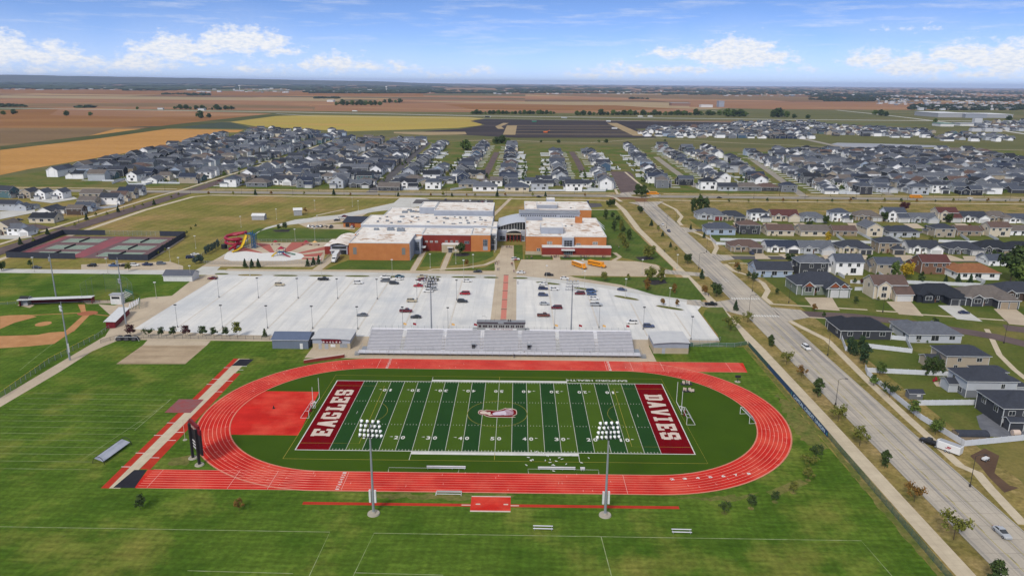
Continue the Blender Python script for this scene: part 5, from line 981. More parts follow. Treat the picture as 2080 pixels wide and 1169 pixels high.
# ================================================================ VEHICLES
tyre = plain('tyre_rubber', (28, 28, 30), .9); headl = plain('headlamp', (220, 220, 210), .3); taill = plain('tail_lamp', (150, 20, 20), .4)
def paint(name, rgb): return mat('paint_'+name, lin(rgb), .32, lin(rgb), metal=.0, spec=.5)
PAINT = dict(white=paint('white', (226, 226, 224)), black=paint('black', (22, 23, 26)), charcoal=paint('charcoal', (52, 56, 62)), grey=paint('grey', (104, 110, 118)), silver=paint('silver', (172, 176, 180)), navy=paint('navy', (34, 46, 84)), blue=paint('blue', (70, 96, 138)), teal=paint('teal', (30, 84, 104)), red=paint('red', (168, 28, 44)), maroon=paint('maroon', (104, 22, 38)), tan=paint('tan', (188, 176, 150)), brown=paint('brown', (110, 60, 50)), olive=paint('olive', (92, 88, 66)), green=paint('green', (40, 70, 50)), slate=paint('slate_blue', (68, 80, 112)))
PP = PAINT['white']
def loft(secs, m=0):
    """secs: list of (x, halfwidth, zlow, zhigh); rounded box cross sections"""
    mb = MB(); 
    for x, hw, z0, z1 in secs:
        c = min(.12, (z1-z0)*.35); mb.v += [(x, -hw+c*.5, z0), (x, hw-c*.5, z0), (x, hw, z0+c), (x, hw, z1-c), (x, hw-c*1.2, z1), (x, -hw+c*1.2, z1), (x, -hw, z1-c), (x, -hw, z0+c)]
    n = len(secs)
    for k in range(n-1):
        for j in range(8): mb.f.append((k*8+j, k*8+(j+1) % 8, (k+1)*8+(j+1) % 8, (k+1)*8+j)); mb.m.append(m)
    mb.f.append(tuple(range(8))[::-1]); mb.f.append(tuple((n-1)*8+j for j in range(8))); mb.m += [m, m]; return mb
WHEEL = MB().cyl((0, -.11, 0), (0, .11, 0), .34, n=12, m=0).cyl((0, -.125, 0), (0, .125, 0), .19, n=8, m=1).mesh('wheel', [tyre, gry])
def vehicle(kind):
    L, W_, cab, body, top = {
        'sedan': (4.7, .90, [(-1.9, .70, .85, .95), (-1.2, .66, .85, 1.38), (.15, .66, .85, 1.42), (1.05, .72, .85, .98)], [(-2.35, .78, .35, .8), (-2.1, .88, .25, .98), (-1, .9, .22, .98), (1, .9, .22, .95), (2.0, .87, .24, .82), (2.35, .72, .32, .68)], (-1.1, .12, 1.43)),
        'suv': (4.8, .94, [(-2.25, .78, .95, 1.1), (-2.0, .76, .95, 1.68), (.5, .74, .95, 1.70), (1.2, .78, .95, 1.1)], [(-2.4, .86, .4, 1.0), (-2.2, .93, .3, 1.1), (1.1, .94, .28, 1.08), (2.1, .9, .3, .98), (2.4, .78, .4, .85)], (-1.95, .45, 1.71)),
        'pickup': (5.6, .98, [(-.35, .80, 1.0, 1.2), (-.2, .78, 1.0, 1.80), (1.0, .76, 1.0, 1.82), (1.6, .82, 1.0, 1.2)], [(-2.8, .94, .5, 1.15), (-2.7, .97, .42, 1.2), (-.4, .98, .4, 1.2), (1.5, .97, .4, 1.15), (2.5, .93, .42, 1.08), (2.8, .84, .5, .95)], (-.18, .95, 1.83)),
        'van': (5.0, .96, [(-2.35, .82, .95, 1.1), (-2.2, .8, .95, 1.72), (1.0, .76, .95, 1.74), (1.8, .8, .95, 1.1)], [(-2.5, .88, .35, 1.0), (-2.3, .95, .28, 1.12), (1.5, .95, .26, 1.05), (2.3, .88, .28, .86), (2.5, .74, .36, .7)], (-2.15, .95, 1.75))}[kind]
    t_ = thing('parked_'+('car' if kind == 'sedan' else kind), '', kind if kind != 'suv' else 'car', (0, 0, -50)); part('body', loft(body), PP, t_); part('cabin_glass', loft(cab), glass, t_)
    x0, x1, z = top; part('roof', MB().box(x0, x1, -.64, .64, z-.04, z+.02).box(x0+.9, x0+1.0, -.76, -.6, z-.6, z).box(x0+.9, x0+1.0, .6, .76, z-.6, z), PP, t_)
    if kind == 'pickup': part('cargo_bed', MB().box(-2.65, -.45, -.8, .8, 1.19, 1.22), dark, t_)
    for sx in (-.31, .30):
        for sy in (-1, 1): link('wheel', WHEEL, t_, (L*sx, sy*(W_-.08), .34))
    for sy in (-1, 1): part('headlight', MB().box(L/2-.14, L/2-.02, sy*.6-.16, sy*.6+.16, .6, .74), headl, t_); part('tail_light', MB().box(-L/2+.0, -L/2+.1, sy*.66-.12, sy*.66+.12, .7, .9), taill, t_)
    return freeze(t_)
VK = {k: vehicle(k) for k in ('sedan', 'suv', 'pickup', 'van')}
def car(px, kind, col, label, ang, name=None, grp='cars parked in the school lot'):
    g_ = G(*px); c = clone(VK[kind], label, (g_[0], g_[1]+.9, .06), math.radians(ang), grp, {'paint_white': PAINT[col]}); c.name = name or ('parked_'+('car' if kind == 'sedan' else kind)); c['category'] = {'sedan': 'car', 'suv': 'car', 'pickup': 'pickup truck', 'van': 'van'}[kind]; return c
LOT = [((727, 577), 'suv', 'white', 'white suv alone in the second row left of the pickup group', 4), ((782, 566), 'pickup', 'white', 'white pickup at the far end of the third island row', 180), ((782, 573), 'van', 'grey', 'long grey van in front of the white pickup', 180), ((800, 578), 'suv', 'charcoal', 'charcoal suv nearest the camera in the pickup group', 0), ((809, 569), 'sedan', 'white', 'white sedan beside the light pole in the pickup group', 180), ((811, 564), 'sedan', 'teal', 'dark teal sedan at the island, right of the pickup group', 0),
 ((735, 643), 'sedan', 'grey', 'grey sedan standing alone near the grandstand, leftmost', 180), ((836, 614), 'suv', 'tan', 'tan suv alone in mid lot', 0), ((824, 635), 'pickup', 'maroon', 'very dark maroon pickup above the grandstand', 0), ((844, 647), 'sedan', 'charcoal', 'dark sedan just behind the grandstand rail', 180), ((849, 583), 'sedan', 'red', 'bright red sedan left of the dark car cluster', 180), ((855, 576), 'sedan', 'white', 'white sedan behind the bright red one', 180), ((857, 571), 'suv', 'maroon', 'maroon suv half hidden behind white cars', 180), ((858, 565), 'pickup', 'tan', 'tan pickup at the island end of the cluster', 180),
 ((880, 571), 'pickup', 'olive', 'olive pickup at the island end of the cluster', 180), ((877, 578), 'suv', 'black', 'black suv in the middle of the cluster', 0), ((873, 584), 'sedan', 'black', 'black sedan with shiny roof in the cluster', 0), ((869, 594), 'suv', 'white', 'white suv nearest the camera in the cluster', 180), ((877, 590), 'suv', 'silver', 'silver suv behind the nearest white suv', 180), ((949, 573), 'sedan', 'white', 'white sedan just below the fifth island', 0), ((944, 599), 'van', 'red', 'dark red hatchback alone in the middle row', 180), ((939, 615), 'suv', 'charcoal', 'charcoal suv below the dark red hatchback', 0),
 ((1103, 579), 'sedan', 'white', 'white sedan at the top of the row right of the walkway', 180), ((1103, 589), 'suv', 'navy', 'navy hatchback second in the row right of the walkway', 0), ((1126, 590), 'sedan', 'white', 'low white sedan beside the navy hatchback', 0), ((1103, 602), 'suv', 'slate', 'dark blue suv third in the row right of the walkway', 0), ((1106, 620), 'sedan', 'silver', 'silver sedan fourth in the row right of the walkway', 0), ((1131, 628), 'van', 'maroon', 'tall maroon van in the row right of the walkway', 180), ((1104, 644), 'pickup', 'brown', 'rusty brown pickup just behind the grandstand', 0),
 ((1178, 599), 'van', 'maroon', 'maroon van beside the floodlight tower top', 180), ((1201, 594), 'van', 'blue', 'pale blue van at the curved island', 0), ((1202, 600), 'sedan', 'blue', 'blue sedan in front of the pale blue van', 0), ((1207, 609), 'sedan', 'white', 'white sedan third in the right-hand row', 0), ((1211, 622), 'pickup', 'silver', 'silver pickup fourth in the right-hand row', 0), ((1284, 658), 'suv', 'white', 'white suv behind the right end of the grandstand', 180), ((1318, 666), 'suv', 'slate', 'blue-grey suv above the block building', 0), ((567, 581), 'suv', 'tan', 'pale gold suv alone in the first big row', 0), ((656, 570), 'pickup', 'black', 'black pickup near the second island', 0), ((430, 568), 'sedan', 'maroon', 'dark maroon sedan at the far left corner of the lot', 180)]
for a in LOT: car(*a)
LANE = [((970, 554), 'sedan', 'charcoal', 'dark sedan driving along the lane before the school', 180), ((1058, 556), 'sedan', 'white', 'white sedan crossing below the walkway end', 180), ((1115, 561), 'suv', 'black', 'black suv on the lane at the bus loop corner', 0), ((1147, 568), 'sedan', 'white', 'white sedan on the curving lane behind the black suv', -12), ((1264, 591), 'sedan', 'slate', 'blue-grey sedan on the curving lane beside a pale lamp', -22), ((1445, 621), 'pickup', 'black', 'black pickup leaving at the car park exit', -2), ((73, 546), 'sedan', 'charcoal', 'dark car alone on the left lane under the courts', 0), ((185, 542), 'suv', 'black', 'black suv parked first of the row below the courts', 180), ((230, 542), 'pickup', 'blue', 'blue pickup parked below the courts', 180), ((251, 542), 'sedan', 'black', 'black sedan parked between blue pickup and white car', 0), ((272, 541), 'suv', 'white', 'white suv parked below the courts', 0), ((298, 540), 'pickup', 'navy', 'navy pickup parked below the right court corner', 180), ((326, 538), 'suv', 'grey', 'grey suv last of the row below the courts', 10), ((385, 525), 'suv', 'navy', 'navy suv at the drive bend by the pool', 30), ((395, 519), 'sedan', 'white', 'white car at the drive bend by the pool', 30), ((1639, 710), 'suv', 'white', 'white suv driving on the wide road', -84), ((2040, 1090), 'sedan', 'silver', 'silver sedan driving at the near end of the wide road', -87), ((1346, 458), 'sedan', 'white', 'white car far up the wide road', 94), ((1359, 471), 'sedan', 'navy', 'dark blue car far up the wide road', -86), ((1893, 905), 'pickup', 'black', 'black pickup towing the white trailer on the verge', 128), ((1960, 638), 'sedan', 'navy', 'navy car on the driveway of the near-black house', 0), ((1528, 517), 'suv', 'navy', 'dark blue suv in front of a tan house garage', -90), ((1462, 403), 'sedan', 'black', 'black car on the parkway right of the yellow bus', 0), ((1734, 404), 'sedan', 'black', 'black car farther right on the parkway', 0), ((1972, 404), 'sedan', 'white', 'white car at the right end of the parkway', 0), ((1095, 401), 'sedan', 'black', 'black car on the parkway behind the school', 0), ((445, 368), 'sedan', 'maroon', 'dark red car at the north-west crossing', 60), ((1884, 462), 'sedan', 'navy', 'dark car on a driveway in the farther house row', -90), ((22, 458), 'sedan', 'grey', 'grey car on the purple side street at the left edge', 60), ((38, 448), 'sedan', 'black', 'black car beside a cream house at the left edge', 0)]
for a in LANE: car(*a, grp='cars on drives and roads')
WL = [((684, 449), 'sedan', 'charcoal'), ((693, 445), 'suv', 'white'), ((700, 441), 'sedan', 'maroon'), ((627, 462), 'suv', 'white'), ((635, 462), 'sedan', 'white'), ((644, 462), 'sedan', 'silver'), ((652, 462), 'suv', 'grey'), ((661, 462), 'sedan', 'tan'), ((672, 463), 'pickup', 'charcoal'), ((715, 463), 'suv', 'silver'), ((941, 409), 'suv', 'white'), ((948, 409), 'sedan', 'grey'), ((955, 409), 'sedan', 'white'), ((972, 411), 'suv', 'charcoal'), ((980, 411), 'sedan', 'maroon'), ((987, 411), 'suv', 'white'), ((1194, 412), 'suv', 'navy'), ((1195, 418), 'sedan', 'black'), ((905, 407), 'sedan', 'charcoal')]
for i, (p_, k_, c_) in enumerate(WL):
    car(p_, k_, c_, (f'small {c_} {k_}, {nth(i+1)} of the cars on the school west lot' if i < 10 else f'small {c_} {k_}, {nth(i-9)} of the cars glimpsed behind the school'), 90 if i > 2 else 20, grp='staff cars')
# yellow school buses
bym = paint('school_bus_yellow', (232, 150, 20))
def bus(px, label, ang, roofc=None, L=11.4):
    g_ = G(*px); t_ = thing('school_bus', label, 'bus', (g_[0], g_[1]+1.2, .06), math.radians(ang), 'yellow school buses')
    part('body', loft([(-L/2, 1.15, .6, 2.7), (-L/2+.15, 1.22, .5, 2.95), (L/2-1.9, 1.22, .5, 2.95), (L/2-1.7, 1.2, .5, 2.3), (L/2-1.6, 1.05, .5, 1.75), (L/2-.15, .95, .5, 1.55), (L/2, .8, .6, 1.3)]), bym, t_)
    part('roof', MB().box(-L/2+.2, L/2-1.95, -1.0, 1.0, 2.93, 3.0), wht if roofc else bym, t_)
    for s_ in (-1, 1):
        for k in range(10): x = -L/2+.5+k*(L-3)/10; part('window', MB().box(x, x+.62, s_*1.23-.02, s_*1.23+.02, 1.85, 2.45), glass, t_)
        part('rub_rail', MB().box(-L/2+.2, L/2-1.9, s_*1.24-.02, s_*1.24+.02, 1.25, 1.35), dark, t_)
        part('headlight', MB().box(L/2-.05, L/2+.03, s_*.6-.15, s_*.6+.15, .9, 1.15), headl, t_)
        for x in (-L*.27, L*.36): link('wheel', WHEEL, t_, (x, s_*1.1, .45)).scale = (1.35, 1.4, 1.35)
    part('windshield', MB().face(((L/2-1.68, -1.05, 1.85), (L/2-1.68, 1.05, 1.85), (L/2-1.86, 1.05, 2.75), (L/2-1.86, -1.05, 2.75))), glass, t_); part('bumper', MB().box(L/2-.02, L/2+.12, -1.1, 1.1, .45, .7).box(-L/2-.12, -L/2+.02, -1.1, 1.1, .45, .7), dark, t_)
    return t_
A_, B_ = G(1163, 536), G(1192, 546); bus((1177, 544), 'yellow school bus with a white roof parked at an angle in the bus loop', math.degrees(math.atan2(B_[1]-A_[1], B_[0]-A_[0])), True)
A_, B_ = G(1196, 537), G(1230, 544); bus((1213, 542), 'all yellow school bus parked right of the white-roofed bus', math.degrees(math.atan2(B_[1]-A_[1], B_[0]-A_[0])))
bus((1326, 396), 'yellow school bus passing the roundabout trees', 3); bus((1862, 403), 'yellow school bus far right on the parkway', 2)
# lorry and enclosed trailer
A_, B_ = G(676, 536), G(687, 522); tk = thing('semi_truck', 'white box truck parked on the ramp beside the orange gym', 'truck', ((A_[0]+B_[0])/2, (A_[1]+B_[1])/2, .07), math.atan2(A_[1]-B_[1], A_[0]-B_[0]))
part('cargo_box', MB().box(-7.5, 2.6, -1.25, 1.25, 1.1, 4.0), wht, tk); part('cab', loft([(2.9, 1.2, .6, 3.0), (4.4, 1.2, .6, 3.1), (4.8, 1.15, .6, 2.0), (6.4, 1.0, .6, 1.8), (6.6, .85, .7, 1.5)]), PP, tk); part('windshield', MB().face(((4.45, -1.0, 2.95), (4.45, 1.0, 2.95), (4.82, 1.0, 2.05), (4.82, -1.0, 2.05))), glass, tk)
for x in (-6, -4.8, 1.2, 5.4):
    for s_ in (-1, 1): link('wheel', WHEEL, tk, (x, s_*1.1, .5)).scale = (1.5, 1.6, 1.5)
A_ = G(1933, 922); tl_ = thing('enclosed_trailer', 'white enclosed cargo trailer behind the black pickup', 'trailer', (A_[0], A_[1]+1.6, .04), math.radians(128))
part('cargo_box', loft([(-3.2, 1.1, .5, 2.6), (-3.1, 1.15, .45, 2.65), (2.7, 1.15, .45, 2.65), (3.2, .6, .5, 2.5)]), PAINT['white'], tl_); part('roof_panel', MB().box(-3, 2.6, -.95, .95, 2.64, 2.7), gry, tl_); part('hitch', MB().box(3.1, 4.6, -.08, .08, .45, .55), dark, tl_)
part('red_logo', MB().box(-.9, .1, 1.15, 1.175, 1.5, 1.9).box(-.6, .6, 1.16, 1.18, 1.2, 1.4).box(-.9, .1, -1.175, -1.15, 1.5, 1.9).box(-.6, .6, -1.18, -1.16, 1.2, 1.4), plain('red_decal', (170, 50, 60), .6), tl_)
for x in (-.6, .4):
    for s_ in (-1, 1): link('wheel', WHEEL, tl_, (x, s_*1.1, .34))
pc = car((1047, 529), 'suv', 'white', 'white and red patrol car among the crowd before the entrance', 10, 'patrol_car', None); [link('door_panel', MB().box(-.9, .9, s_*.95-.02, s_*.95+.02, .4, .95).mesh('door_panel', PAINT['red']), pc) for s_ in (-1, 1)]; link('light_bar', MB().box(-.5, -.2, -.5, .5, 1.74, 1.86).mesh('light_bar', PAINT['blue']), pc)
for v in VK.values():
    def kill(o):
        for c in list(o.children): kill(c)
        bpy.data.objects.remove(o)
    kill(v)
# ================================================================ PEOPLE
skin = plain('skin', (190, 140, 112), .7); hair = plain('dark_hair', (50, 36, 28), .9); jeans = plain('denim', (52, 62, 88), .9); shirt = plain('shirt_white', (200, 200, 200), .9)
SH = [shirt, plain('shirt_maroon', (120, 30, 42), .9), plain('shirt_black', (32, 32, 36), .9), plain('shirt_grey', (120, 122, 126), .9), plain('shirt_navy', (40, 50, 84), .9), plain('shirt_tan', (180, 150, 120), .9)]
SHN = ['white', 'maroon', 'black', 'grey', 'navy', 'tan']
def body(stride, arm):
    V = [(0, 0, .95, .14), (0, 0, 1.18, .13), (0, 0, 1.40, .16), (0, 0, 1.50, .06), (.01, 0, 1.60, .095), (.02, 0, 1.70, .085)]; E = [(0, 1), (1, 2), (2, 3), (3, 4), (4, 5)]
    def add(par, pts):
        for p in pts: V.append(p); E.append((par, len(V)-1)); par = len(V)-1
    for s_ in (-1, 1):
        f = stride*s_; add(0, [(f*.05, s_*.1, .88, .10), (f*.5+.02, s_*.1, .48, .065), (f*.9-.03, s_*.1, .08, .045), (f*.9+.14, s_*.1, .035, .04)])
        a = arm*s_; add(2, [(0, s_*.19, 1.40, .06), (-a*.4, s_*.24, 1.12, .045), (-a*.4+.10, s_*.24, .88, .034), (-a*.4+.14, s_*.235, .79, .036), (-a*.4+.16, s_*.23, .72, .02)])
    me = bpy.data.meshes.new('person'); me.from_pydata([v[:3] for v in V], E, []); o = bpy.data.objects.new('person', me); COL.objects.link(o)
    md = o.modifiers.new('skin', 'SKIN'); 
    for i, v in enumerate(V): me.skin_vertices[0].data[i].radius = (v[3], v[3]) if me.skin_vertices else (v[3], v[3])
    me.skin_vertices[0].data[0].use_root = True; sb_ = o.modifiers.new('s', 'SUBSURF'); sb_.levels = 1; sb_.render_levels = 1
    bpy.context.view_layer.update(); r = bpy.data.meshes.new_from_object(o.evaluated_get(bpy.context.evaluated_depsgraph_get())); bpy.data.objects.remove(o); r.materials.clear()
    for m_ in (skin, shirt, jeans, hair, tyre): r.materials.append(m_)
    for p in r.polygons:
        c = p.center; p.material_index = 3 if (c.z > 1.68 or (c.z > 1.58 and c.x < -.02)) else 0 if c.z > 1.47 or (abs(c.y) > .18 and c.z < 1.15) else 1 if c.z > .95 else 4 if c.z < .09 else 2
    return r
def _mk(st, ar):
    me0 = bpy.data.meshes.new('x'); 
    return body(st, ar)
PM = []
try:
    PM = [_mk(.25, .35), _mk(.04, .08), _mk(-.2, -.3)]
except Exception as ex:
    print('person fallback', ex)
def person(px, label, rz, sh, grp=None):
    g_ = G(*px); o = link('person', PM[int(px[0]) % len(PM)], None, (g_[0], g_[1], .07), rz); tag(o, label, 'person', grp)
    s_ = o.material_slots[1]; s_.link = 'OBJECT'; s_.material = SH[sh]; return o
rp = random.Random(21); n_ = 0
SPOT = [((1030, 504), 5, 7, 3, 'by the entrance door'), ((1033, 503), 4, 5, 1, ''), ((1009, 537), 5, 4, 5, ''), ((1040, 540), 3, 2, 6, ''), ((1078, 525), 5, 5, 1, ''), ((1120, 523), 10, 14, 2, ''), ((1152, 524), 12, 9, 2, ''), ((1190, 524), 12, 10, 2, ''), ((1228, 524), 5, 7, 1, ''), ((1010, 548), 3, 5, 4, ''), ((1256, 503), 3, 4, 4, ''), ((1042, 553), 2, 2, 2, '')]
WH = ['near the school entrance doors', 'on the wide walk before the entrance', 'at the lawn corner left of the wide walk', 'beside the patrol car', 'on the kerb right of the patrol car', 'at the hedge left of the side door', 'behind the white-roofed bus', 'behind the all yellow bus', 'at the right corner of the low red wing', 'walking towards the car park', 'on the path by the east lawn', 'at the walkway end beside the lane']
for (c_, k_, sx, sy, _), wn in zip(SPOT, WH):
    cnt = {}
    for j in range(k_):
        s_ = rp.randrange(6); st_ = ['standing', 'walking'][rp.randrange(2)]; key = (s_, st_); cnt[key] = cnt.get(key, 0)+1
        person((c_[0]+rp.gauss(0, sx*.6), c_[1]+rp.gauss(0, sy*.5)), f'person in a {SHN[s_]} top {st_} {wn}', rp.uniform(0, 6.28), s_, f'people {wn}, {SHN[s_]} tops, {st_}')
for px, lb, s_ in (((790, 721), 'person in black on the grandstand front walkway, left end', 2), ((922, 719), 'person in black on the front walkway left of centre', 2), ((1065, 721), 'person in black on the front walkway right of centre', 2), ((1044, 727), 'person in black standing beside the far straight', 2), ((1198, 722), 'person in navy on the front walkway, right part', 4), ((1349, 512), 'person walking on the pavement by the wide road', 4), ((1439, 602), 'person walking at the crossing by the car park exit', 4), ((1052, 577), 'person in black alone on the car park lane', 2), ((198, 519), 'person playing on the middle tennis court', 1), ((201, 525), 'person in white playing on the near tennis court', 0)): person(px, lb, rp.uniform(0, 6), s_)
# ================================================================ TREES
def leafm(name, a, b): return mat(name, lin(a), .8, lin(b), .55, spec=.2, fine=(2.2, .25))
LG = leafm('green_leaves', (66, 88, 36), (98, 114, 50)); LD = leafm('dark_leaves', (48, 66, 34), (72, 88, 42)); LO = leafm('autumn_leaves', (132, 92, 42), (104, 88, 40)); LY = leafm('yellow_leaves', (196, 160, 40), (160, 140, 40)); LM = leafm('olive_leaves', (118, 118, 50), (92, 100, 44)); LC = leafm('conifer_needles', (42, 62, 40), (62, 82, 50)); LP = leafm('purple_leaves', (66, 34, 38), (84, 48, 46)); LS = leafm('blue_spruce_needles', (52, 70, 64), (72, 88, 80)); bark = plain('bark', (84, 70, 58), .95)
def tree_proto(name, h, cw, ch, n, leaf, seed, shape='round', lm=LG, trunk=.16, gap=.0, clumps=26):
    r = random.Random(seed); t_ = thing(name, '', 'tree', (0, 0, -60)); mb = MB(); base = h-ch
    top = (r.uniform(-.2, .2), r.uniform(-.2, .2), h*.8); mb.cyl((0, 0, -.1), (top[0]*.5, top[1]*.5, base+ch*.2), trunk, trunk*.65, 7); mb.cyl((top[0]*.5, top[1]*.5, base+ch*.2), top, trunk*.65, trunk*.2, 6)
    cl = []
    for k in range(clumps):
        if shape == 'cone': t = (k+.5)/clumps; a = k*2.4; rad = cw/2*(1-t)**.8*r.uniform(.5, .95); cl.append((rad*math.cos(a), rad*math.sin(a), base+t*ch*.96, cw*.17*(1.25-t)))
        elif shape == 'flame': t = r.random(); a = r.uniform(0, 6.28); rad = cw/2*math.sin(math.pi*min(.96, t*.8+.12))**.8*r.uniform(.3, 1); cl.append((rad*math.cos(a), rad*math.sin(a), base+t*ch, cw*.2))
        else:
            while True:
                p = Vector((r.uniform(-1, 1), r.uniform(-1, 1), r.uniform(-1, 1)))
                if .25 < p.length < 1: break
            s_ = r.uniform(.72, 1.1); cl.append((p.x*cw/2*s_, p.y*cw/2*s_, base+ch/2+p.z*ch/2*s_, cw*r.uniform(.13, .22)))
    for (x, y, z, q) in cl[::3 if shape == 'round' else 5]: mb.cyl((top[0]*.4, top[1]*.4, base+ch*.1+(z-base)*.3), (x*.85, y*.85, z), trunk*.3, trunk*.1, 4, cap=False)
    part('trunk', mb, bark, t_); cb = MB(); per = n//clumps
    for (x, y, z, q) in cl:
        if r.random() < gap: continue
        for j in range(per):
            d = Vector((r.gauss(0, 1), r.gauss(0, 1), r.gauss(0, .8))); d = d.normalized()*q*r.uniform(.4, 1.25); c_ = Vector((x, y, z))+d
            u_ = Vector((r.gauss(0, 1), r.gauss(0, 1), r.gauss(0, 1))).normalized(); v_ = (d.normalized()*.8+Vector((r.gauss(0, .6), r.gauss(0, .6), .5))).normalized(); w_ = u_.cross(v_).normalized()*leaf*r.uniform(.6, 1.2); u2 = w_.cross(v_).normalized()*leaf*r.uniform(.5, 1)
            cb.face((c_-w_-u2*.3, c_-u2, c_+w_-u2*.2, c_+w_*.6+u2, c_-w_*.7+u2*.8))
    part('crown', cb, lm, t_); return freeze(t_)
TP = dict(round=tree_proto('broadleaf_tree', 7.5, 6, 5.6, 1500, .34, 1), round2=tree_proto('broadleaf_tree', 8.5, 6.6, 6.2, 1500, .36, 2, clumps=32), young=tree_proto('young_tree', 4.6, 3.2, 3.2, 520, .24, 3, trunk=.07, clumps=16, gap=.1), sparse=tree_proto('thin_street_tree', 5.6, 5.0, 3.6, 620, .26, 4, trunk=.09, clumps=22, gap=.2), cone=tree_proto('conifer', 6.2, 3.4, 5.8, 1100, .24, 5, 'cone', LC, .12, clumps=40), flame=tree_proto('upright_tree', 6.4, 3.2, 5.4, 900, .26, 6, 'flame', LD, .1, clumps=30), far=tree_proto('broadleaf_tree', 9, 10, 8.4, 620, .85, 7, clumps=28, lm=LD, trunk=.3), small=tree_proto('street_tree', 4, 2.8, 2.9, 120, .42, 8, clumps=10, lm=LD, trunk=.08))
tn = {}
def tree(px, kind, label, sc=1., lm=None, grp=None, cat='tree', world=False, name=None):
    g_ = px if world else G(*px); base = {'round': LG, 'round2': LG, 'young': LG, 'sparse': LG, 'cone': LC, 'flame': LD, 'far': LD, 'small': LD}[kind]
    c = clone(TP[kind], label, (*g_, 0.05), rt.uniform(0, 6.28), grp, {base.name: lm} if lm else None); c.scale = (sc*rt.uniform(.92, 1.08),)*2+(sc*rt.uniform(.92, 1.08),); c['category'] = cat
    if name: c.name = name
    return c
rt = random.Random(9)
# verge trees along the wide road, near to far
VT = [((2020, 1190), 'flame', 'dark pointed tree at the bottom edge beside the wide road', .95, None), ((1937, 1095), 'sparse', 'wide thin green tree on the verge near the bottom right corner', 1.25, LM), ((1857, 1018), 'sparse', 'small thin yellowish tree on the verge opposite the trailer', .9, LO), ((1797, 950), 'flame', 'dark upright tree on the verge with a bare mulch patch', .78, None), ((1746, 905), 'sparse', 'ragged yellow-green tree on the verge below the banner end', 1.0, LM), ((1702, 856), 'sparse', 'flat wide green tree on the verge beside the road lamp', 1.1, LM), ((1660, 806), 'flame', 'dark pointed tree on the verge beside the banner', .95, None), ((1628, 766), 'sparse', 'small yellow-brown tree on the verge', .75, LO), ((1597, 740), 'sparse', 'thin olive tree on the verge left of the white driving suv', .95, LM), ((1566, 705), 'flame', 'dark pointed tree on the verge right of the chute end', .8, None), ((1518, 655), 'sparse', 'olive tree on the verge under the crossing lamp', .95, LM), ((1494, 630), 'cone', 'small dark tree between crossing and car park exit', .75, None), ((1455, 603), 'round', 'full dark green tree left of the upper crossing', .95, LD), ((1432, 600), 'young', 'rusty little tree beside the full dark tree', 1.1, LO), ((1425, 566), 'cone', 'dark pointed tree at the bus loop exit', .85, None), ((1396, 536), 'round', 'round dark tree on the verge opposite the first side street', .75, LD), ((1373, 512), 'small', 'bushy olive tree on the upper verge', 1, LM), ((1362, 502), 'cone', 'tiny dark conifer on the upper verge', .6, None), ((1346, 480), 'cone', 'small pointed conifer on the upper verge', .6, None), ((1323, 459), 'cone', 'pointed conifer on the verge near the blue car', .8, None), ((1337, 469), 'small', 'small olive tree on the verge between conifers', 1, LM), ((1300, 434), 'round', 'round dark tree near the roundabout on the verge', .8, LD)]
for p_, k_, l_, s_, m_ in VT: tree(p_, k_, l_, s_, m_, 'trees along the wide road verge')
for i, (p_, s_, k_, m_) in enumerate((((1657, 932), .78, 'sparse', LD), ((1643, 948), .72, 'sparse', LM), ((1641, 975), .62, 'sparse', LM), ((1611, 1000), .72, 'young', LM), ((1574, 1019), .62, 'young', LD), ((1525, 1032), .72, 'young', LD), ((1471, 1042), .55, 'sparse', LD))):
    tree(p_, k_, ['large dark tree at the top of the curving row outside the bend', 'olive tree second in the curving row outside the bend', 'brownish tree third in the curving row outside the bend', 'round small tree fourth in the curving row outside the bend', 'tiny thin tree fifth in the curving row outside the bend', 'small dark tree sixth in the curving row outside the bend', 'thin brown tree last and lowest in the curving row'][i], s_, m_, 'trees outside the right bend')
    if i > 1: g_ = G(*p_); o = link('mulch_ring', MB().cyl((0, 0, 0), (0, 0, .08), .75, n=12).mesh('mulch_ring', m_worn), None, (*g_, .02)); o['kind'] = 'structure'
tree((285, 1034), 'young', 'small bare-looking tree on the near left lawn', .85, LD); tree((486, 1037), 'sparse', 'nearly leafless small tree on the near lawn below the track chute', .55, LO)
for i, (x, k_, s_, m_) in enumerate(((265, 'young', 1.1, LP), (302, 'sparse', .75, LD), (328, 'young', .85, LD), (352, 'young', .9, LD), (378, 'young', 1.0, LP), (412, 'young', .95, LD), (435, 'young', .85, LD), (460, 'young', .85, LD), (482, 'young', 1.2, LM), (538, 'cone', .55, LD))): tree((x, 684), k_, f'{nth(i+1)} tree from the left in the row between practice field and car park', s_, m_, 'row of trees below the car park')
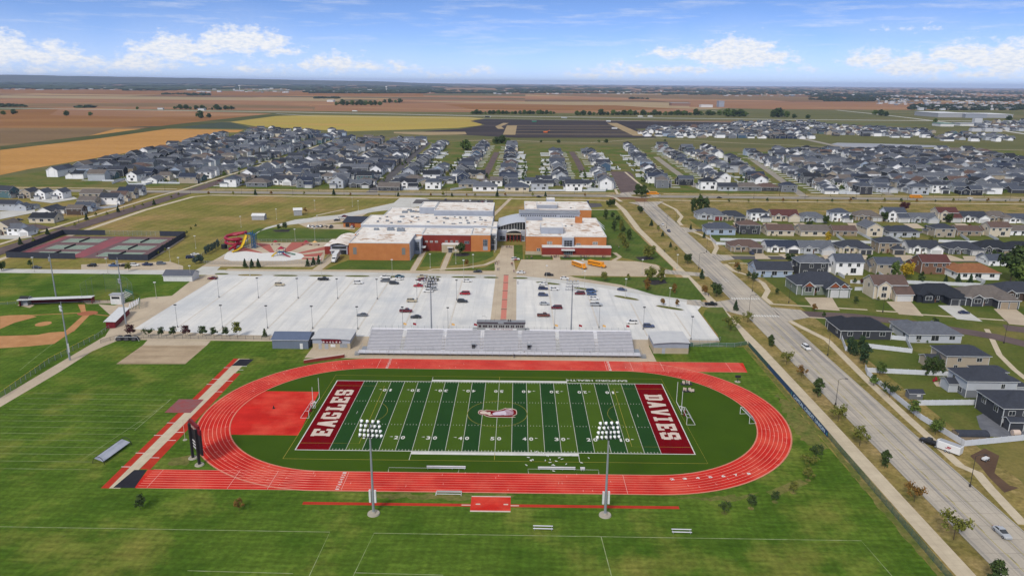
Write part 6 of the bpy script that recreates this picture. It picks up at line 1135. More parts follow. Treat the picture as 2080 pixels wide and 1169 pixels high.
CT = [((936, 518), 'round2', 'big dark tree in the mulch circle before the red school wing', .95, LD), ((717, 521), 'young', 'yellow-green little tree at the left corner of the orange gym', 1.1, LM), ((947, 541), 'young', 'rusty thin tree on the front lawn between walks', .9, LO), ((1228, 572), 'young', 'thin olive tree between bus loop and lane', 1.2, LM), ((1318, 527), 'round', 'large olive tree on the dark mulch of the east lawn', 1.15, LM), ((1320, 572), 'round2', 'tall olive tree, left in the mulch bed by the bus loop', .9, LM), ((1342, 573), 'flame', 'tall green tree, right in the mulch bed by the bus loop', 1.25, LM), ((1315, 590), 'flame', 'orange-brown tree below the mulch bed', .9, LO), ((1369, 596), 'flame', 'thin brown-green tree at the right of the lower lawn', .8, LO), ((1276, 568), 'small', 'tiny yellow-green tree at the bus loop edge', .8, LM), ((1243, 420), 'round', 'dark shrub mass north-east of the school', .9, LD), ((1236, 421), 'round', 'second dark shrub mass north-east of the school', .75, LD), ((1484, 672), 'sparse', 'yellowing tree on the grass corner by the car park', 1.25, LM), ((1347, 620), 'young', 'small tree, left on the last planting island', .7, LO), ((1374, 623), 'young', 'small tree, right on the last planting island', .7, LO), ((408, 534), 'round', 'blue-green spruce clump at the pool corner, right one', .62, LS), ((398, 536), 'round', 'blue-green spruce clump at the pool corner, left one', .55, LS), ((62, 542), 'small', 'dark bush at the left edge beside the lane', 1, LD), ((4, 550), 'round', 'dark tree cut by the left picture edge', .7, LD), ((262, 551), 'young', 'small round tree on the lane verge beside the light mast', 1, LM), ((580, 468), 'young', 'dark little tree in the mulch bed behind the pool', 1.2, LD), ((567, 468), 'young', 'second little tree in the mulch bed behind the pool', .9, LD), ((620, 432), 'small', 'small autumn tree on the drive island', 1, LO)]
for p_, k_, l_, s_, m_ in CT: tree(p_, k_, l_, s_, m_)
for i, p_ in enumerate(((498, 543), (512, 543), (525, 543), (625, 541), (637, 538), (648, 536))): tree(p_, 'cone', f'dark rounded conifer, {nth(i+1)} from the left along the near pool railing', .8, LC, 'conifers along the pool railing')
for i in range(5): tree((419+i*6, 517-i*3.4), 'flame', f'narrow cypress, {nth(i+1)} from the left in the row at the pool side drive', .72, LS, 'cypress row at the pool')
for i, p_ in enumerate(((1243, 446), (1230, 446), (1255, 452), (1247, 470), (1265, 475), (1278, 488), (1259, 488), (1266, 498), (1272, 510), (1262, 470))): tree(p_, 'flame' if i % 2 else 'young', f'small tree, {nth(i+1)} counted downwards on the east lawn', 1.15, LD if i < 6 else LM, 'young trees on the east lawn')
for i, p_ in enumerate(((330, 505), (340, 500), (345, 497), (352, 492), (360, 488), (372, 480), (380, 476), (336, 512), (388, 468), (398, 462), (322, 518))): tree(p_, 'small', f'low shrub, {nth(i+1)} along the slope right of the tennis courts', .62, LM if i % 3 else LD, 'shrubs on the slope by the courts', 'shrub', name='shrub')
for i, (x, y, s_) in enumerate(((1293, 399, 1), (1303, 402, 1.1), (1311, 399, .9), (1297, 393, 1.2), (1307, 392, 1.1))): tree((x, y), 'round2', f'dark tree, {nth(i+1)} of the thicket on the roundabout island', s_*.9, LD, 'roundabout island trees')
for i, (x, s_) in enumerate(((1408, 1.35), (1420, 1.5), (1433, 1.35))): tree((x, 433), 'flame', f'tall dark poplar, {nth(i+1)} from left in the trio behind the first house', s_*1.35, LD, 'poplar trio')
NT = [((1726, 717), 'flame', 'dark conifer, left of the three beside the white yard fence', 1.0, LC), ((1735, 720), 'cone', 'dark conifer, middle of the three beside the white yard fence', .95, LC), ((1748, 710), 'flame', 'dark conifer, right of the three inside the white yard fence', .9, LC), ((1754, 740), 'flame', 'tall dark conifer alone below the white yard fence', 1.2, LC), ((1787, 762), 'young', 'green shrub tree at the fence corner', 1.1, LG), ((1774, 783), 'small', 'spreading low shrub beside the curved path', 1.0, LG), ((1807, 806), 'sparse', 'dark thin tree over the white fence', .95, LD), ((1855, 846), 'young', 'round young tree outside the white fence', 1.1, LG), ((1900, 882), 'round', 'round dense tree outside the white fence near the pickup', .62, LG), ((1881, 762), 'flame', 'dark arborvitae, left of three at the beige house patio', 1.0, LD), ((1896, 762), 'flame', 'dark arborvitae, middle of three at the beige house patio', 1.1, LD), ((1910, 761), 'flame', 'dark arborvitae, right of three at the beige house patio', .9, LD), ((1840, 566), 'round', 'bright yellow tree behind the tan two-storey house', 1.15, LY), ((1817, 568), 'flame', 'dark green tree beside the bright yellow tree', 1.5, LG), ((1681, 494), 'flame', 'golden yellow tree between the middle house rows', 1.1, LY), ((1604, 537), 'round', 'round dark street tree before the navy-roofed house', .85, LD), ((2052, 572), 'round2', 'very large dark tree at the right edge, upper', 2.1, LD), ((2075, 592), 'round2', 'very large dark tree at the right edge, lower', 1.9, LG), ((2085, 545), 'round', 'large green tree cut by the right edge', 1.6, LG), ((1920, 576), 'cone', 'dark conifer, left of three behind the near-black house', .8, LC), ((1945, 577), 'cone', 'dark conifer, middle of three behind the near-black house', .9, LC), ((1970, 577), 'cone', 'dark conifer, right of three behind the near-black house', .85, LC), ((1870, 576), 'small', 'dark shrub mass behind the brown house lawn', 1.4, LD), ((1643, 465), 'round', 'dark bushy tree, left in front of the grey ranch houses', .75, LD), ((1677, 455), 'round', 'dark bushy tree, right in front of the white two-storey house', .8, LD), ((1728, 452), 'young', 'small tree before the tan ranch house', 1.2, LD), ((1795, 450), 'round', 'dark tree between the grey two-storey houses', .95, LD), ((1836, 430), 'round', 'purple-red tree behind the top house row', 1.1, LP), ((1926, 452), 'round', 'dark tree beside the maroon-roofed house', .9, LD), ((1790, 430), 'small', 'small tree behind the top house row', 1.3, LM), ((1497, 548), 'young', 'rusty young tree at the second side street', .9, LO), ((1500, 553), 'small', 'dark young tree at the second side street', 1, LD), ((1520, 566), 'small', 'dark shrub at the bend of the garden path', 1, LD), ((1532, 572), 'round', 'dark tree beside the light blue ranch house', .6, LD), ((1403, 466), 'cone', 'small conifer at the first side street', .6, None), ((1430, 483), 'cone', 'small conifer below the light blue ranch house', .65, None), ((1577, 598), 'young', 'thin young tree on the corner lawn', .7, LD), ((1738, 618), 'young', 'thin young tree before the sage green house', .8, LD), ((1654, 633), 'young', 'little rusty tree at the purple street kerb', .8, LO), ((1673, 645), 'small', 'round shrub on the lawn below the purple street', .7, LD), ((1736, 576), 'small', 'shrub row at the white dormer house', .8, LD), ((1750, 577), 'small', 'reddish shrub at the white dormer house', .8, LP), ((1855, 494), 'round', 'olive round tree behind a white ranch house', .55, LM), ((1890, 492), 'round', 'second olive round tree behind a white ranch house', .55, LM), ((1765, 533), 'round', 'dark tree in front of the cream dark-roofed house', .6, LD), ((1905, 505), 'young', 'autumn tree before the white and green ranch', .8, LO), ((2018, 522), 'flame', 'dark shrub tree before the dark grey house', .7, LD)]
for p_, k_, l_, s_, m_ in NT: tree(p_, k_, l_, s_, m_, 'garden trees of the right neighbourhood')
# parkway trees
k = 0
for x in (424, 474, 519, 551, 618, 678, 712, 770, 809, 875, 900, 918, 948, 965, 1010, 1026, 1082, 1108, 1188):
    k += 1; tree((x, 399 if x > 700 else 396), 'small' if k % 3 else 'cone', f'small tree, {nth(k)} from the left on the near verge of the parkway', rt.uniform(.6, 1.0), (None, LO, LM)[k % 3] if k % 3 else None, 'parkway trees west of the roundabout')
for i, x in enumerate((1480, 1520, 1558, 1590, 1620, 1660, 1690, 1727, 1762, 1796, 1830, 1862, 1900, 1936, 1970, 2006, 2042, 2072)): tree((x, 411), 'small', f'small tree, {nth(i+1)} from the roundabout along the right-hand parkway', rt.uniform(.5, 1.2), (LD, LM, LD, LO)[i % 4], 'parkway trees east of the roundabout')
for i, (x, y) in enumerate(((42, 497), (69, 493), (80, 479), (97, 477), (127, 476), (153, 461), (176, 447), (195, 440), (218, 438), (240, 431), (273, 425), (290, 420), (313, 416), (348, 404), (363, 398))): tree((x, y), 'cone' if i % 3 == 0 else 'small', f'small tree, {nth(i+1)} from the left along the slanting north-west road', .8, None if i % 3 == 0 else LM, 'trees along the north-west road')
# lone trees, hedgerows and groves out on the fields
def fgrow(lst, txt, grp, lm=LD):
    lst = [q for p_ in lst for q in ((p_,) if len(lst) < 11 or len(lst) == 14 else (p_, (p_[0]+3+rt.random()*4, p_[1]-.6, p_[2]*rt.uniform(.45, .85))))]
    for i, (x, y, s_) in enumerate(lst): tree((x+rt.uniform(-2, 2), y), 'far', f'{txt}, {nth(i+1)} from the left', s_*rt.uniform(.75, 1.2), lm if i % 3 else LG, grp)
fgrow([(8, 233, 1.5), (30, 232, 1.3), (135, 235, 1.5), (185, 235, 1.1), (407, 240, 2.0), (423, 239, 1.1), (280, 222, 1.2), (52, 218, 1.), (160, 219, 1.), (172, 219, 1)], 'lone dark tree on the brown fields', 'lone field trees')
fgrow([(x, 223-abs(x-440)*.02, 1.4+.5*math.sin(x)) for x in (356, 366, 378, 388, 398, 409, 420, 431, 441, 450, 459, 468)], 'grove tree beside the distant farm on the left', 'left farm grove')
fgrow([(x, 214, 2.1+.4*math.sin(x*3)) for x in (684, 694, 704, 714, 724, 734, 744, 754, 763, 772)]+[(x, 209, 2.0) for x in (780, 792, 803, 814)], 'tree of the dense square grove in mid distance', 'square grove')
fgrow([(x, 232, 1.+.5*abs(math.sin(x*1.7))) for x in range(958, 1128, 9)], 'tree in the thin hedgerow beyond the yellow field', 'thin hedgerow')
fgrow([(x, 234, 1.1+.8*abs(math.sin(x*.9))) for x in range(1172, 1490, 12)], 'tree in the long hedgerow beyond the black plots', 'long hedgerow')
fgrow([(1478, 237, 2.2), (1490, 237, 2.6), (1503, 237, 2.4), (1514, 237, 2.0), (1570, 238, 2.2), (1583, 238, 2.8), (1596, 238, 2.2), (1612, 240, 1.5), (1640, 241, 1.3), (1776, 233, 1.6), (1788, 235, 1.8), (1800, 236, 1.4), (1900, 248, 1.2), (2050, 245, 1.8)], 'tree of the clumps right of the hedgerow', 'right clumps')
fgrow([(945, 305, 1.7), (1008, 292, 1.1), (1020, 291, 1.3), (1032, 292, 1.2), (1350, 287, .5), (1230, 290, .6), (1215, 289, .5), (1100, 289, .5), (1136, 290, .5)], 'tree at the northern edge of the middle houses', 'trees north of the middle houses')
TSM = TP.pop('small')
for v in TP.values(): kill(v)
TP = None
# ================================================================ LAMPS
def lamp_post(px, label, h, grp, style='pale', rz=0, world=False):
    g_ = px if world else G(*px); m_ = {'pale': m_cream, 'grey': steel, 'dark': dark}[style]; t_ = thing('street_lamp' if style == 'dark' else 'car_park_lamp', label, 'lamp', (*g_, 0.04), rz, grp)
    link('pole', LPM[(style, 'p')], t_).scale = (1, 1, h/8); l_ = link('lamp_head', LPM[(style, 'h')], t_, (0, 0, h)); return t_
LPM = {}
for s_, m_ in (('pale', plain('pale_pole_paint', (196, 192, 180), .6)), ('grey', plain('weathered_pole', (126, 128, 130), .6)), ('dark', plain('bronze_pole', (62, 58, 56), .6))):
    LPM[(s_, 'p')] = MB().cyl((0, 0, 0), (0, 0, 8), .09 if s_ != 'grey' else .075, .06, 8).cyl((0, 0, 0), (0, 0, .7), .28, .26, 8).mesh('pole', m_)
    LPM[(s_, 'h')] = (MB().tube([(0, 0, 0), (.9, 0, .35), (2.2, 0, .4)], .06, 6, 0).box(1.9, 2.8, -.18, .18, .3, .45, 1) if s_ == 'dark' else MB().box(-.5, .5, -.35, .35, .0, .3, 1)).mesh('lamp_head', [m_, wht if s_ == 'pale' else dark])
i = 0
for rx in ROWX[:7]:
    for yy in (78.5, 122.0): i += 1; lamp_post((rx, yy), f'grey lamp pole, {"near" if yy < 100 else "far"} end of the {nth(ROWX.index(rx)+1)} stall row', 9.5, 'car park lamp poles', 'grey', world=True)
for x, y in ((21.4, 82), (39.9, 83.5), (75, 70), (58, 82)): lamp_post((x, y), f'grey lamp pole right of the walkway, behind the grandstand, {nth([21.4, 39.9, 58, 75].index(x)+1)} from left', 9.5, 'car park lamp poles', 'grey', world=True)
for j, p_ in enumerate(((508, 560), (653, 560), (797, 562), (942, 563), (1110, 575), (1187, 587), (1270, 604), (1359, 624))): lamp_post(p_, f'pale lamp post on a planting island, {nth(j+1)} from the left', 9, 'island lamp posts', 'pale')
for j, p_ in enumerate(((70, 552), (219, 554), (346, 531), (365, 552), (398, 505), (490, 462), (562, 446), (600, 490), (640, 488), (645, 460), (728, 428), (834, 427), (961, 545), (926, 536), (1007, 508), (874, 544), (318, 606), (1183, 556), (1375, 545), (1304, 556), (388, 570), (716, 420), (640, 427), (1005, 512))): lamp_post(p_, f'pale lamp post, {nth(j+1)} of those round the drives and lawns', 7.6, 'campus lamp posts', 'pale')
for j, (p_, a) in enumerate((((1697, 822), 0), ((1681, 722), 90), ((1970, 988), 0), ((1419, 546), 0), ((1521, 638), 0), ((1435, 512), 180), ((1528, 592), 180), ((2039, 697), 90), ((1354, 463), 0), ((1373, 452), 180), ((1602, 615), 90), ((1793, 634), 90), ((1308, 425), 0))): lamp_post(p_, f'dark street lamp, {nth(j+1)} listed along the wide road and side streets', 8.6, 'dark street lamps', 'dark', math.radians(a))
for j, x in enumerate(range(335, 2080, 52)):
    if 1215 < x < 1400: continue
    lamp_post((x, 388+.008*(x-400)+(6 if j % 2 else 0)), f'dark street lamp, {nth(j+1)} from the left along the parkway', 8, 'parkway street lamps', 'dark', math.radians(90))
for j, (x, y) in enumerate(((47, 475), (75, 470), (114, 457), (160, 452), (252, 430))): lamp_post((x, y), f'dark street lamp, {nth(j+1)} from the left beside the north-west road', 8, 'north-west road lamps', 'dark')
# ================================================================ HOUSES
WC = dict(white=(250, 250, 250), cream=(214, 202, 180), tan=(160, 144, 122), beige=(176, 164, 146), light_grey=(186, 191, 198), grey=(120, 124, 130), charcoal=(66, 68, 74), near_black=(44, 48, 56), light_blue=(168, 184, 204), blue=(74, 100, 124), teal=(88, 116, 122), brown=(128, 96, 78), dark_brown=(84, 70, 62), sage=(124, 134, 120), navy=(48, 60, 84), red=(122, 44, 44))
RC = dict(charcoal=(60, 64, 74), slate=(78, 84, 96), black=(42, 46, 54), grey=(102, 106, 114), brown=(104, 84, 76), maroon=(96, 58, 54), taupe=(112, 104, 98), orange_brown=(150, 100, 66), navy=(50, 58, 76))
def wallm(c): return mat('siding_'+c, lin(WC[c]), .75, tuple(x*.93 for x in lin(WC[c])), .3, joints=(40, .32, .03, .86, 1.0), fine=(1, .03))
def roofm_(c): return mat('shingles_'+c, lin(RC[c]), .92, tuple(x*.85 for x in lin(RC[c])), .35, joints=(.9, .45, .03, .86, .9), fine=(1.2, .12))
trim = plain('white_trim', (212, 214, 214), .6); gdoor = mat('garage_door_white', lin((206, 206, 204)), .6, lin((196, 196, 196)), .5, joints=(40, .52, .03, .82, 1)); gdark = mat('garage_door_dark', lin((70, 72, 76)), .6, lin((60, 62, 66)), .5)
W0, R0 = wallm('white'), roofm_('charcoal')
def vol(wb, rb_, x0, x1, y0, y1, h, rt_, pit=.42, ov=.5, corner=True):
    pit *= 1.2
    wb.box(x0, x1, y0, y1, 0, h, 0)
    if corner:
        for x in (x0, x1):
            for y in (y0, y1): wb.box(x-.09, x+.09, y-.09, y+.09, 0, h-.02, 1)
    if rt_ in ('gx', 'gy'):
        sw = rt_ == 'gy'; a0, a1, b0, b1 = (y0, y1, x0, x1) if sw else (x0, x1, y0, y1); bm_ = (b0+b1)/2; rh = (b1-b0)/2*pit
        T = (lambda a, b, z: (b, a, z)) if sw else (lambda a, b, z: (a, b, z))
        for a in (a0, a1): wb.face((T(a, b0, h), T(a, b1, h), T(a, bm_, h+rh)))
        e = h-ov*pit; A0, A1 = a0-ov*.8, a1+ov*.8; th = .24
        for bb in (b0-ov, b1+ov):
            rb_.face((T(A0, bb, e+th), T(A1, bb, e+th), T(A1, bm_, h+rh+th), T(A0, bm_, h+rh+th)), 0); rb_.face((T(A0, bb, e), T(A1, bb, e), T(A1, bm_, h+rh), T(A0, bm_, h+rh)), 1); rb_.face((T(A0, bb, e), T(A1, bb, e), T(A1, bb, e+th), T(A0, bb, e+th)), 1)
            for A in (A0, A1): rb_.face((T(A, bb, e), T(A, bm_, h+rh), T(A, bm_, h+rh+th), T(A, bb, e+th)), 1)
    else:
        X0, X1, Y0, Y1 = x0-ov, x1+ov, y0-ov, y1+ov; s_ = min(X1-X0, Y1-Y0)/2; z = h-.05; th = .22; zt = z+th+s_*pit
        if X1-X0 >= Y1-Y0: r1, r2 = (X0+s_, (Y0+Y1)/2, zt), (X1-s_, (Y0+Y1)/2, zt)
        else: r1, r2 = ((X0+X1)/2, Y0+s_, zt), ((X0+X1)/2, Y1-s_, zt)
        c = [(X0, Y0), (X1, Y0), (X1, Y1), (X0, Y1)]; q = [(*p, z+th) for p in c]
        if X1-X0 >= Y1-Y0: F_ = [(q[0], q[1], r2, r1), (q[1], q[2], r2), (q[2], q[3], r1, r2), (q[3], q[0], r1)]
        else: F_ = [(q[0], q[1], r1), (q[1], q[2], r2, r1), (q[2], q[3], r2), (q[3], q[0], r1, r2)]
        for f in F_: rb_.face(f, 0)
        for k in range(4): a, b = c[k], c[(k+1) % 4]; rb_.face(((*a, z), (*b, z), (*b, z+th), (*a, z+th)), 1)
        rb_.face([(*p, z) for p in c[::-1]], 1)
# kinds: volumes, windows (x, y, z, width, height, side), garage doors (x, y, width)
HK = {
 'ranch': ([(-8, 8, -4.2, 6, 3.0, 'gx', .42), (1.2, 7.7, -7.6, .9, 2.8, 'gy', .45), (-6.6, -2.4, -5.2, 0, 2.85, 'gy', .5)], [(-4.5, -5.2, 1.3, 2.0, 1.4, 's'), (-.6, -4.2, 1.2, 1.2, 1.3, 's'), (-5, 6, 1.3, 1.7, 1.3, 'n'), (0, 6, .9, 2.2, 2.0, 'n'), (5, 6, 1.3, 1.5, 1.3, 'n'), (-8, 1, 1.3, 1.2, 1.2, 'w'), (8, 2.4, 1.3, 1.2, 1.2, 'e')], [(4.4, -7.6, 4.9)], (-1.8, -4.2)),
 'ranchhip': ([(-8.6, 8.6, -4.6, 6.2, 3.0, 'hip', .42), (.8, 7.9, -8.0, .9, 2.85, 'hip', .42), (-7, -3, -5.4, 0, 2.9, 'gy', .5)], [(-5, -5.4, 1.2, 2.2, 1.4, 's'), (-1.6, -4.6, 1.2, 1.3, 1.3, 's'), (-5.6, 6.2, 1.3, 1.8, 1.3, 'n'), (0, 6.2, .9, 2.4, 2.0, 'n'), (5.4, 6.2, 1.3, 1.6, 1.3, 'n'), (-8.6, 1, 1.3, 1.2, 1.2, 'w'), (8.6, 3, 1.3, 1.2, 1.2, 'e')], [(2.9, -8.0, 2.6), (6.0, -8.0, 2.6)], (-2.4, -4.6)),
 'two': ([(-6.2, 6.0, -3.6, 5.8, 5.6, 'hip', .40), (.2, 6.6, -7.0, -.9, 2.8, 'hip', .40)], [(-4, -3.6, 3.7, 1.6, 1.4, 's'), (0, -3.6, 3.7, 1.4, 1.3, 's'), (4, -3.6, 3.7, 1.6, 1.4, 's'), (-4, -3.6, 1.0, 1.8, 1.5, 's'), (-4, 5.8, 3.7, 1.5, 1.4, 'n'), (1, 5.8, 3.7, 1.5, 1.4, 'n'), (-3, 5.8, .9, 2.4, 2.0, 'n'), (3.4, 5.8, 1.0, 1.6, 1.4, 'n'), (-6.2, 1, 3.7, 1.1, 1.3, 'w'), (-6.2, 1, 1.1, 1.1, 1.3, 'w'), (6, 2, 3.7, 1.1, 1.3, 'e')], [(3.4, -7.0, 4.9)], (-1.2, -3.6)),
 'twog': ([(-6.4, 6.2, -3.4, 5.6, 5.5, 'gx', .46), (-5.4, -.6, -4.6, 1, 5.3, 'gy', .55), (.6, 7.2, -6.8, .6, 2.8, 'gx', .45)], [(-3, -4.6, 3.6, 1.8, 1.4, 's'), (2.8, -3.4, 3.9, 1.4, 1.0, 's'), (-3, -4.6, 1.0, 1.8, 1.5, 's'), (-4, 5.6, 3.6, 1.4, 1.3, 'n'), (0, 5.6, 3.6, 1.4, 1.3, 'n'), (4, 5.6, 3.6, 1.4, 1.3, 'n'), (-2, 5.6, .9, 2.4, 2.0, 'n'), (-6.4, 1, 3.7, 1.1, 1.3, 'w'), (6.2, 2, 3.6, 1.1, 1.3, 'e')], [(3.9, -6.8, 5.2)], (-.1, -3.4)),
 'narrow': ([(-4.6, 4.6, -6.6, 7, 5.3, 'gy', .5), (-4.9, -.3, -8.2, -6.3, 2.7, 'gx', .5)], [(-2.2, -6.6, 3.5, 1.4, 1.3, 's'), (2.2, -6.6, 3.5, 1.4, 1.3, 's'), (2.4, -6.6, .9, 1.5, 1.5, 's'), (-2, 7, 3.5, 1.4, 1.3, 'n'), (2, 7, 3.5, 1.4, 1.3, 'n'), (0, 7, .9, 2.2, 1.9, 'n'), (-4.6, 2, 3.6, 1, 1.2, 'w'), (-4.6, -3, 3.6, 1, 1.2, 'w'), (4.6, 0, 3.6, 1, 1.2, 'e')], [(-2.6, -8.2, 3.6)], (.6, -6.6)),
 'split': ([(-7.6, 1.4, -4.4, 5.4, 4.2, 'gx', .40), (1.5, 8.2, -6.6, 4.6, 2.9, 'gy', .42)], [(-5.4, -4.4, 2.5, 1.8, 1.3, 's'), (-1.4, -4.4, 2.5, 1.6, 1.3, 's'), (-5.4, -4.4, .5, 1.4, .7, 's'), (-5, 5.4, 2.4, 1.8, 1.4, 'n'), (-1, 5.4, 1.9, 2.2, 2.0, 'n'), (5, 4.6, 1.2, 1.4, 1.2, 'n'), (-7.6, 0, 2.5, 1.2, 1.2, 'w'), (8.2, 1, 1.3, 1, 1.1, 'e')], [(4.9, -6.6, 4.8)], (.5, -4.4)),
}
def winmesh(w_, h_, near):
    mb = MB(); mb.box(-w_/2-.12, w_/2+.12, -.05, .02, -.12, h_+.12, 0)
    return mb, MB().box(-w_/2, w_/2, -.07, -.045, 0, h_, 0).box(-.035, .035, -.085, -.07, 0, h_, 1)
HP = {}
for kn, (vs, ws, gs, dr) in HK.items():
    wb, rb_ = MB(), MB()
    for i, (x0, x1, y0, y1, h, rt_, pit) in enumerate(vs): vol(wb, rb_, x0+.003*i, x1+.003*i, y0, y1, h, rt_, pit)
    wm_, rm_ = wb.mesh('wall', [W0, trim]), rb_.mesh('roof', [R0, trim]); fd = MB().box(dr[0]-.5, dr[0]+.5, dr[1]-.07, dr[1]+.02, .1, 2.2).mesh('front_door', plain('door_brown', (110, 76, 60), .6))
    wl_ = []
    rot = {'s': 0, 'n': math.pi, 'e': math.pi/2, 'w': -math.pi/2}
    for (x, y, z, w_, h_, sd2) in ws:
        a, b = winmesh(w_, h_, True); wl_.append((a.mesh('window', trim), b.mesh('pane', [glass, trim]), (x, y, z), rot[sd2]))
    gl_ = [(MB().box(-w_/2-.12, w_/2+.12, -.05, .02, .02, 2.42, 1).box(-w_/2, w_/2, -.09, -.04, .02, 2.3, 0).mesh('garage_door', [gdoor, trim]), (x, y, 0)) for x, y, w_ in gs]
    # simple far version: everything in few meshes
    HP[kn] = (wm_, rm_, fd, wl_, gl_, wb, rb_)
HOUSES = []; rh_ = random.Random(77)
def house(kind, x, y, rz, wall, roof, label, lod=0, gcol='white', group=None, sc=1., trimc=None):
    wm_, rm_, fd, wl_, gl_, _, _ = HP[kind]; t_ = thing('house', label, 'house', (x, y, .06 if y < 465 else .2), rz, group); t_.scale = (sc, sc, sc*rh_.uniform(.92, 1.14))
    def slot(o, m_):
        s_ = o.material_slots[0]; s_.link = 'OBJECT'; s_.material = m_; return o
    tm = wallm(trimc) if trimc else None
    def trm(o, i=1):
        if tm: s_ = o.material_slots[i]; s_.link = 'OBJECT'; s_.material = tm
        return o
    trm(slot(link('wall', wm_, t_), wallm(wall))); trm(slot(link('roof', rm_, t_), roofm_(roof)))
    for me, loc in gl_:
        g_ = link('garage_door', me, t_, loc)
        if gcol != 'white': slot(g_, gdark if gcol == 'dark' else wallm(gcol))
    if lod == 0: link('front_door', fd, t_)
    for me, pn_, loc, r_ in wl_:
        if lod >= 2: break
        if lod == 1 and loc[1] > 0 and math.cos(rz) > .5 and abs(loc[0]) < 6: continue
        w_ = link('window', me, t_, loc, r_); link('pane', pn_, w_)
    HOUSES.append(t_); return t_
def hp(kind, px, front, wall, roof, label, sc=1., gcol='white', trimc=None, dx=0):
    g_ = G(*px); d_ = {'ranch': 7.6, 'ranchhip': 8, 'two': 7, 'twog': 6.8, 'narrow': 8.2, 'split': 6.6}[kind] if front else 6.
    sc *= 1.17; return house(kind, g_[0]+dx, g_[1]+d_*sc, 0 if front else math.pi, wall, roof, label, 0, gcol, 'houses east of the wide road', sc, trimc)
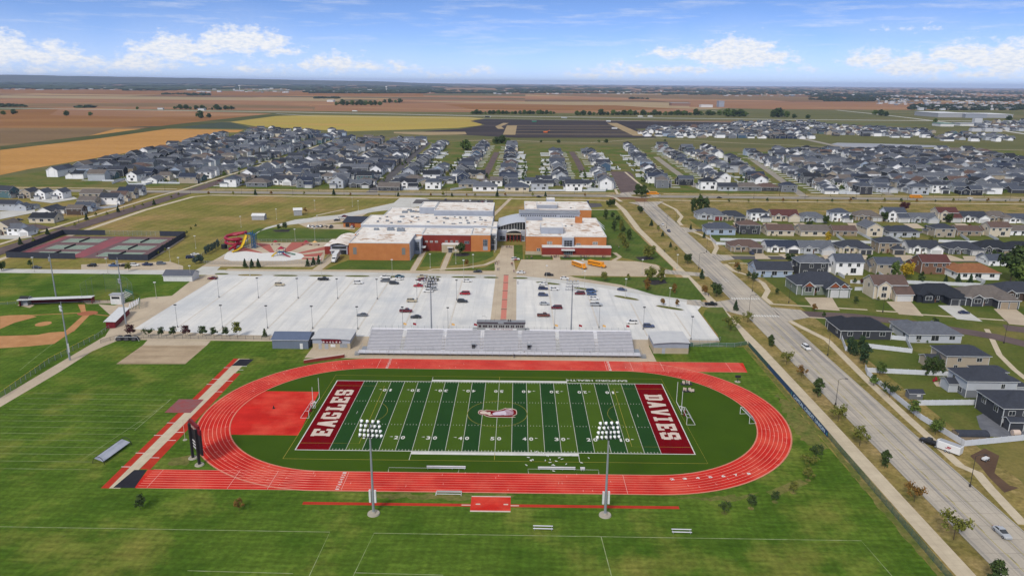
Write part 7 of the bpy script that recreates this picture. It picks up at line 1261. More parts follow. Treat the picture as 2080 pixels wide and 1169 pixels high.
HR = [ # top row
 ('ranchhip', (1447, 448), 1, 'light_grey', 'grey', 'grey ranch house with dark red garage doors below the poplar trio', 1.0, 'red'), ('ranchhip', (1490, 450), 1, 'beige', 'charcoal', 'beige ranch house with dark roof, second in the top row', .95, 'dark'), ('two', (1546, 451), 1, 'white', 'charcoal', 'white two-storey house with dark roof, third in the top row', .95), ('ranch', (1598, 451), 1, 'cream', 'maroon', 'cream ranch house with a maroon roof, fourth in the top row', 1.05, 'cream'), ('ranchhip', (1655, 452), 1, 'light_grey', 'grey', 'light grey ranch house, fifth in the top row', .95), ('two', (1712, 452), 1, 'white', 'slate', 'white two-storey house with slate roof, sixth in the top row', .95), ('ranchhip', (1768, 450), 1, 'tan', 'taupe', 'tan ranch house with taupe roof, seventh in the top row', .95), ('twog', (1824, 452), 1, 'white', 'slate', 'white two-storey gabled house, eighth in the top row', 1.0), ('ranch', (1882, 454), 1, 'light_grey', 'grey', 'light grey gabled ranch house, ninth in the top row', 1.0), ('twog', (1930, 452), 1, 'cream', 'maroon', 'cream two-storey house with maroon roof, tenth in the top row', 1.0), ('ranch', (1984, 453), 1, 'white', 'charcoal', 'white ranch house with a navy car before it, top row', 1.05), ('ranchhip', (2034, 453), 1, 'tan', 'taupe', 'tan house with taupe roof, second last in the top row', .95), ('ranch', (2076, 455), 1, 'white', 'slate', 'white house with slate roof at the right end of the top row', 1.0),
 ('ranchhip', (1464, 477), 0, 'light_blue', 'slate', 'light blue ranch house with slate roof, first of the second row', .95), ('two', (1522, 476), 0, 'charcoal', 'brown', 'dark charcoal two-storey house with brown roof, second row', .98), ('ranch', (1585, 479), 0, 'cream', 'brown', 'cream ranch house with brown roof, third of the second row', .95), ('ranch', (1655, 480), 0, 'cream', 'taupe', 'long cream ranch house with taupe roof, fourth of the second row', 1.0), ('ranch', (1716, 479), 0, 'tan', 'brown', 'tan low house with brown roof, fifth of the second row', .85), ('narrow', (1774, 480), 0, 'cream', 'grey', 'tall cream gabled house with grey roof, second row', 1.0), ('ranchhip', (1836, 482), 0, 'light_grey', 'charcoal', 'light grey ranch house with wide dark roof, second row', 1.0), ('two', (1918, 482), 0, 'beige', 'charcoal', 'beige two-storey house with dark roof, second row', .95), ('ranch', (1968, 479), 0, 'tan', 'brown', 'tan ranch house with brown roof near the right, second row', .85), ('twog', (2030, 481), 0, 'cream', 'brown', 'cream two-storey house with brown roof, second row', .95), ('ranch', (2078, 478), 0, 'white', 'taupe', 'white house at the right end of the second row', .95),
 ('ranchhip', (1520, 514), 1, 'tan', 'brown', 'tan ranch house with brown roof, first on the second side street', .95, 'dark'), ('ranch', (1594, 515), 1, 'white', 'navy', 'white ranch house with a navy roof', 1.0, 'dark'), ('ranch', (1664, 518), 1, 'light_grey', 'grey', 'light grey ranch with white garage doors right of the navy-roofed house', 1.05), ('ranchhip', (1742, 517), 1, 'cream', 'charcoal', 'cream ranch house with a broad dark roof and grey garage', .95, 'dark'), ('two', (1813, 517), 1, 'tan', 'charcoal', 'tan two-storey house with dark roof and brown garage doors', .95, 'dark'), ('ranch', (1884, 518), 1, 'white', 'charcoal', 'white ranch with dark roof and porch window, middle row', 1.0), ('ranchhip', (1968, 519), 1, 'grey', 'charcoal', 'slate grey house with white garage doors, middle row', 1.0), ('ranchhip', (2032, 520), 1, 'charcoal', 'black', 'charcoal house with near-black roof, middle row', 1.0, 'tan'), ('ranchhip', (2082, 520), 1, 'grey', 'black', 'dark house at the right edge of the middle row', .9),
 ('ranch', (1572, 563), 0, 'light_blue', 'charcoal', 'light blue house with dark roof at the garden path bend', 1.0), ('two', (1651, 562), 0, 'charcoal', 'grey', 'charcoal two-storey house with white stair at its back', 1.05), ('twog', (1724, 559), 0, 'white', 'slate', 'white house with an upper dormer storey and slate roof', 1.0), ('twog', (1806, 558), 0, 'beige', 'slate', 'beige two-storey house beside the yellow tree', .95), ('twog', (1898, 557), 0, 'brown', 'maroon', 'brown two-storey house with maroon roof', 1.0), ('ranchhip', (1985, 568), 0, 'white', 'orange_brown', 'white ranch house with an orange-brown roof', 1.1), ('ranch', (2034, 540), 0, 'white', 'slate', 'white house with slate roof behind the orange-roofed one', .8),
 ('ranch', (1815, 612), 1, 'cream', 'brown', '', 1.0), ('ranchhip', (1922, 620), 1, 'near_black', 'black', 'near-black house with black roof on the purple street', 1.12, 'dark'), ('ranchhip', (2022, 627), 1, 'charcoal', 'taupe', 'charcoal house with taupe roof and beige garage at the purple street', 1.12, 'tan'), ('ranchhip', (2084, 615), 1, 'dark_brown', 'charcoal', 'dark house at the right edge of the purple street row', 1.0),
 ('ranchhip', (1757, 689), 0, 'charcoal', 'black', 'charcoal ranch with black roof at the street corner, near the white driving suv', 1.0), ('ranchhip', (1897, 696), 0, 'light_grey', 'grey', 'light grey ranch with wide grey roof below the purple street', 1.02)]
for r_ in HR:
    kd, px, fr, wl2, rf2, lb, sc = r_[:7]; gc = r_[7] if len(r_) > 7 else 'white'
    if px == (1815, 612): hp('twog', px, 1, 'cream', 'brown', 'pinkish cream two-storey house with brown roof on the purple street', 1.05); continue
    hp(kd, px, fr, wl2, rf2, lb, sc, gc, trimc='near_black' if wl2 == 'near_black' else None)
# the wide sage house with orange gables
g_ = G(1672, 604); sg_ = house('ranchhip', g_[0]+1, g_[1]+11, 0, 'sage', 'charcoal', 'wide sage green house with orange-brown gables and white garage doors', 0, 'white', 'houses east of the wide road', 1.42)
og = mat('orange_shake', lin((150, 84, 54)), .9, lin((138, 74, 46)), .4)
for x, w_ in ((2.6, 2.7), (5.6, 2.2), (-5.2, 2.0)):
    y_ = -8.1 if x > 0 else -5.9; f_ = link('gable', MB().face(((x-w_, y_, 2.9), (x+w_, y_, 2.9), (x, y_, 2.9+w_*.62))).face(((x-w_-.4, y_-.4, 2.75), (x, y_-.4, 3.1+w_*.68), (x, y_+3, 3.1+w_*.68), (x-w_-.4, y_+3, 2.75)), 1).face(((x+w_+.4, y_+3, 2.75), (x, y_+3, 3.1+w_*.68), (x, y_-.4, 3.1+w_*.68), (x+w_+.4, y_-.4, 2.75)), 1).face(((x-w_-.4, y_-.42, 2.62), (x-w_-.1, y_-.42, 2.62), (x, y_-.42, 2.95+w_*.66), (x, y_-.42, 3.12+w_*.68)), 2).face(((x+w_+.1, y_-.42, 2.62), (x+w_+.4, y_-.42, 2.62), (x, y_-.42, 3.12+w_*.68), (x, y_-.42, 2.95+w_*.66)), 2).mesh('gable', [og, roofm_('charcoal'), trim]), sg_)
# four big houses at the right edge, rotated to the cul-de-sac street
def big(label, px, wd, dp, h, rt_, wall, roof, ex=(), low=None, rz=0, wins=(), z0=0):
    g_ = G(*px); t_ = thing('house', label, 'house', (g_[0], g_[1]+dp/2, .06), rz, 'houses east of the wide road'); wb, rb_ = MB(), MB(); vol(wb, rb_, -wd/2, wd/2, -dp/2, dp/2, h, rt_, .36, .6)
    for (x0, x1, y0, y1, hh, r2_) in ex: vol(wb, rb_, x0, x1, y0, y1, hh, r2_, .36, .5)
    part('wall', wb, [wallm(wall), trim], t_); part('roof', rb_, [roofm_(roof), trim], t_)
    if low: part('lower_wall', MB().box(-wd/2-.03, wd/2+.03, -dp/2-.03, dp/2+.03, 0, 2.6), wallm(low), t_)
    for (x, z, w_, h_, sd2) in wins:
        a, b = winmesh(w_, h_, True); loc = {'s': (x, -dp/2-.04, z), 'w': (-wd/2-.04, x, z)}[sd2]; w2 = link('window', a.mesh('window', trim), t_, loc, 0 if sd2 == 's' else -math.pi/2); link('pane', b.mesh('pane', [glass, trim]), w2)
    HOUSES.append(t_); return t_
big('beige two-storey house with dark hip roof and sun room, right edge', (1962, 753), 15, 10, 5.6, 'hip', 'beige', 'charcoal', [(-12.6, -7.6, -3, 3, 3.0, 'gx')], wins=((-3, 3.6, 1.2, 1.3, 's'), (4, 3.6, 1.8, 1.3, 's'), (-4, .9, 1.2, 1.3, 's'), (1, 3.6, 1, 1.2, 'w'), (-2, 1, 1, 1.2, 'w')))
big('two-tone blue-grey two-storey house with dark roof at the red patio chairs', (2010, 808), 16, 11, 5.8, 'hip', 'light_grey', 'charcoal', [(-11, -8.1, -1, 4, 3.0, 'gx'), (8.1, 13.5, -3, 5, 3.0, 'hip'), (2, 12, 5.6, 11, 4.6, 'hip')], low='grey', wins=((3.6, 3.4, 1.1, 1.5, 's'), (-2, .9, 2.4, 1.6, 'w'), (2, 3.6, 1.2, 1.3, 'w')))
big('charcoal two-storey house with porch at the right edge above the patio', (2084, 866), 15, 13, 5.8, 'hip', 'charcoal', 'charcoal', [(-7.2, -3, -9.6, -6.6, 3.0, 'gx')], wins=((-5, 3.6, 1.8, 1.3, 's'), (-1, 3.6, 1.3, 1.3, 's'), (-5, .8, 2.4, 1.7, 's'), (0, 1, 1.3, 1.5, 's'), (-3, 3.4, 1.8, 1.7, 'w'), (3, 3.4, 1.8, 1.7, 'w')))
# garden things of that corner
t_ = gable('tiny grey garden shed with white-framed window inside the white fence', 'garden_shed', (G(1859, 810)[0], G(1859, 810)[1]+1, .05), 0, 4.4, 2.6, 2.2, .7, wallm('grey'), roofm_('charcoal')); part('window', MB().box(.2, 1.4, -1.4, -1.28, 1, 1.6), wht, t_)
hs_ = thing('storage_hoop_shed', 'long dark round-topped storage shed inside the fence corner', 'shed', (G(1977, 893)[0], G(1977, 893)[1]+1.6, .05)); mb = MB(); nn_ = 8
for k in range(nn_):
    a, b = math.pi*k/nn_, math.pi*(k+1)/nn_; mb.face(((-4.6, 1.7*math.cos(a), .9+1.3*math.sin(a)), (4.6, 1.7*math.cos(a), .9+1.3*math.sin(a)), (4.6, 1.7*math.cos(b), .9+1.3*math.sin(b)), (-4.6, 1.7*math.cos(b), .9+1.3*math.sin(b))))
part('roof', mb, roofm_('charcoal'), hs_); part('wall', MB().box(-4.5, 4.5, -1.6, 1.6, 0, 1.1).prism([(-4.5, -1.5), (-4.4, -1.5), (-4.4, 1.5), (-4.5, 1.5)], 1.1, 1.9), wallm('tan'), hs_)
sheet('patio', gp((1983, 845), (2000, 838), (2080, 842), (2110, 880), (2080, 888), (2010, 886), (1990, 868)), mat('grey_patio_stone', lin((120, 122, 128)), .8, lin((104, 106, 112)), .3, **WG), .045)
sheet('patio', gp((1896, 776), (1920, 772), (1946, 783), (1926, 788), (1902, 784)), m_tan, .045)
pf = thing('patio_chairs', 'red patio chairs and table on the tan terrace', 'patio furniture', (*G(1908, 775), .05)); [part('chair', MB().rbox((x, y, .2), .7, .7, .5, x, 0).rbox((x, y+.3, .6), .7, .12, .6, x, 0), rdt, pf) for x, y in ((-2, 0), (-.6, 1), (.8, 0), (2, .8), (0, -1.2))]
t_ = thing('tank', 'peach coloured round tank beside the patio', 'tank', (*G(2062, 884), .05)); part('drum', MB().cyl((-1, 0, .9), (1, 0, .9), .9, n=12), m_cream, t_); part('cradle', MB().box(-.9, .9, -.5, .5, 0, .3), dark, t_)
t_ = thing('patio_grill', 'black barbecue grill on the grey patio', 'grill', (*G(2037, 866), .05)); part('cart', MB().box(-.5, .5, -.3, .3, 0, .8), dark, t_); part('lid', MB().cyl((-.45, 0, .95), (.45, 0, .95), .32, n=10), dark, t_)
t_ = thing('lawn_machine', 'small white garden machine on the bare soil behind the trailer', 'mower', (*G(2001, 935), .05), .5); part('body', MB().box(-1, 1, -.5, .5, .4, .9), wht, t_); [link('wheel', WHEEL, t_, (x, y, .34)) for x in (-.7, .7) for y in (-.5, .5)]
sheet('bare_soil', gp((1970, 925), (2000, 910), (2030, 925), (2020, 960), (2050, 985), (2070, 990), (2040, 1000), (2010, 970), (1990, 945)), mat('bare_soil', lin((104, 84, 68)), .95, lin((88, 70, 58)), .2, **WG), .043)
sheet('driveway', gp((1634, 604), (1690, 604), (1706, 631), (1654, 628)), m_tan, .086); sheet('driveway', gp((1800, 612), (1850, 612), (1876, 642), (1826, 638)), m_tan, .087); sheet('driveway', gp((1905, 620), (1948, 620), (1996, 653), (1944, 648)), m_lane, .088); sheet('driveway', gp((2018, 627), (2064, 628), (2110, 664), (2050, 658)), m_tan, .089)
for i, q in enumerate((((1580, 516), (1612, 516), (1640, 527), (1600, 527)), ((1533, 515), (1550, 515), (1566, 526), (1534, 526)), ((1668, 517), (1700, 517), (1712, 528), (1678, 528)), ((1815, 518), (1850, 518), (1880, 532), (1830, 530)), ((1740, 518), (1760, 518), (1770, 527), (1750, 527)), ((1955, 520), (1998, 520), (2016, 530), (1960, 530)), ((1900, 517), (1930, 518), (1966, 530), (1930, 530)), ((1438, 451), (1460, 451), (1475, 463), (1438, 463)), ((1488, 452), (1503, 452), (1512, 462), (1496, 462)), ((1548, 453), (1578, 453), (1592, 464), (1558, 464)), ((1610, 453), (1632, 453), (1648, 464), (1620, 464)), ((1720, 453), (1738, 453), (1752, 464), (1730, 464)), ((1834, 454), (1862, 454), (1880, 464), (1850, 464)), ((1938, 454), (1960, 454), (1980, 465), (1950, 465)), ((1888, 456), (1908, 456), (1925, 466), (1900, 466)))): sheet('driveway', gp(*q), m_tan, .085+.0006*i)
# white vinyl fences
vin = mat('white_vinyl', lin((214, 218, 224)), .5, lin((206, 210, 216)), .6, joints=(2.4, 40, .04, .86, 1))
def vinyl(label, pts, h=1.8, grp='white vinyl garden fences', m_=None, world=False):
    P = pts if world else gp(*pts); mb = MB(); pm = MB()
    for a, b in zip(P[:-1], P[1:]):
        d_ = Vector((b[0]-a[0], b[1]-a[1])); L = d_.length; an = math.atan2(d_.y, d_.x); mb.add(MB().box(0, L, -.05, .05, .05, h), (a[0], a[1], 0), an)
        for k in range(int(L/2.4)+1): q = k*2.4/L; pm.rbox((a[0]+d_.x*q, a[1]+d_.y*q, 0), .16, .16, h+.12, an)
    t_ = thing('vinyl_fence', label, 'fence', (0, 0, .05), 0, grp); part('panel', mb, m_ or vin, t_); o = part('fence_post', pm, m_ or vin, t_); o['kind'] = 'stuff'; return t_
for pts, lb in ((((1703, 672), (1717, 712), (1722, 713)), 'short white fence at the left side of the charcoal corner house'), (((1758, 706), (1852, 717), (1840, 692), (1800, 688)), 'white fence enclosing the yard below the charcoal corner house'), (((1931, 764), (1760, 756), (1757, 750), (1762, 762), (1795, 790), (1870, 852), (1958, 906), (2090, 893)), 'long white fence running diagonally beside the wide road verge'), (((1862, 823), (1985, 822), (2022, 831)), 'white fence between the brown yard and the lush lawn'), (((1968, 795), (1990, 812), (2020, 830)), 'short white fence at the blue-grey house corner'),
    (((1440, 473), (1444, 487), (1455, 497), (1480, 498), (1484, 500)), 'white fence round the light blue ranch yard'), (((1463, 489), (1520, 490), (1640, 494)), 'white fence along the back of the second row, left'), (((1655, 493), (1776, 495), (1780, 493)), 'white fence along the back of the second row, middle'), (((1688, 472), (1715, 492)), 'slanting white fence left of the tall cream house'), (((1738, 472), (1780, 494)), 'slanting white fence right of the low tan house'), (((1782, 473), (1845, 497)), 'slanting white fence right of the tall cream house'), (((1938, 472), (1968, 491)), 'slanting white fence beside the beige two-storey house'), (((1992, 472), (2028, 490)), 'slanting white fence near the right edge, second row'), (((1906, 492), (1990, 495), (2060, 500)), 'white fence along the back of the second row, right'), (((1685, 548), (1715, 566)), 'slanting white fence at the white dormer house'), (((1776, 552), (1800, 568)), 'slanting white fence left of the yellow tree'), (((1727, 575), (1770, 578), (1778, 576)), 'white fence behind the sage green house'), (((1838, 576), (1990, 582), (2000, 575), (1950, 556), (1940, 553)), 'long white fence behind the near-black house'), (((1736, 590), (1768, 590)), 'short white fence right of the sage green house'), (((1851, 603), (1880, 607), (1872, 598)), 'short white fence between pinkish and near-black houses'), (((1795, 575), (1772, 575)), 'short white fence behind the pinkish cream house')):
    vinyl(lb, pts)
def plant(x, y, label, s_, lm, cat='shrub'):
    c = clone(TSM, label, (x, y, .06), rh_.uniform(0, 6), 'garden shrubs east of the wide road', {LD.name: lm}); c.scale = (s_*1.25, s_*1.25, s_); c['category'] = cat; c.name = 'shrub' if cat == 'shrub' else 'street_tree'
for t_ in list(HOUSES):
    lb = t_['label']; n_ = len(lb.split()); fr_ = -1 if abs(t_.rotation_euler.z) < 1 else 1
    if n_ > 11: continue
    x, y = t_.location.x, t_.location.y
    plant(x-6.4, y-6.6+(0 if fr_ < 0 else -.6), 'low shrub left of '+lb, .42, (LD, LG, LM)[n_ % 3]); plant(x+rh_.uniform(-3, 0), y-6.9-(0 if fr_ < 0 else .5), 'low shrub before '+lb, .3, LG)
    if rh_.random() < .6: plant(x+rh_.uniform(7, 10), y+rh_.uniform(7, 11), 'small tree behind '+lb, rh_.uniform(.8, 1.4), (LD, LG, LO)[rh_.randrange(3)], 'tree')
# ---------------------------------------------------------------- north-west terrace houses
for kd, px, rz, wl2, rf2, lb, sc in (('narrow', (10, 402), 1.3, 'teal', 'charcoal', 'teal and white two-storey house at the left edge', 1.05), ('narrow', (54, 402), 0, 'beige', 'charcoal', 'beige tall house with dark garage near the left edge', 1.0), ('narrow', (84, 405), 0, 'white', 'slate', 'white house with slate porch roof, left of a pair', .9), ('narrow', (120, 404), 0, 'white', 'slate', 'white house with slate porch roof, right of a pair', .9), ('narrow', (14, 428), math.pi/2, 'light_grey', 'charcoal', 'pale two-storey house with dark windows, left edge', 1.0), ('split', (46, 428), math.pi/2, 'light_grey', 'slate', 'pale house with slate roof behind the left edge yard', .9), ('ranch', (98, 437), math.pi/2, 'white', 'charcoal', 'white house with dark roof behind the cream one', 1.1), ('ranch', (88, 452), math.pi, 'cream', 'black', 'long cream low house with black roof by the purple street', 1.1), ('narrow', (150, 437), math.pi/2, 'dark_brown', 'taupe', 'dark brown gabled house facing the slanting road', .85), ('narrow', (168, 430), math.pi/2, 'light_blue', 'slate', 'light blue gabled house behind the dark brown one', .9), ('narrow', (176, 420), math.pi/2, 'beige', 'taupe', 'beige house with wide taupe roof facing the slanting road', 1.0), ('narrow', (222, 416), math.pi/2, 'white', 'charcoal', 'big white house with charcoal roof facing the slanting road', 1.1), ('narrow', (240, 409), math.pi/2, 'cream', 'brown', 'cream terraced house with brown roof facing the slanting road', 1.0), ('narrow', (256, 403), math.pi/2, 'beige', 'navy', 'beige terraced house with navy roof facing the slanting road', 1.0), ('narrow', (272, 397), math.pi/2, 'light_grey', 'charcoal', 'last grey terraced house before the crossing', 1.0), ('ranch', (186, 401), math.pi, 'beige', 'taupe', 'low taupe-roofed house with two dormers', 1.1), ('narrow', (8, 477), 0, 'cream', 'taupe', 'cream house cut by the left picture edge', 1.0), ('split', (36, 479), 0, 'white', 'grey', 'white house with grey porch roof left of the courts', .95)):
    g_ = G(*px); house(kd, g_[0], g_[1]+5, rz, wl2, rf2, lb, 0, 'dark' if 'dark garage' in lb else 'white', 'houses north-west of the courts', sc)
vinyl('white fence below the big white house on the slanting road', ((187, 426), (238, 421), (240, 414), (200, 416)))
# ---------------------------------------------------------------- northern neighbourhoods
PLOTS = []   # x, y, rz, column text
COLS = [ # x at y0, x at y1, y0, y1, step, facing (+1 = east), text
 (-318, -326, 520, 1180, 19, 1, 'left of the slanting street'), (-352, -372, 520, 1180, 19, -1, 'second line left of slanting street'), (-375, -400, 530, 1200, 19, 1, 'third line left of slanting street'), (-412, -446, 530, 1200, 19, -1, 'fourth line left of slanting street'), (-444, -482, 545, 1180, 19, 1, 'line next to field edge'), (-472, -528, 560, 1150, 19, -1, 'outermost line at stubble field'),
 (-268, -280, 500, 1080, 18, -1, 'right of the slanting street'), (-222, -226, 515, 1060, 18, -1, 'third line right of slanting street'), (-183, -190, 515, 1060, 18, 1, 'second on the inner lane'), (-146, -156, 500, 1060, 18, 1, 'left of the straight dark street'), (-244, -250, 500, 1080, 18, 1, 'second line right of slanting street'), (-196, -200, 498, 1080, 18, -1, 'on the inner lane'), (-165, -174, 498, 1080, 18, 1, 'behind the straight dark street'),
 (-110, -116, 505, 1010, 18, -1, 'right of the straight dark street'), (-56, -48, 545, 1000, 15.5, 1, 'left of the first red street'), (-5, -3, 530, 1000, 15.5, -1, 'right of the first red street'), (50, 60, 560, 900, 15.5, 1, 'left of the second red street'), (-84, -80, 520, 640, 17, -1, 'between straight street and first red street'), (106, 107, 660, 900, 15.5, -1, 'right of the second red street'), (92, 96, 505, 640, 16, 1, 'left of the boulevard'),
 (150, 172, 520, 860, 18, 1, 'left of the roundabout street'), (172, 180, 870, 980, 17, 1, 'upper end of the roundabout street'), (222, 240, 910, 1010, 17, -1, 'upper end right of roundabout street'), (252, 262, 640, 960, 17, -1, 'second line right of roundabout street'), (284, 300, 830, 980, 17, 1, 'upper end of the diagonal street'), (214, 224, 560, 900, 18, -1, 'right of the roundabout street'), (244, 292, 500, 800, 18, 1, 'left of the diagonal street'), (300, 344, 490, 900, 18, -1, 'right of the diagonal street'), (330, 375, 490, 880, 18, 1, 'second line right of diagonal street'), (380, 422, 490, 940, 18, -1, 'third line right of diagonal street'), (354, 398, 500, 940, 18, -1, 'garden line right of diagonal street'), (405, 448, 500, 950, 18, 1, 'second garden line right of diagonal street'), (458, 502, 500, 950, 18, -1, 'third garden line right of diagonal street'), (508, 550, 520, 950, 18, 1, 'fourth garden line right of diagonal street'), (556, 592, 600, 950, 18, -1, 'fifth garden line right of diagonal street'), (430, 476, 490, 950, 18, 1, 'fourth line right of diagonal street'), (486, 530, 510, 960, 18, -1, 'fifth line right of diagonal street'), (530, 570, 560, 960, 18, 1, 'sixth line right of diagonal street'), (580, 615, 620, 960, 18, -1, 'seventh line right of diagonal street'), (625, 660, 680, 960, 18, 1, 'eighth line right of diagonal street'), (690, 700, 760, 960, 18, -1, 'ninth line right of diagonal street')]
for (xa, xb, ya_, yb2, st_, fc, tx) in COLS:
    y, k = ya_, 0
    while y < yb2:
        t = (y-ya_)/(yb2-ya_); x = xa+(xb-xa)*t+rh_.uniform(-2, 2); k += 1; PLOTS.append((x, y+rh_.uniform(-1.5, 1.5), math.pi/2*fc+rh_.uniform(-.06, .06), tx, k, 0)); y += st_*(1+.1*((k*7) % 3-1)*.4)
for i, (px, kd, wl2) in enumerate((((985, 388), 'ranchhip', 'white'), ((1050, 389), 'ranchhip', 'cream'), ((1096, 388), 'two', 'light_grey'), ((1165, 389), 'twog', 'white'), ((790, 388), 'ranch', 'charcoal'), ((955, 382), 'ranchhip', 'beige'), ((928, 382), 'ranch', 'tan'), ((1438, 386), 'two', 'white'), ((1478, 388), 'ranch', 'light_grey'), ((1522, 388), 'ranchhip', 'grey'), ((1560, 388), 'ranchhip', 'charcoal'), ((1602, 390), 'two', 'grey'))):
    g_ = G(*px); PLOTS.append((g_[0], g_[1]+6, math.pi, 'in the front line facing the parkway', i+1, (kd, wl2)))
for i, px in enumerate(((1330, 372), (1360, 374), (1392, 376), (1640, 384), (1700, 388), (1722, 386), (1760, 388), (1800, 389), (1850, 391), (1880, 391), (1925, 392), (1960, 392), (2000, 392), (2040, 392), (2070, 392))):
    g_ = G(*px); PLOTS.append((g_[0], g_[1]+4, math.pi, 'in the front line right of the roundabout', i+1, 0))
for i, (px, py) in enumerate(((905, 372), (940, 371), (965, 362), (1000, 378), (1035, 376), (1070, 377), (1105, 378), (1140, 377), (1190, 380), (1060, 366), (1125, 366), (1160, 368), (1205, 368), (880, 384), (830, 384), (810, 374), (840, 372))):
    g_ = G(px, py); PLOTS.append((g_[0], g_[1]+4, math.pi if i % 2 else 0, 'of the short rows behind the parkway', i+1, 0))
vis = lambda x, y: (lambda d, f_: -.72 < d < .72)(((Vector((x, y, 0))-CP) @ CR)/((Vector((x, y, 0))-CP) @ CF), 0)
ok = []
for p_ in sorted(PLOTS, key=lambda q: (Vector((q[0], q[1], 0))-CP).length):
    if not vis(p_[0], p_[1]): continue
    if any(abs(p_[0]-q[0]) < 15.5 and abs(p_[1]-q[1]) < 14 for q in ok): continue
    if (p_[0] < -140 or p_[0] > 330) and not p_[5] and 'front line' not in p_[3] and rh_.random() < .62: p_ = (p_[0], p_[1], math.pi*rh_.randrange(2)+rh_.uniform(-.1, .1))+p_[3:]
    ok.append(p_)
WCH = ['white']*14+['light_grey']*5+['grey']*4+['beige']*2+['charcoal']*3+['cream', 'light_blue', 'teal', 'blue', 'navy', 'tan', 'near_black', 'sage']; RCH = ['charcoal']*5+['taupe']+['slate']*5+['black']*2+['grey']*4+['brown', 'taupe', 'navy']
KD = ['ranch', 'ranchhip', 'two', 'twog', 'narrow', 'twog', 'split', 'two', 'ranch']
NNEAR = len(HOUSES); NIND = 300-NNEAR; used = {}
stuffW, stuffR = {}, {}
def stuff_house(x, y, rz, kd, wl2, rf2, sc=1.):
    wb, rb_ = HP[kd][5], HP[kd][6]
    stuffW.setdefault(wl2, MB()).add(wb, (x, y, .2), rz, sc); stuffR.setdefault(rf2, MB()).add(rb_, (x, y, .2), rz, sc)
DW = MB(); FENCES = []
for i, (x, y, rz, tx, k, sp_) in enumerate(ok):
    kd, wl2, rf2 = KD[rh_.randrange(len(KD))], WCH[rh_.randrange(len(WCH))], RCH[rh_.randrange(len(RCH))]
    if sp_: kd, wl2 = sp_
    sc = rh_.uniform(1.12, 1.3)
    if i < NIND:
        st_ = 'one-storey' if kd in ('ranch', 'ranchhip') else 'split-level' if kd == 'split' else 'two-storey'; lb = f"{wl2.replace('_', ' ')} {st_} house, {nth(k)} from the front {tx}"
        house(kd, x, y, rz, wl2, rf2, lb, 1 if i < 130 else 2, 'white' if rh_.random() < .75 else 'dark', 'houses of the northern neighbourhoods', sc)
    else: stuff_house(x, y, rz, kd, wl2, rf2, sc)
    if not sp_ and 'front line' not in tx and abs(math.sin(rz)) > .8:
        fx, fy = math.sin(rz), -math.cos(rz); a, b = (x+fx*7.6, y+fy*7.6-2.4), (x+fx*17, y+fy*17+2.6); DW.box(min(a[0], b[0]), max(a[0], b[0]), y-3.4, y+1.4, .17, .215+.0002*(i % 9))
        if rh_.random() < (.95 if -130 < x < 140 else .5) and y < 900: FENCES.append((x-fx*7, y, (-1 if fx > 0 else 1), tx, k))
struct('driveways', DW, m_lane)
nf = 0
for (x, y, s_, tx, k) in FENCES:
    if nf >= 190: break
    nf += 1; vinyl(f'white yard fence behind the {nth(k)} house {tx}', [(x, y-7.6), (x+s_*12, y-7.6), (x+s_*12, y+7.4)] if nf % 3 else [(x, y+7.6), (x+s_*14, y+7.5)], 1.7, 'white fences of the northern neighbourhoods', world=True)
vinyl('long white fence along the parkway behind the front houses', ((915, 387), (970, 379), (966, 388), (1230, 389), (1236, 383)), 1.9); vinyl('white fence with pointed corner left of the straight street', ((760, 375), (772, 386), (850, 386), (868, 375)), 1.9)
vinyl('white fence round three yards left of the north-west crossing', ((228, 374), (254, 365), (262, 376), (296, 376), (330, 368)), 1.9)
vinyl('white angled fence right of the side street', ((1696, 392), (1765, 394), (1742, 386), (1700, 384)), 1.9)
# small garden trees among those houses
def tree2(x, y, label, s_, lm): c = clone(TSM, label, (x, y, .2), rh_.uniform(0, 6), 'garden trees of the northern neighbourhoods', {LD.name: lm}); c.scale = (s_,)*3
nt2 = 0
for (x, y, rz, tx, k, sp_) in ok:
    if y > 900 or nt2 >= 230 or rh_.random() > (.95 if -130 < x < 260 else .5) or sp_: continue
    nt2 += 1; q = -1 if math.sin(rz) > 0 else 1; tree2(x+q*rh_.uniform(12, 19), y+rh_.uniform(-6, 6), f'small garden tree behind the {nth(k)} house {tx}', rh_.uniform(.8, 1.5), (LD, LG, LM)[nt2 % 3])
kill(TSM)
# far estates beyond, drawn as one built-up mass
def estate(poly_px, sx, sy, seed, p_=.86):
    r = random.Random(seed); P = gp(*poly_px); xs_, ys_ = [q[0] for q in P], [q[1] for q in P]; y = min(ys_)
    def inside(x, y):
        c = False; j = len(P)-1
        for i in range(len(P)):
            if (P[i][1] > y) != (P[j][1] > y) and x < (P[j][0]-P[i][0])*(y-P[i][1])/(P[j][1]-P[i][1])+P[i][0]: c = not c
            j = i
        return c
    while y < max(ys_):
        x = min(xs_)
        while x < max(xs_):
            if inside(x, y) and r.random() < p_: stuff_house(x+r.uniform(-3, 3), y+r.uniform(-4, 4), r.choice((0, math.pi, math.pi/2, -math.pi/2)), r.choice(KD), r.choice(WCH), r.choice(RCH), r.uniform(1., 1.2))
            x += sx
        y += sy
estate(((1300, 278), (1312, 262), (1480, 256), (1640, 262), (1650, 284), (1450, 281)), 19, 30, 1)
estate(((1480, 256), (1500, 248), (1640, 250), (1700, 258), (1640, 263)), 26, 40, 2)
estate(((1640, 270), (1680, 258), (1790, 262), (1905, 270), (1880, 282), (1780, 278), (1660, 276)), 20, 32, 3, .8)
estate(((1900, 286), (1925, 272), (2050, 278), (2060, 290)), 22, 30, 4)
estate(((1985, 268), (2000, 250), (2080, 246), (2080, 268)), 24, 36, 5, .8)
estate(((495, 272), (510, 264), (690, 268), (700, 276), (640, 284)), 22, 34, 6)
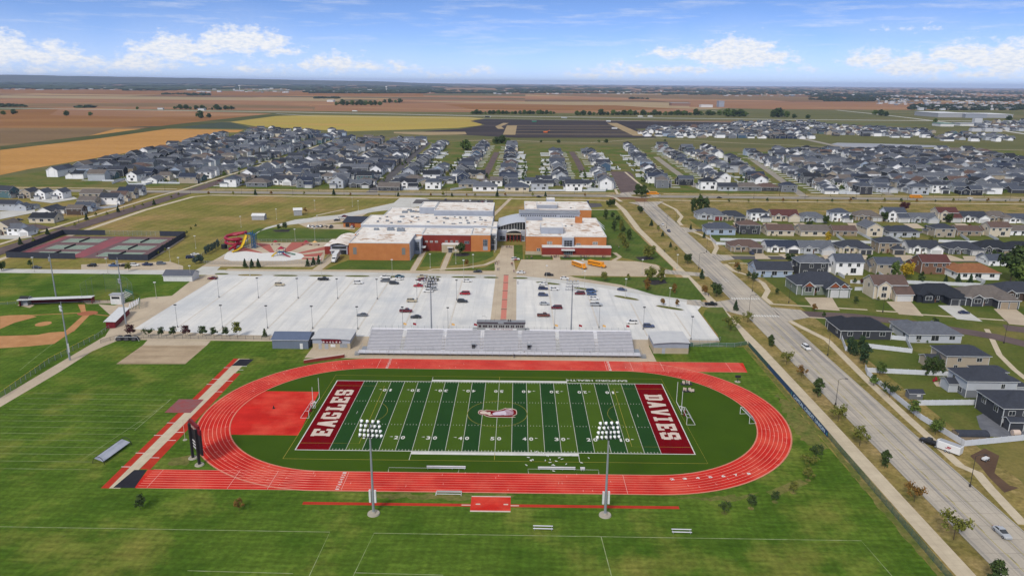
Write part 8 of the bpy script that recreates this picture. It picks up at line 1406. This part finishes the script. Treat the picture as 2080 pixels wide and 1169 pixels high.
allm = []; mb = MB(); idx = 0
for dct, mf in ((stuffW, wallm), (stuffR, roofm_)):
    for c_, b_ in dct.items():
        allm.append(mf(c_)); i0 = len(mb.v); mb.v += b_.v; mb.f += [tuple(i0+k for k in f) for f in b_.f]; mb.m += [idx if q == 0 else -1 for q in b_.m]; idx += 1
allm.append(trim); mb.m = [idx if q < 0 else q for q in mb.m]
fo = link('far_houses', mb.mesh('far_houses', allm)); fo['kind'] = 'stuff'; fo['label'] = 'mass of small far houses with dark roofs and pale walls behind the nearer estates'; fo['category'] = 'houses'
# ================================================================ FAR PLAIN
r3 = random.Random(31); wood = leafm('far_woodland', (44, 60, 40), (60, 74, 46)); mb = MB()
def blob(x, y, w_, h_):
    n_ = 6; i0 = len(mb.v)
    for (z, s_) in ((0, .9), (h_*.55, 1.05), (h_*.9, .55)):
        for k in range(n_): a = 6.283*k/n_+z; q = s_*r3.uniform(.75, 1.2); mb.v.append((x+w_*q*math.cos(a), y+w_*.7*q*math.sin(a), z))
    mb.v.append((x, y, h_))
    for l_ in (0, 1):
        for k in range(n_): mb.f.append((i0+l_*n_+k, i0+l_*n_+(k+1) % n_, i0+(l_+1)*n_+(k+1) % n_, i0+(l_+1)*n_+k)); mb.m.append(0)
    for k in range(n_): mb.f.append((i0+2*n_+k, i0+2*n_+(k+1) % n_, i0+3*n_)); mb.m.append(0)
def band(x0, x1, y0, y1, n_, w_, h_):
    for _ in range(n_):
        g_ = G(r3.uniform(x0, x1), r3.uniform(y0, y1))
        if noise.noise(Vector((g_[0]*.0012, g_[1]*.0006, 3))) > -.12: blob(g_[0], g_[1], w_*r3.uniform(.6, 1.5), h_*r3.uniform(.7, 1.3))
band(620, 1460, 183, 190, 900, 34, 12); band(1350, 2080, 184, 193, 900, 34, 12); band(0, 640, 175.5, 182, 800, 60, 14); band(320, 900, 178.5, 185, 500, 50, 13)
band(0, 2080, 171.8, 178.5, 900, 130, 18); band(1640, 2080, 192, 206, 700, 26, 10); band(1850, 2080, 214, 224, 260, 16, 9); band(1000, 2080, 178, 184, 500, 70, 14); band(0, 520, 164, 172, 400, 190, 30)
for x0, x1, y, n_ in ((0, 60, 191, 30), (250, 320, 184, 30), (330, 430, 191.5, 30), (380, 430, 194, 22), (640, 690, 200, 16), (1700, 1760, 196, 20), (1280, 1320, 201, 10), (0, 50, 217, 14), (160, 185, 219, 6)): band(x0, x1, y-.5, y+.5, n_, 16, 10)
o = link('far_woods', mb.mesh('far_woods', wood)); o['kind'] = 'stuff'; o['label'] = 'dark bands of far-off woodland and shelterbelts along the plain'; o['category'] = 'woods'
mb = MB()
def town(x0, x1, y0, y1, n_, s_):
    for _ in range(n_):
        g_ = G(r3.uniform(x0, x1), r3.uniform(y0, y1)); w_ = s_*r3.uniform(.5, 1.6); mb.box(g_[0]-w_, g_[0]+w_, g_[1]-w_*.6, g_[1]+w_*.6, 0, r3.uniform(4, 8)*(1+(r3.random() < .1)), r3.choice((0, 0, 1, 2)))
town(380, 900, 181, 189, 130, 14); town(1000, 1450, 186, 192, 120, 12); town(1450, 2080, 188, 196, 170, 12); town(1780, 2080, 196, 214, 330, 8); town(0, 300, 176, 183, 60, 16); town(1860, 2060, 216, 224, 80, 7); town(1980, 2080, 250, 268, 60, 7)
o = link('far_town', mb.mesh('far_town', [plain('far_wall_white', (200, 202, 206), .8), plain('far_wall_grey', (130, 136, 146), .8), plain('far_wall_tan', (150, 138, 120), .8)])); o['kind'] = 'stuff'; o['label'] = 'scattered low pale buildings of a distant town among trees'; o['category'] = 'town'
def shed_px(name, label, x0, x1, y, h, dp, wm2, rm2):
    a, b = G(x0, y), G(x1, y); t_ = thing(name, label, 'building', (a[0], a[1], .1)); w_ = b[0]-a[0]; part('wall', MB().box(0, w_, 0, dp, 0, h), wm2, t_); part('roof', MB().box(-1, w_+1, -1, dp+1, h, h+.8), rm2, t_); return t_
shed_px('warehouse', 'huge white-roofed warehouse beyond the estates on the right', 1905, 1960, 238.5, 13, 150, gry, wht); shed_px('warehouse', 'dark grey middle block of the huge warehouse', 1961, 1999, 239.5, 12, 120, m_mtl, gry); shed_px('warehouse', 'pale right block of the huge warehouse', 2000, 2050, 239.5, 11, 120, gry, wht)
shed_px('depot', 'low green-roofed building with white walls near the right edge', 1910, 1935, 257, 7, 40, wht, plain('green_metal_roof', (110, 150, 136), .7)); shed_px('depot', 'long low white commercial building near the right edge', 1950, 2000, 256, 6, 40, wht, gry)
shed_px('barn', 'white farm shed beside the square grove', 664, 678, 207, 8, 40, wht, wht); shed_px('grain_elevator', 'grey grain elevator block on the rust field', 1460, 1470, 217.5, 26, 40, m_mtl, gry); shed_px('barn', 'long white farm shed left of the elevator', 1424, 1446, 218, 10, 40, wht, wht); shed_px('school_building', 'distant brown school block on the plain', 1364, 1400, 215, 12, 60, plain('far_brown_wall', (150, 116, 100), .9), gry)
shed_px('barn', 'small white farm building in the left grove', 402, 416, 224.5, 6, 16, wht, gry); shed_px('shed', 'white lorry and shed on the far highway at the left', 320, 332, 222.5, 5, 10, wht, gry)
for x, y, h, lb in ((487, 184, 42, 'pale water tower of the distant town, left'), (785, 186, 40, 'pale water tower of the distant town, centre'), (1953, 192, 36, 'pale round water tower far right')):
    g_ = G(x, y); t_ = thing('water_tower', lb, 'water tower', g_); part('shaft', MB().cyl((0, 0, 0), (0, 0, h), 3, 2.6, 10), wht, t_); part('tank', MB().cyl((0, 0, h-4), (0, 0, h), 4, 10, 14).cyl((0, 0, h), (0, 0, h+7), 10, 10, 14).cyl((0, 0, h+7), (0, 0, h+11), 10, 3, 14), wht, t_)
for i, (px, c_) in enumerate((((100*0+1300, 238), 'white'), ((1320, 238), 'white'), ((990, 239), 'black'), ((1145, 241), 'silver'), ((720, 227), 'white'), ((1650, 247), 'black'))):
    a = G(*px); t_ = thing('lorry', f'tiny {c_} lorry on the far highway, {nth(i+1)} listed', 'lorry', (*a, .3), .04, 'lorries on the highway'); part('cargo_box', MB().box(-7, 7, -1.3, 1.3, 1, 4), PAINT[c_], t_); part('cab', MB().box(7.3, 9.6, -1.2, 1.2, .6, 3.2), PAINT['silver'], t_)
# piles on the black plots
t_ = thing('digger', 'orange digger and pipes on the black building plots', 'digger', (*G(1108, 270), .3)); part('body', MB().box(-4, 4, -2, 2, .5, 3), plain('digger_orange', (220, 110, 50), .6), t_); part('arm', MB().cyl((3, 0, 3), (9, 0, 5), .4), plain('digger_orange', (220, 110, 50), .6), t_)
for k, (x, y) in enumerate(((1248, 262), (1236, 247), (1085, 248))): t_ = thing(['container', 'tent', 'pipe_stack'][k], ['white container at the end of the black plots', 'white tent by the plots road', 'green stacked pipes beyond the plots'][k], 'container', (*G(x, y), .3)); part('shell', MB().box(-6, 6, -2, 2, 0, 3), [wht, wht, plain('green_pipe', (60, 130, 100), .7)][k], t_); part('lid', MB().box(-6.2, 6.2, -2.2, 2.2, 3, 3.2), gry, t_)
for k in (0, 1): t_ = thing('wheeled_bin', f'grey-green wheeled bin at the fence corner, the {["left", "right"][k]} one', 'bin', (G(1398, 701)[0]+k*1.3-.5, G(1398, 701)[1]-k, .05), .3*k, 'wheeled bins'); part('body', MB().box(-.55, .55, -.5, .5, .1, 1.3), plain('bin_green', (88, 108, 104), .7), t_); part('lid', MB().box(-.6, .6, -.55, .55, 1.31, 1.42), plain('bin_green', (88, 108, 104), .7), t_)
t_ = thing('batting_cage_cover', 'black crumpled tarp over white frames beside the beige pad', 'tarp', (*G(262, 690), .05)); part('tarp', MB().cyl((-3.4, 0, .2), (-3.4, 0, 1.5), 1.8, 1., 7).cyl((-.6, .4, .2), (-.6, .4, 1.7), 2., 1.2, 7).cyl((2.4, 0, .2), (2.4, 0, 1.3), 1.7, 1.1, 7), dark, t_); part('frame', MB().tube([(-5, -1.6, 0), (-4.4, -1.4, 1.6), (4, -1.4, 1.6), (4.8, -1.6, 0)], .07), wht, t_)
# ================================================================ HAZE
hz = MB().box(-59000, 59000, -880, 59000, -18, 262); ho = link('haze', hz.mesh('haze', None)); ho['kind'] = 'stuff'; ho['label'] = 'thin pale blue haze over the plain'; ho['category'] = 'haze'
hm = bpy.data.materials.new('haze'); hm.use_nodes = True; t = hm.node_tree; t.nodes.clear(); pv = t.nodes.new('ShaderNodeVolumePrincipled'); pv.inputs['Density'].default_value = 2.6e-5; pv.inputs['Color'].default_value = (.52, .68, 1.0, 1); pv.inputs['Anisotropy'].default_value = .1
ou = t.nodes.new('ShaderNodeOutputMaterial'); t.links.new(pv.outputs[0], ou.inputs['Volume']); ho.data.materials.clear(); ho.data.materials.append(hm)
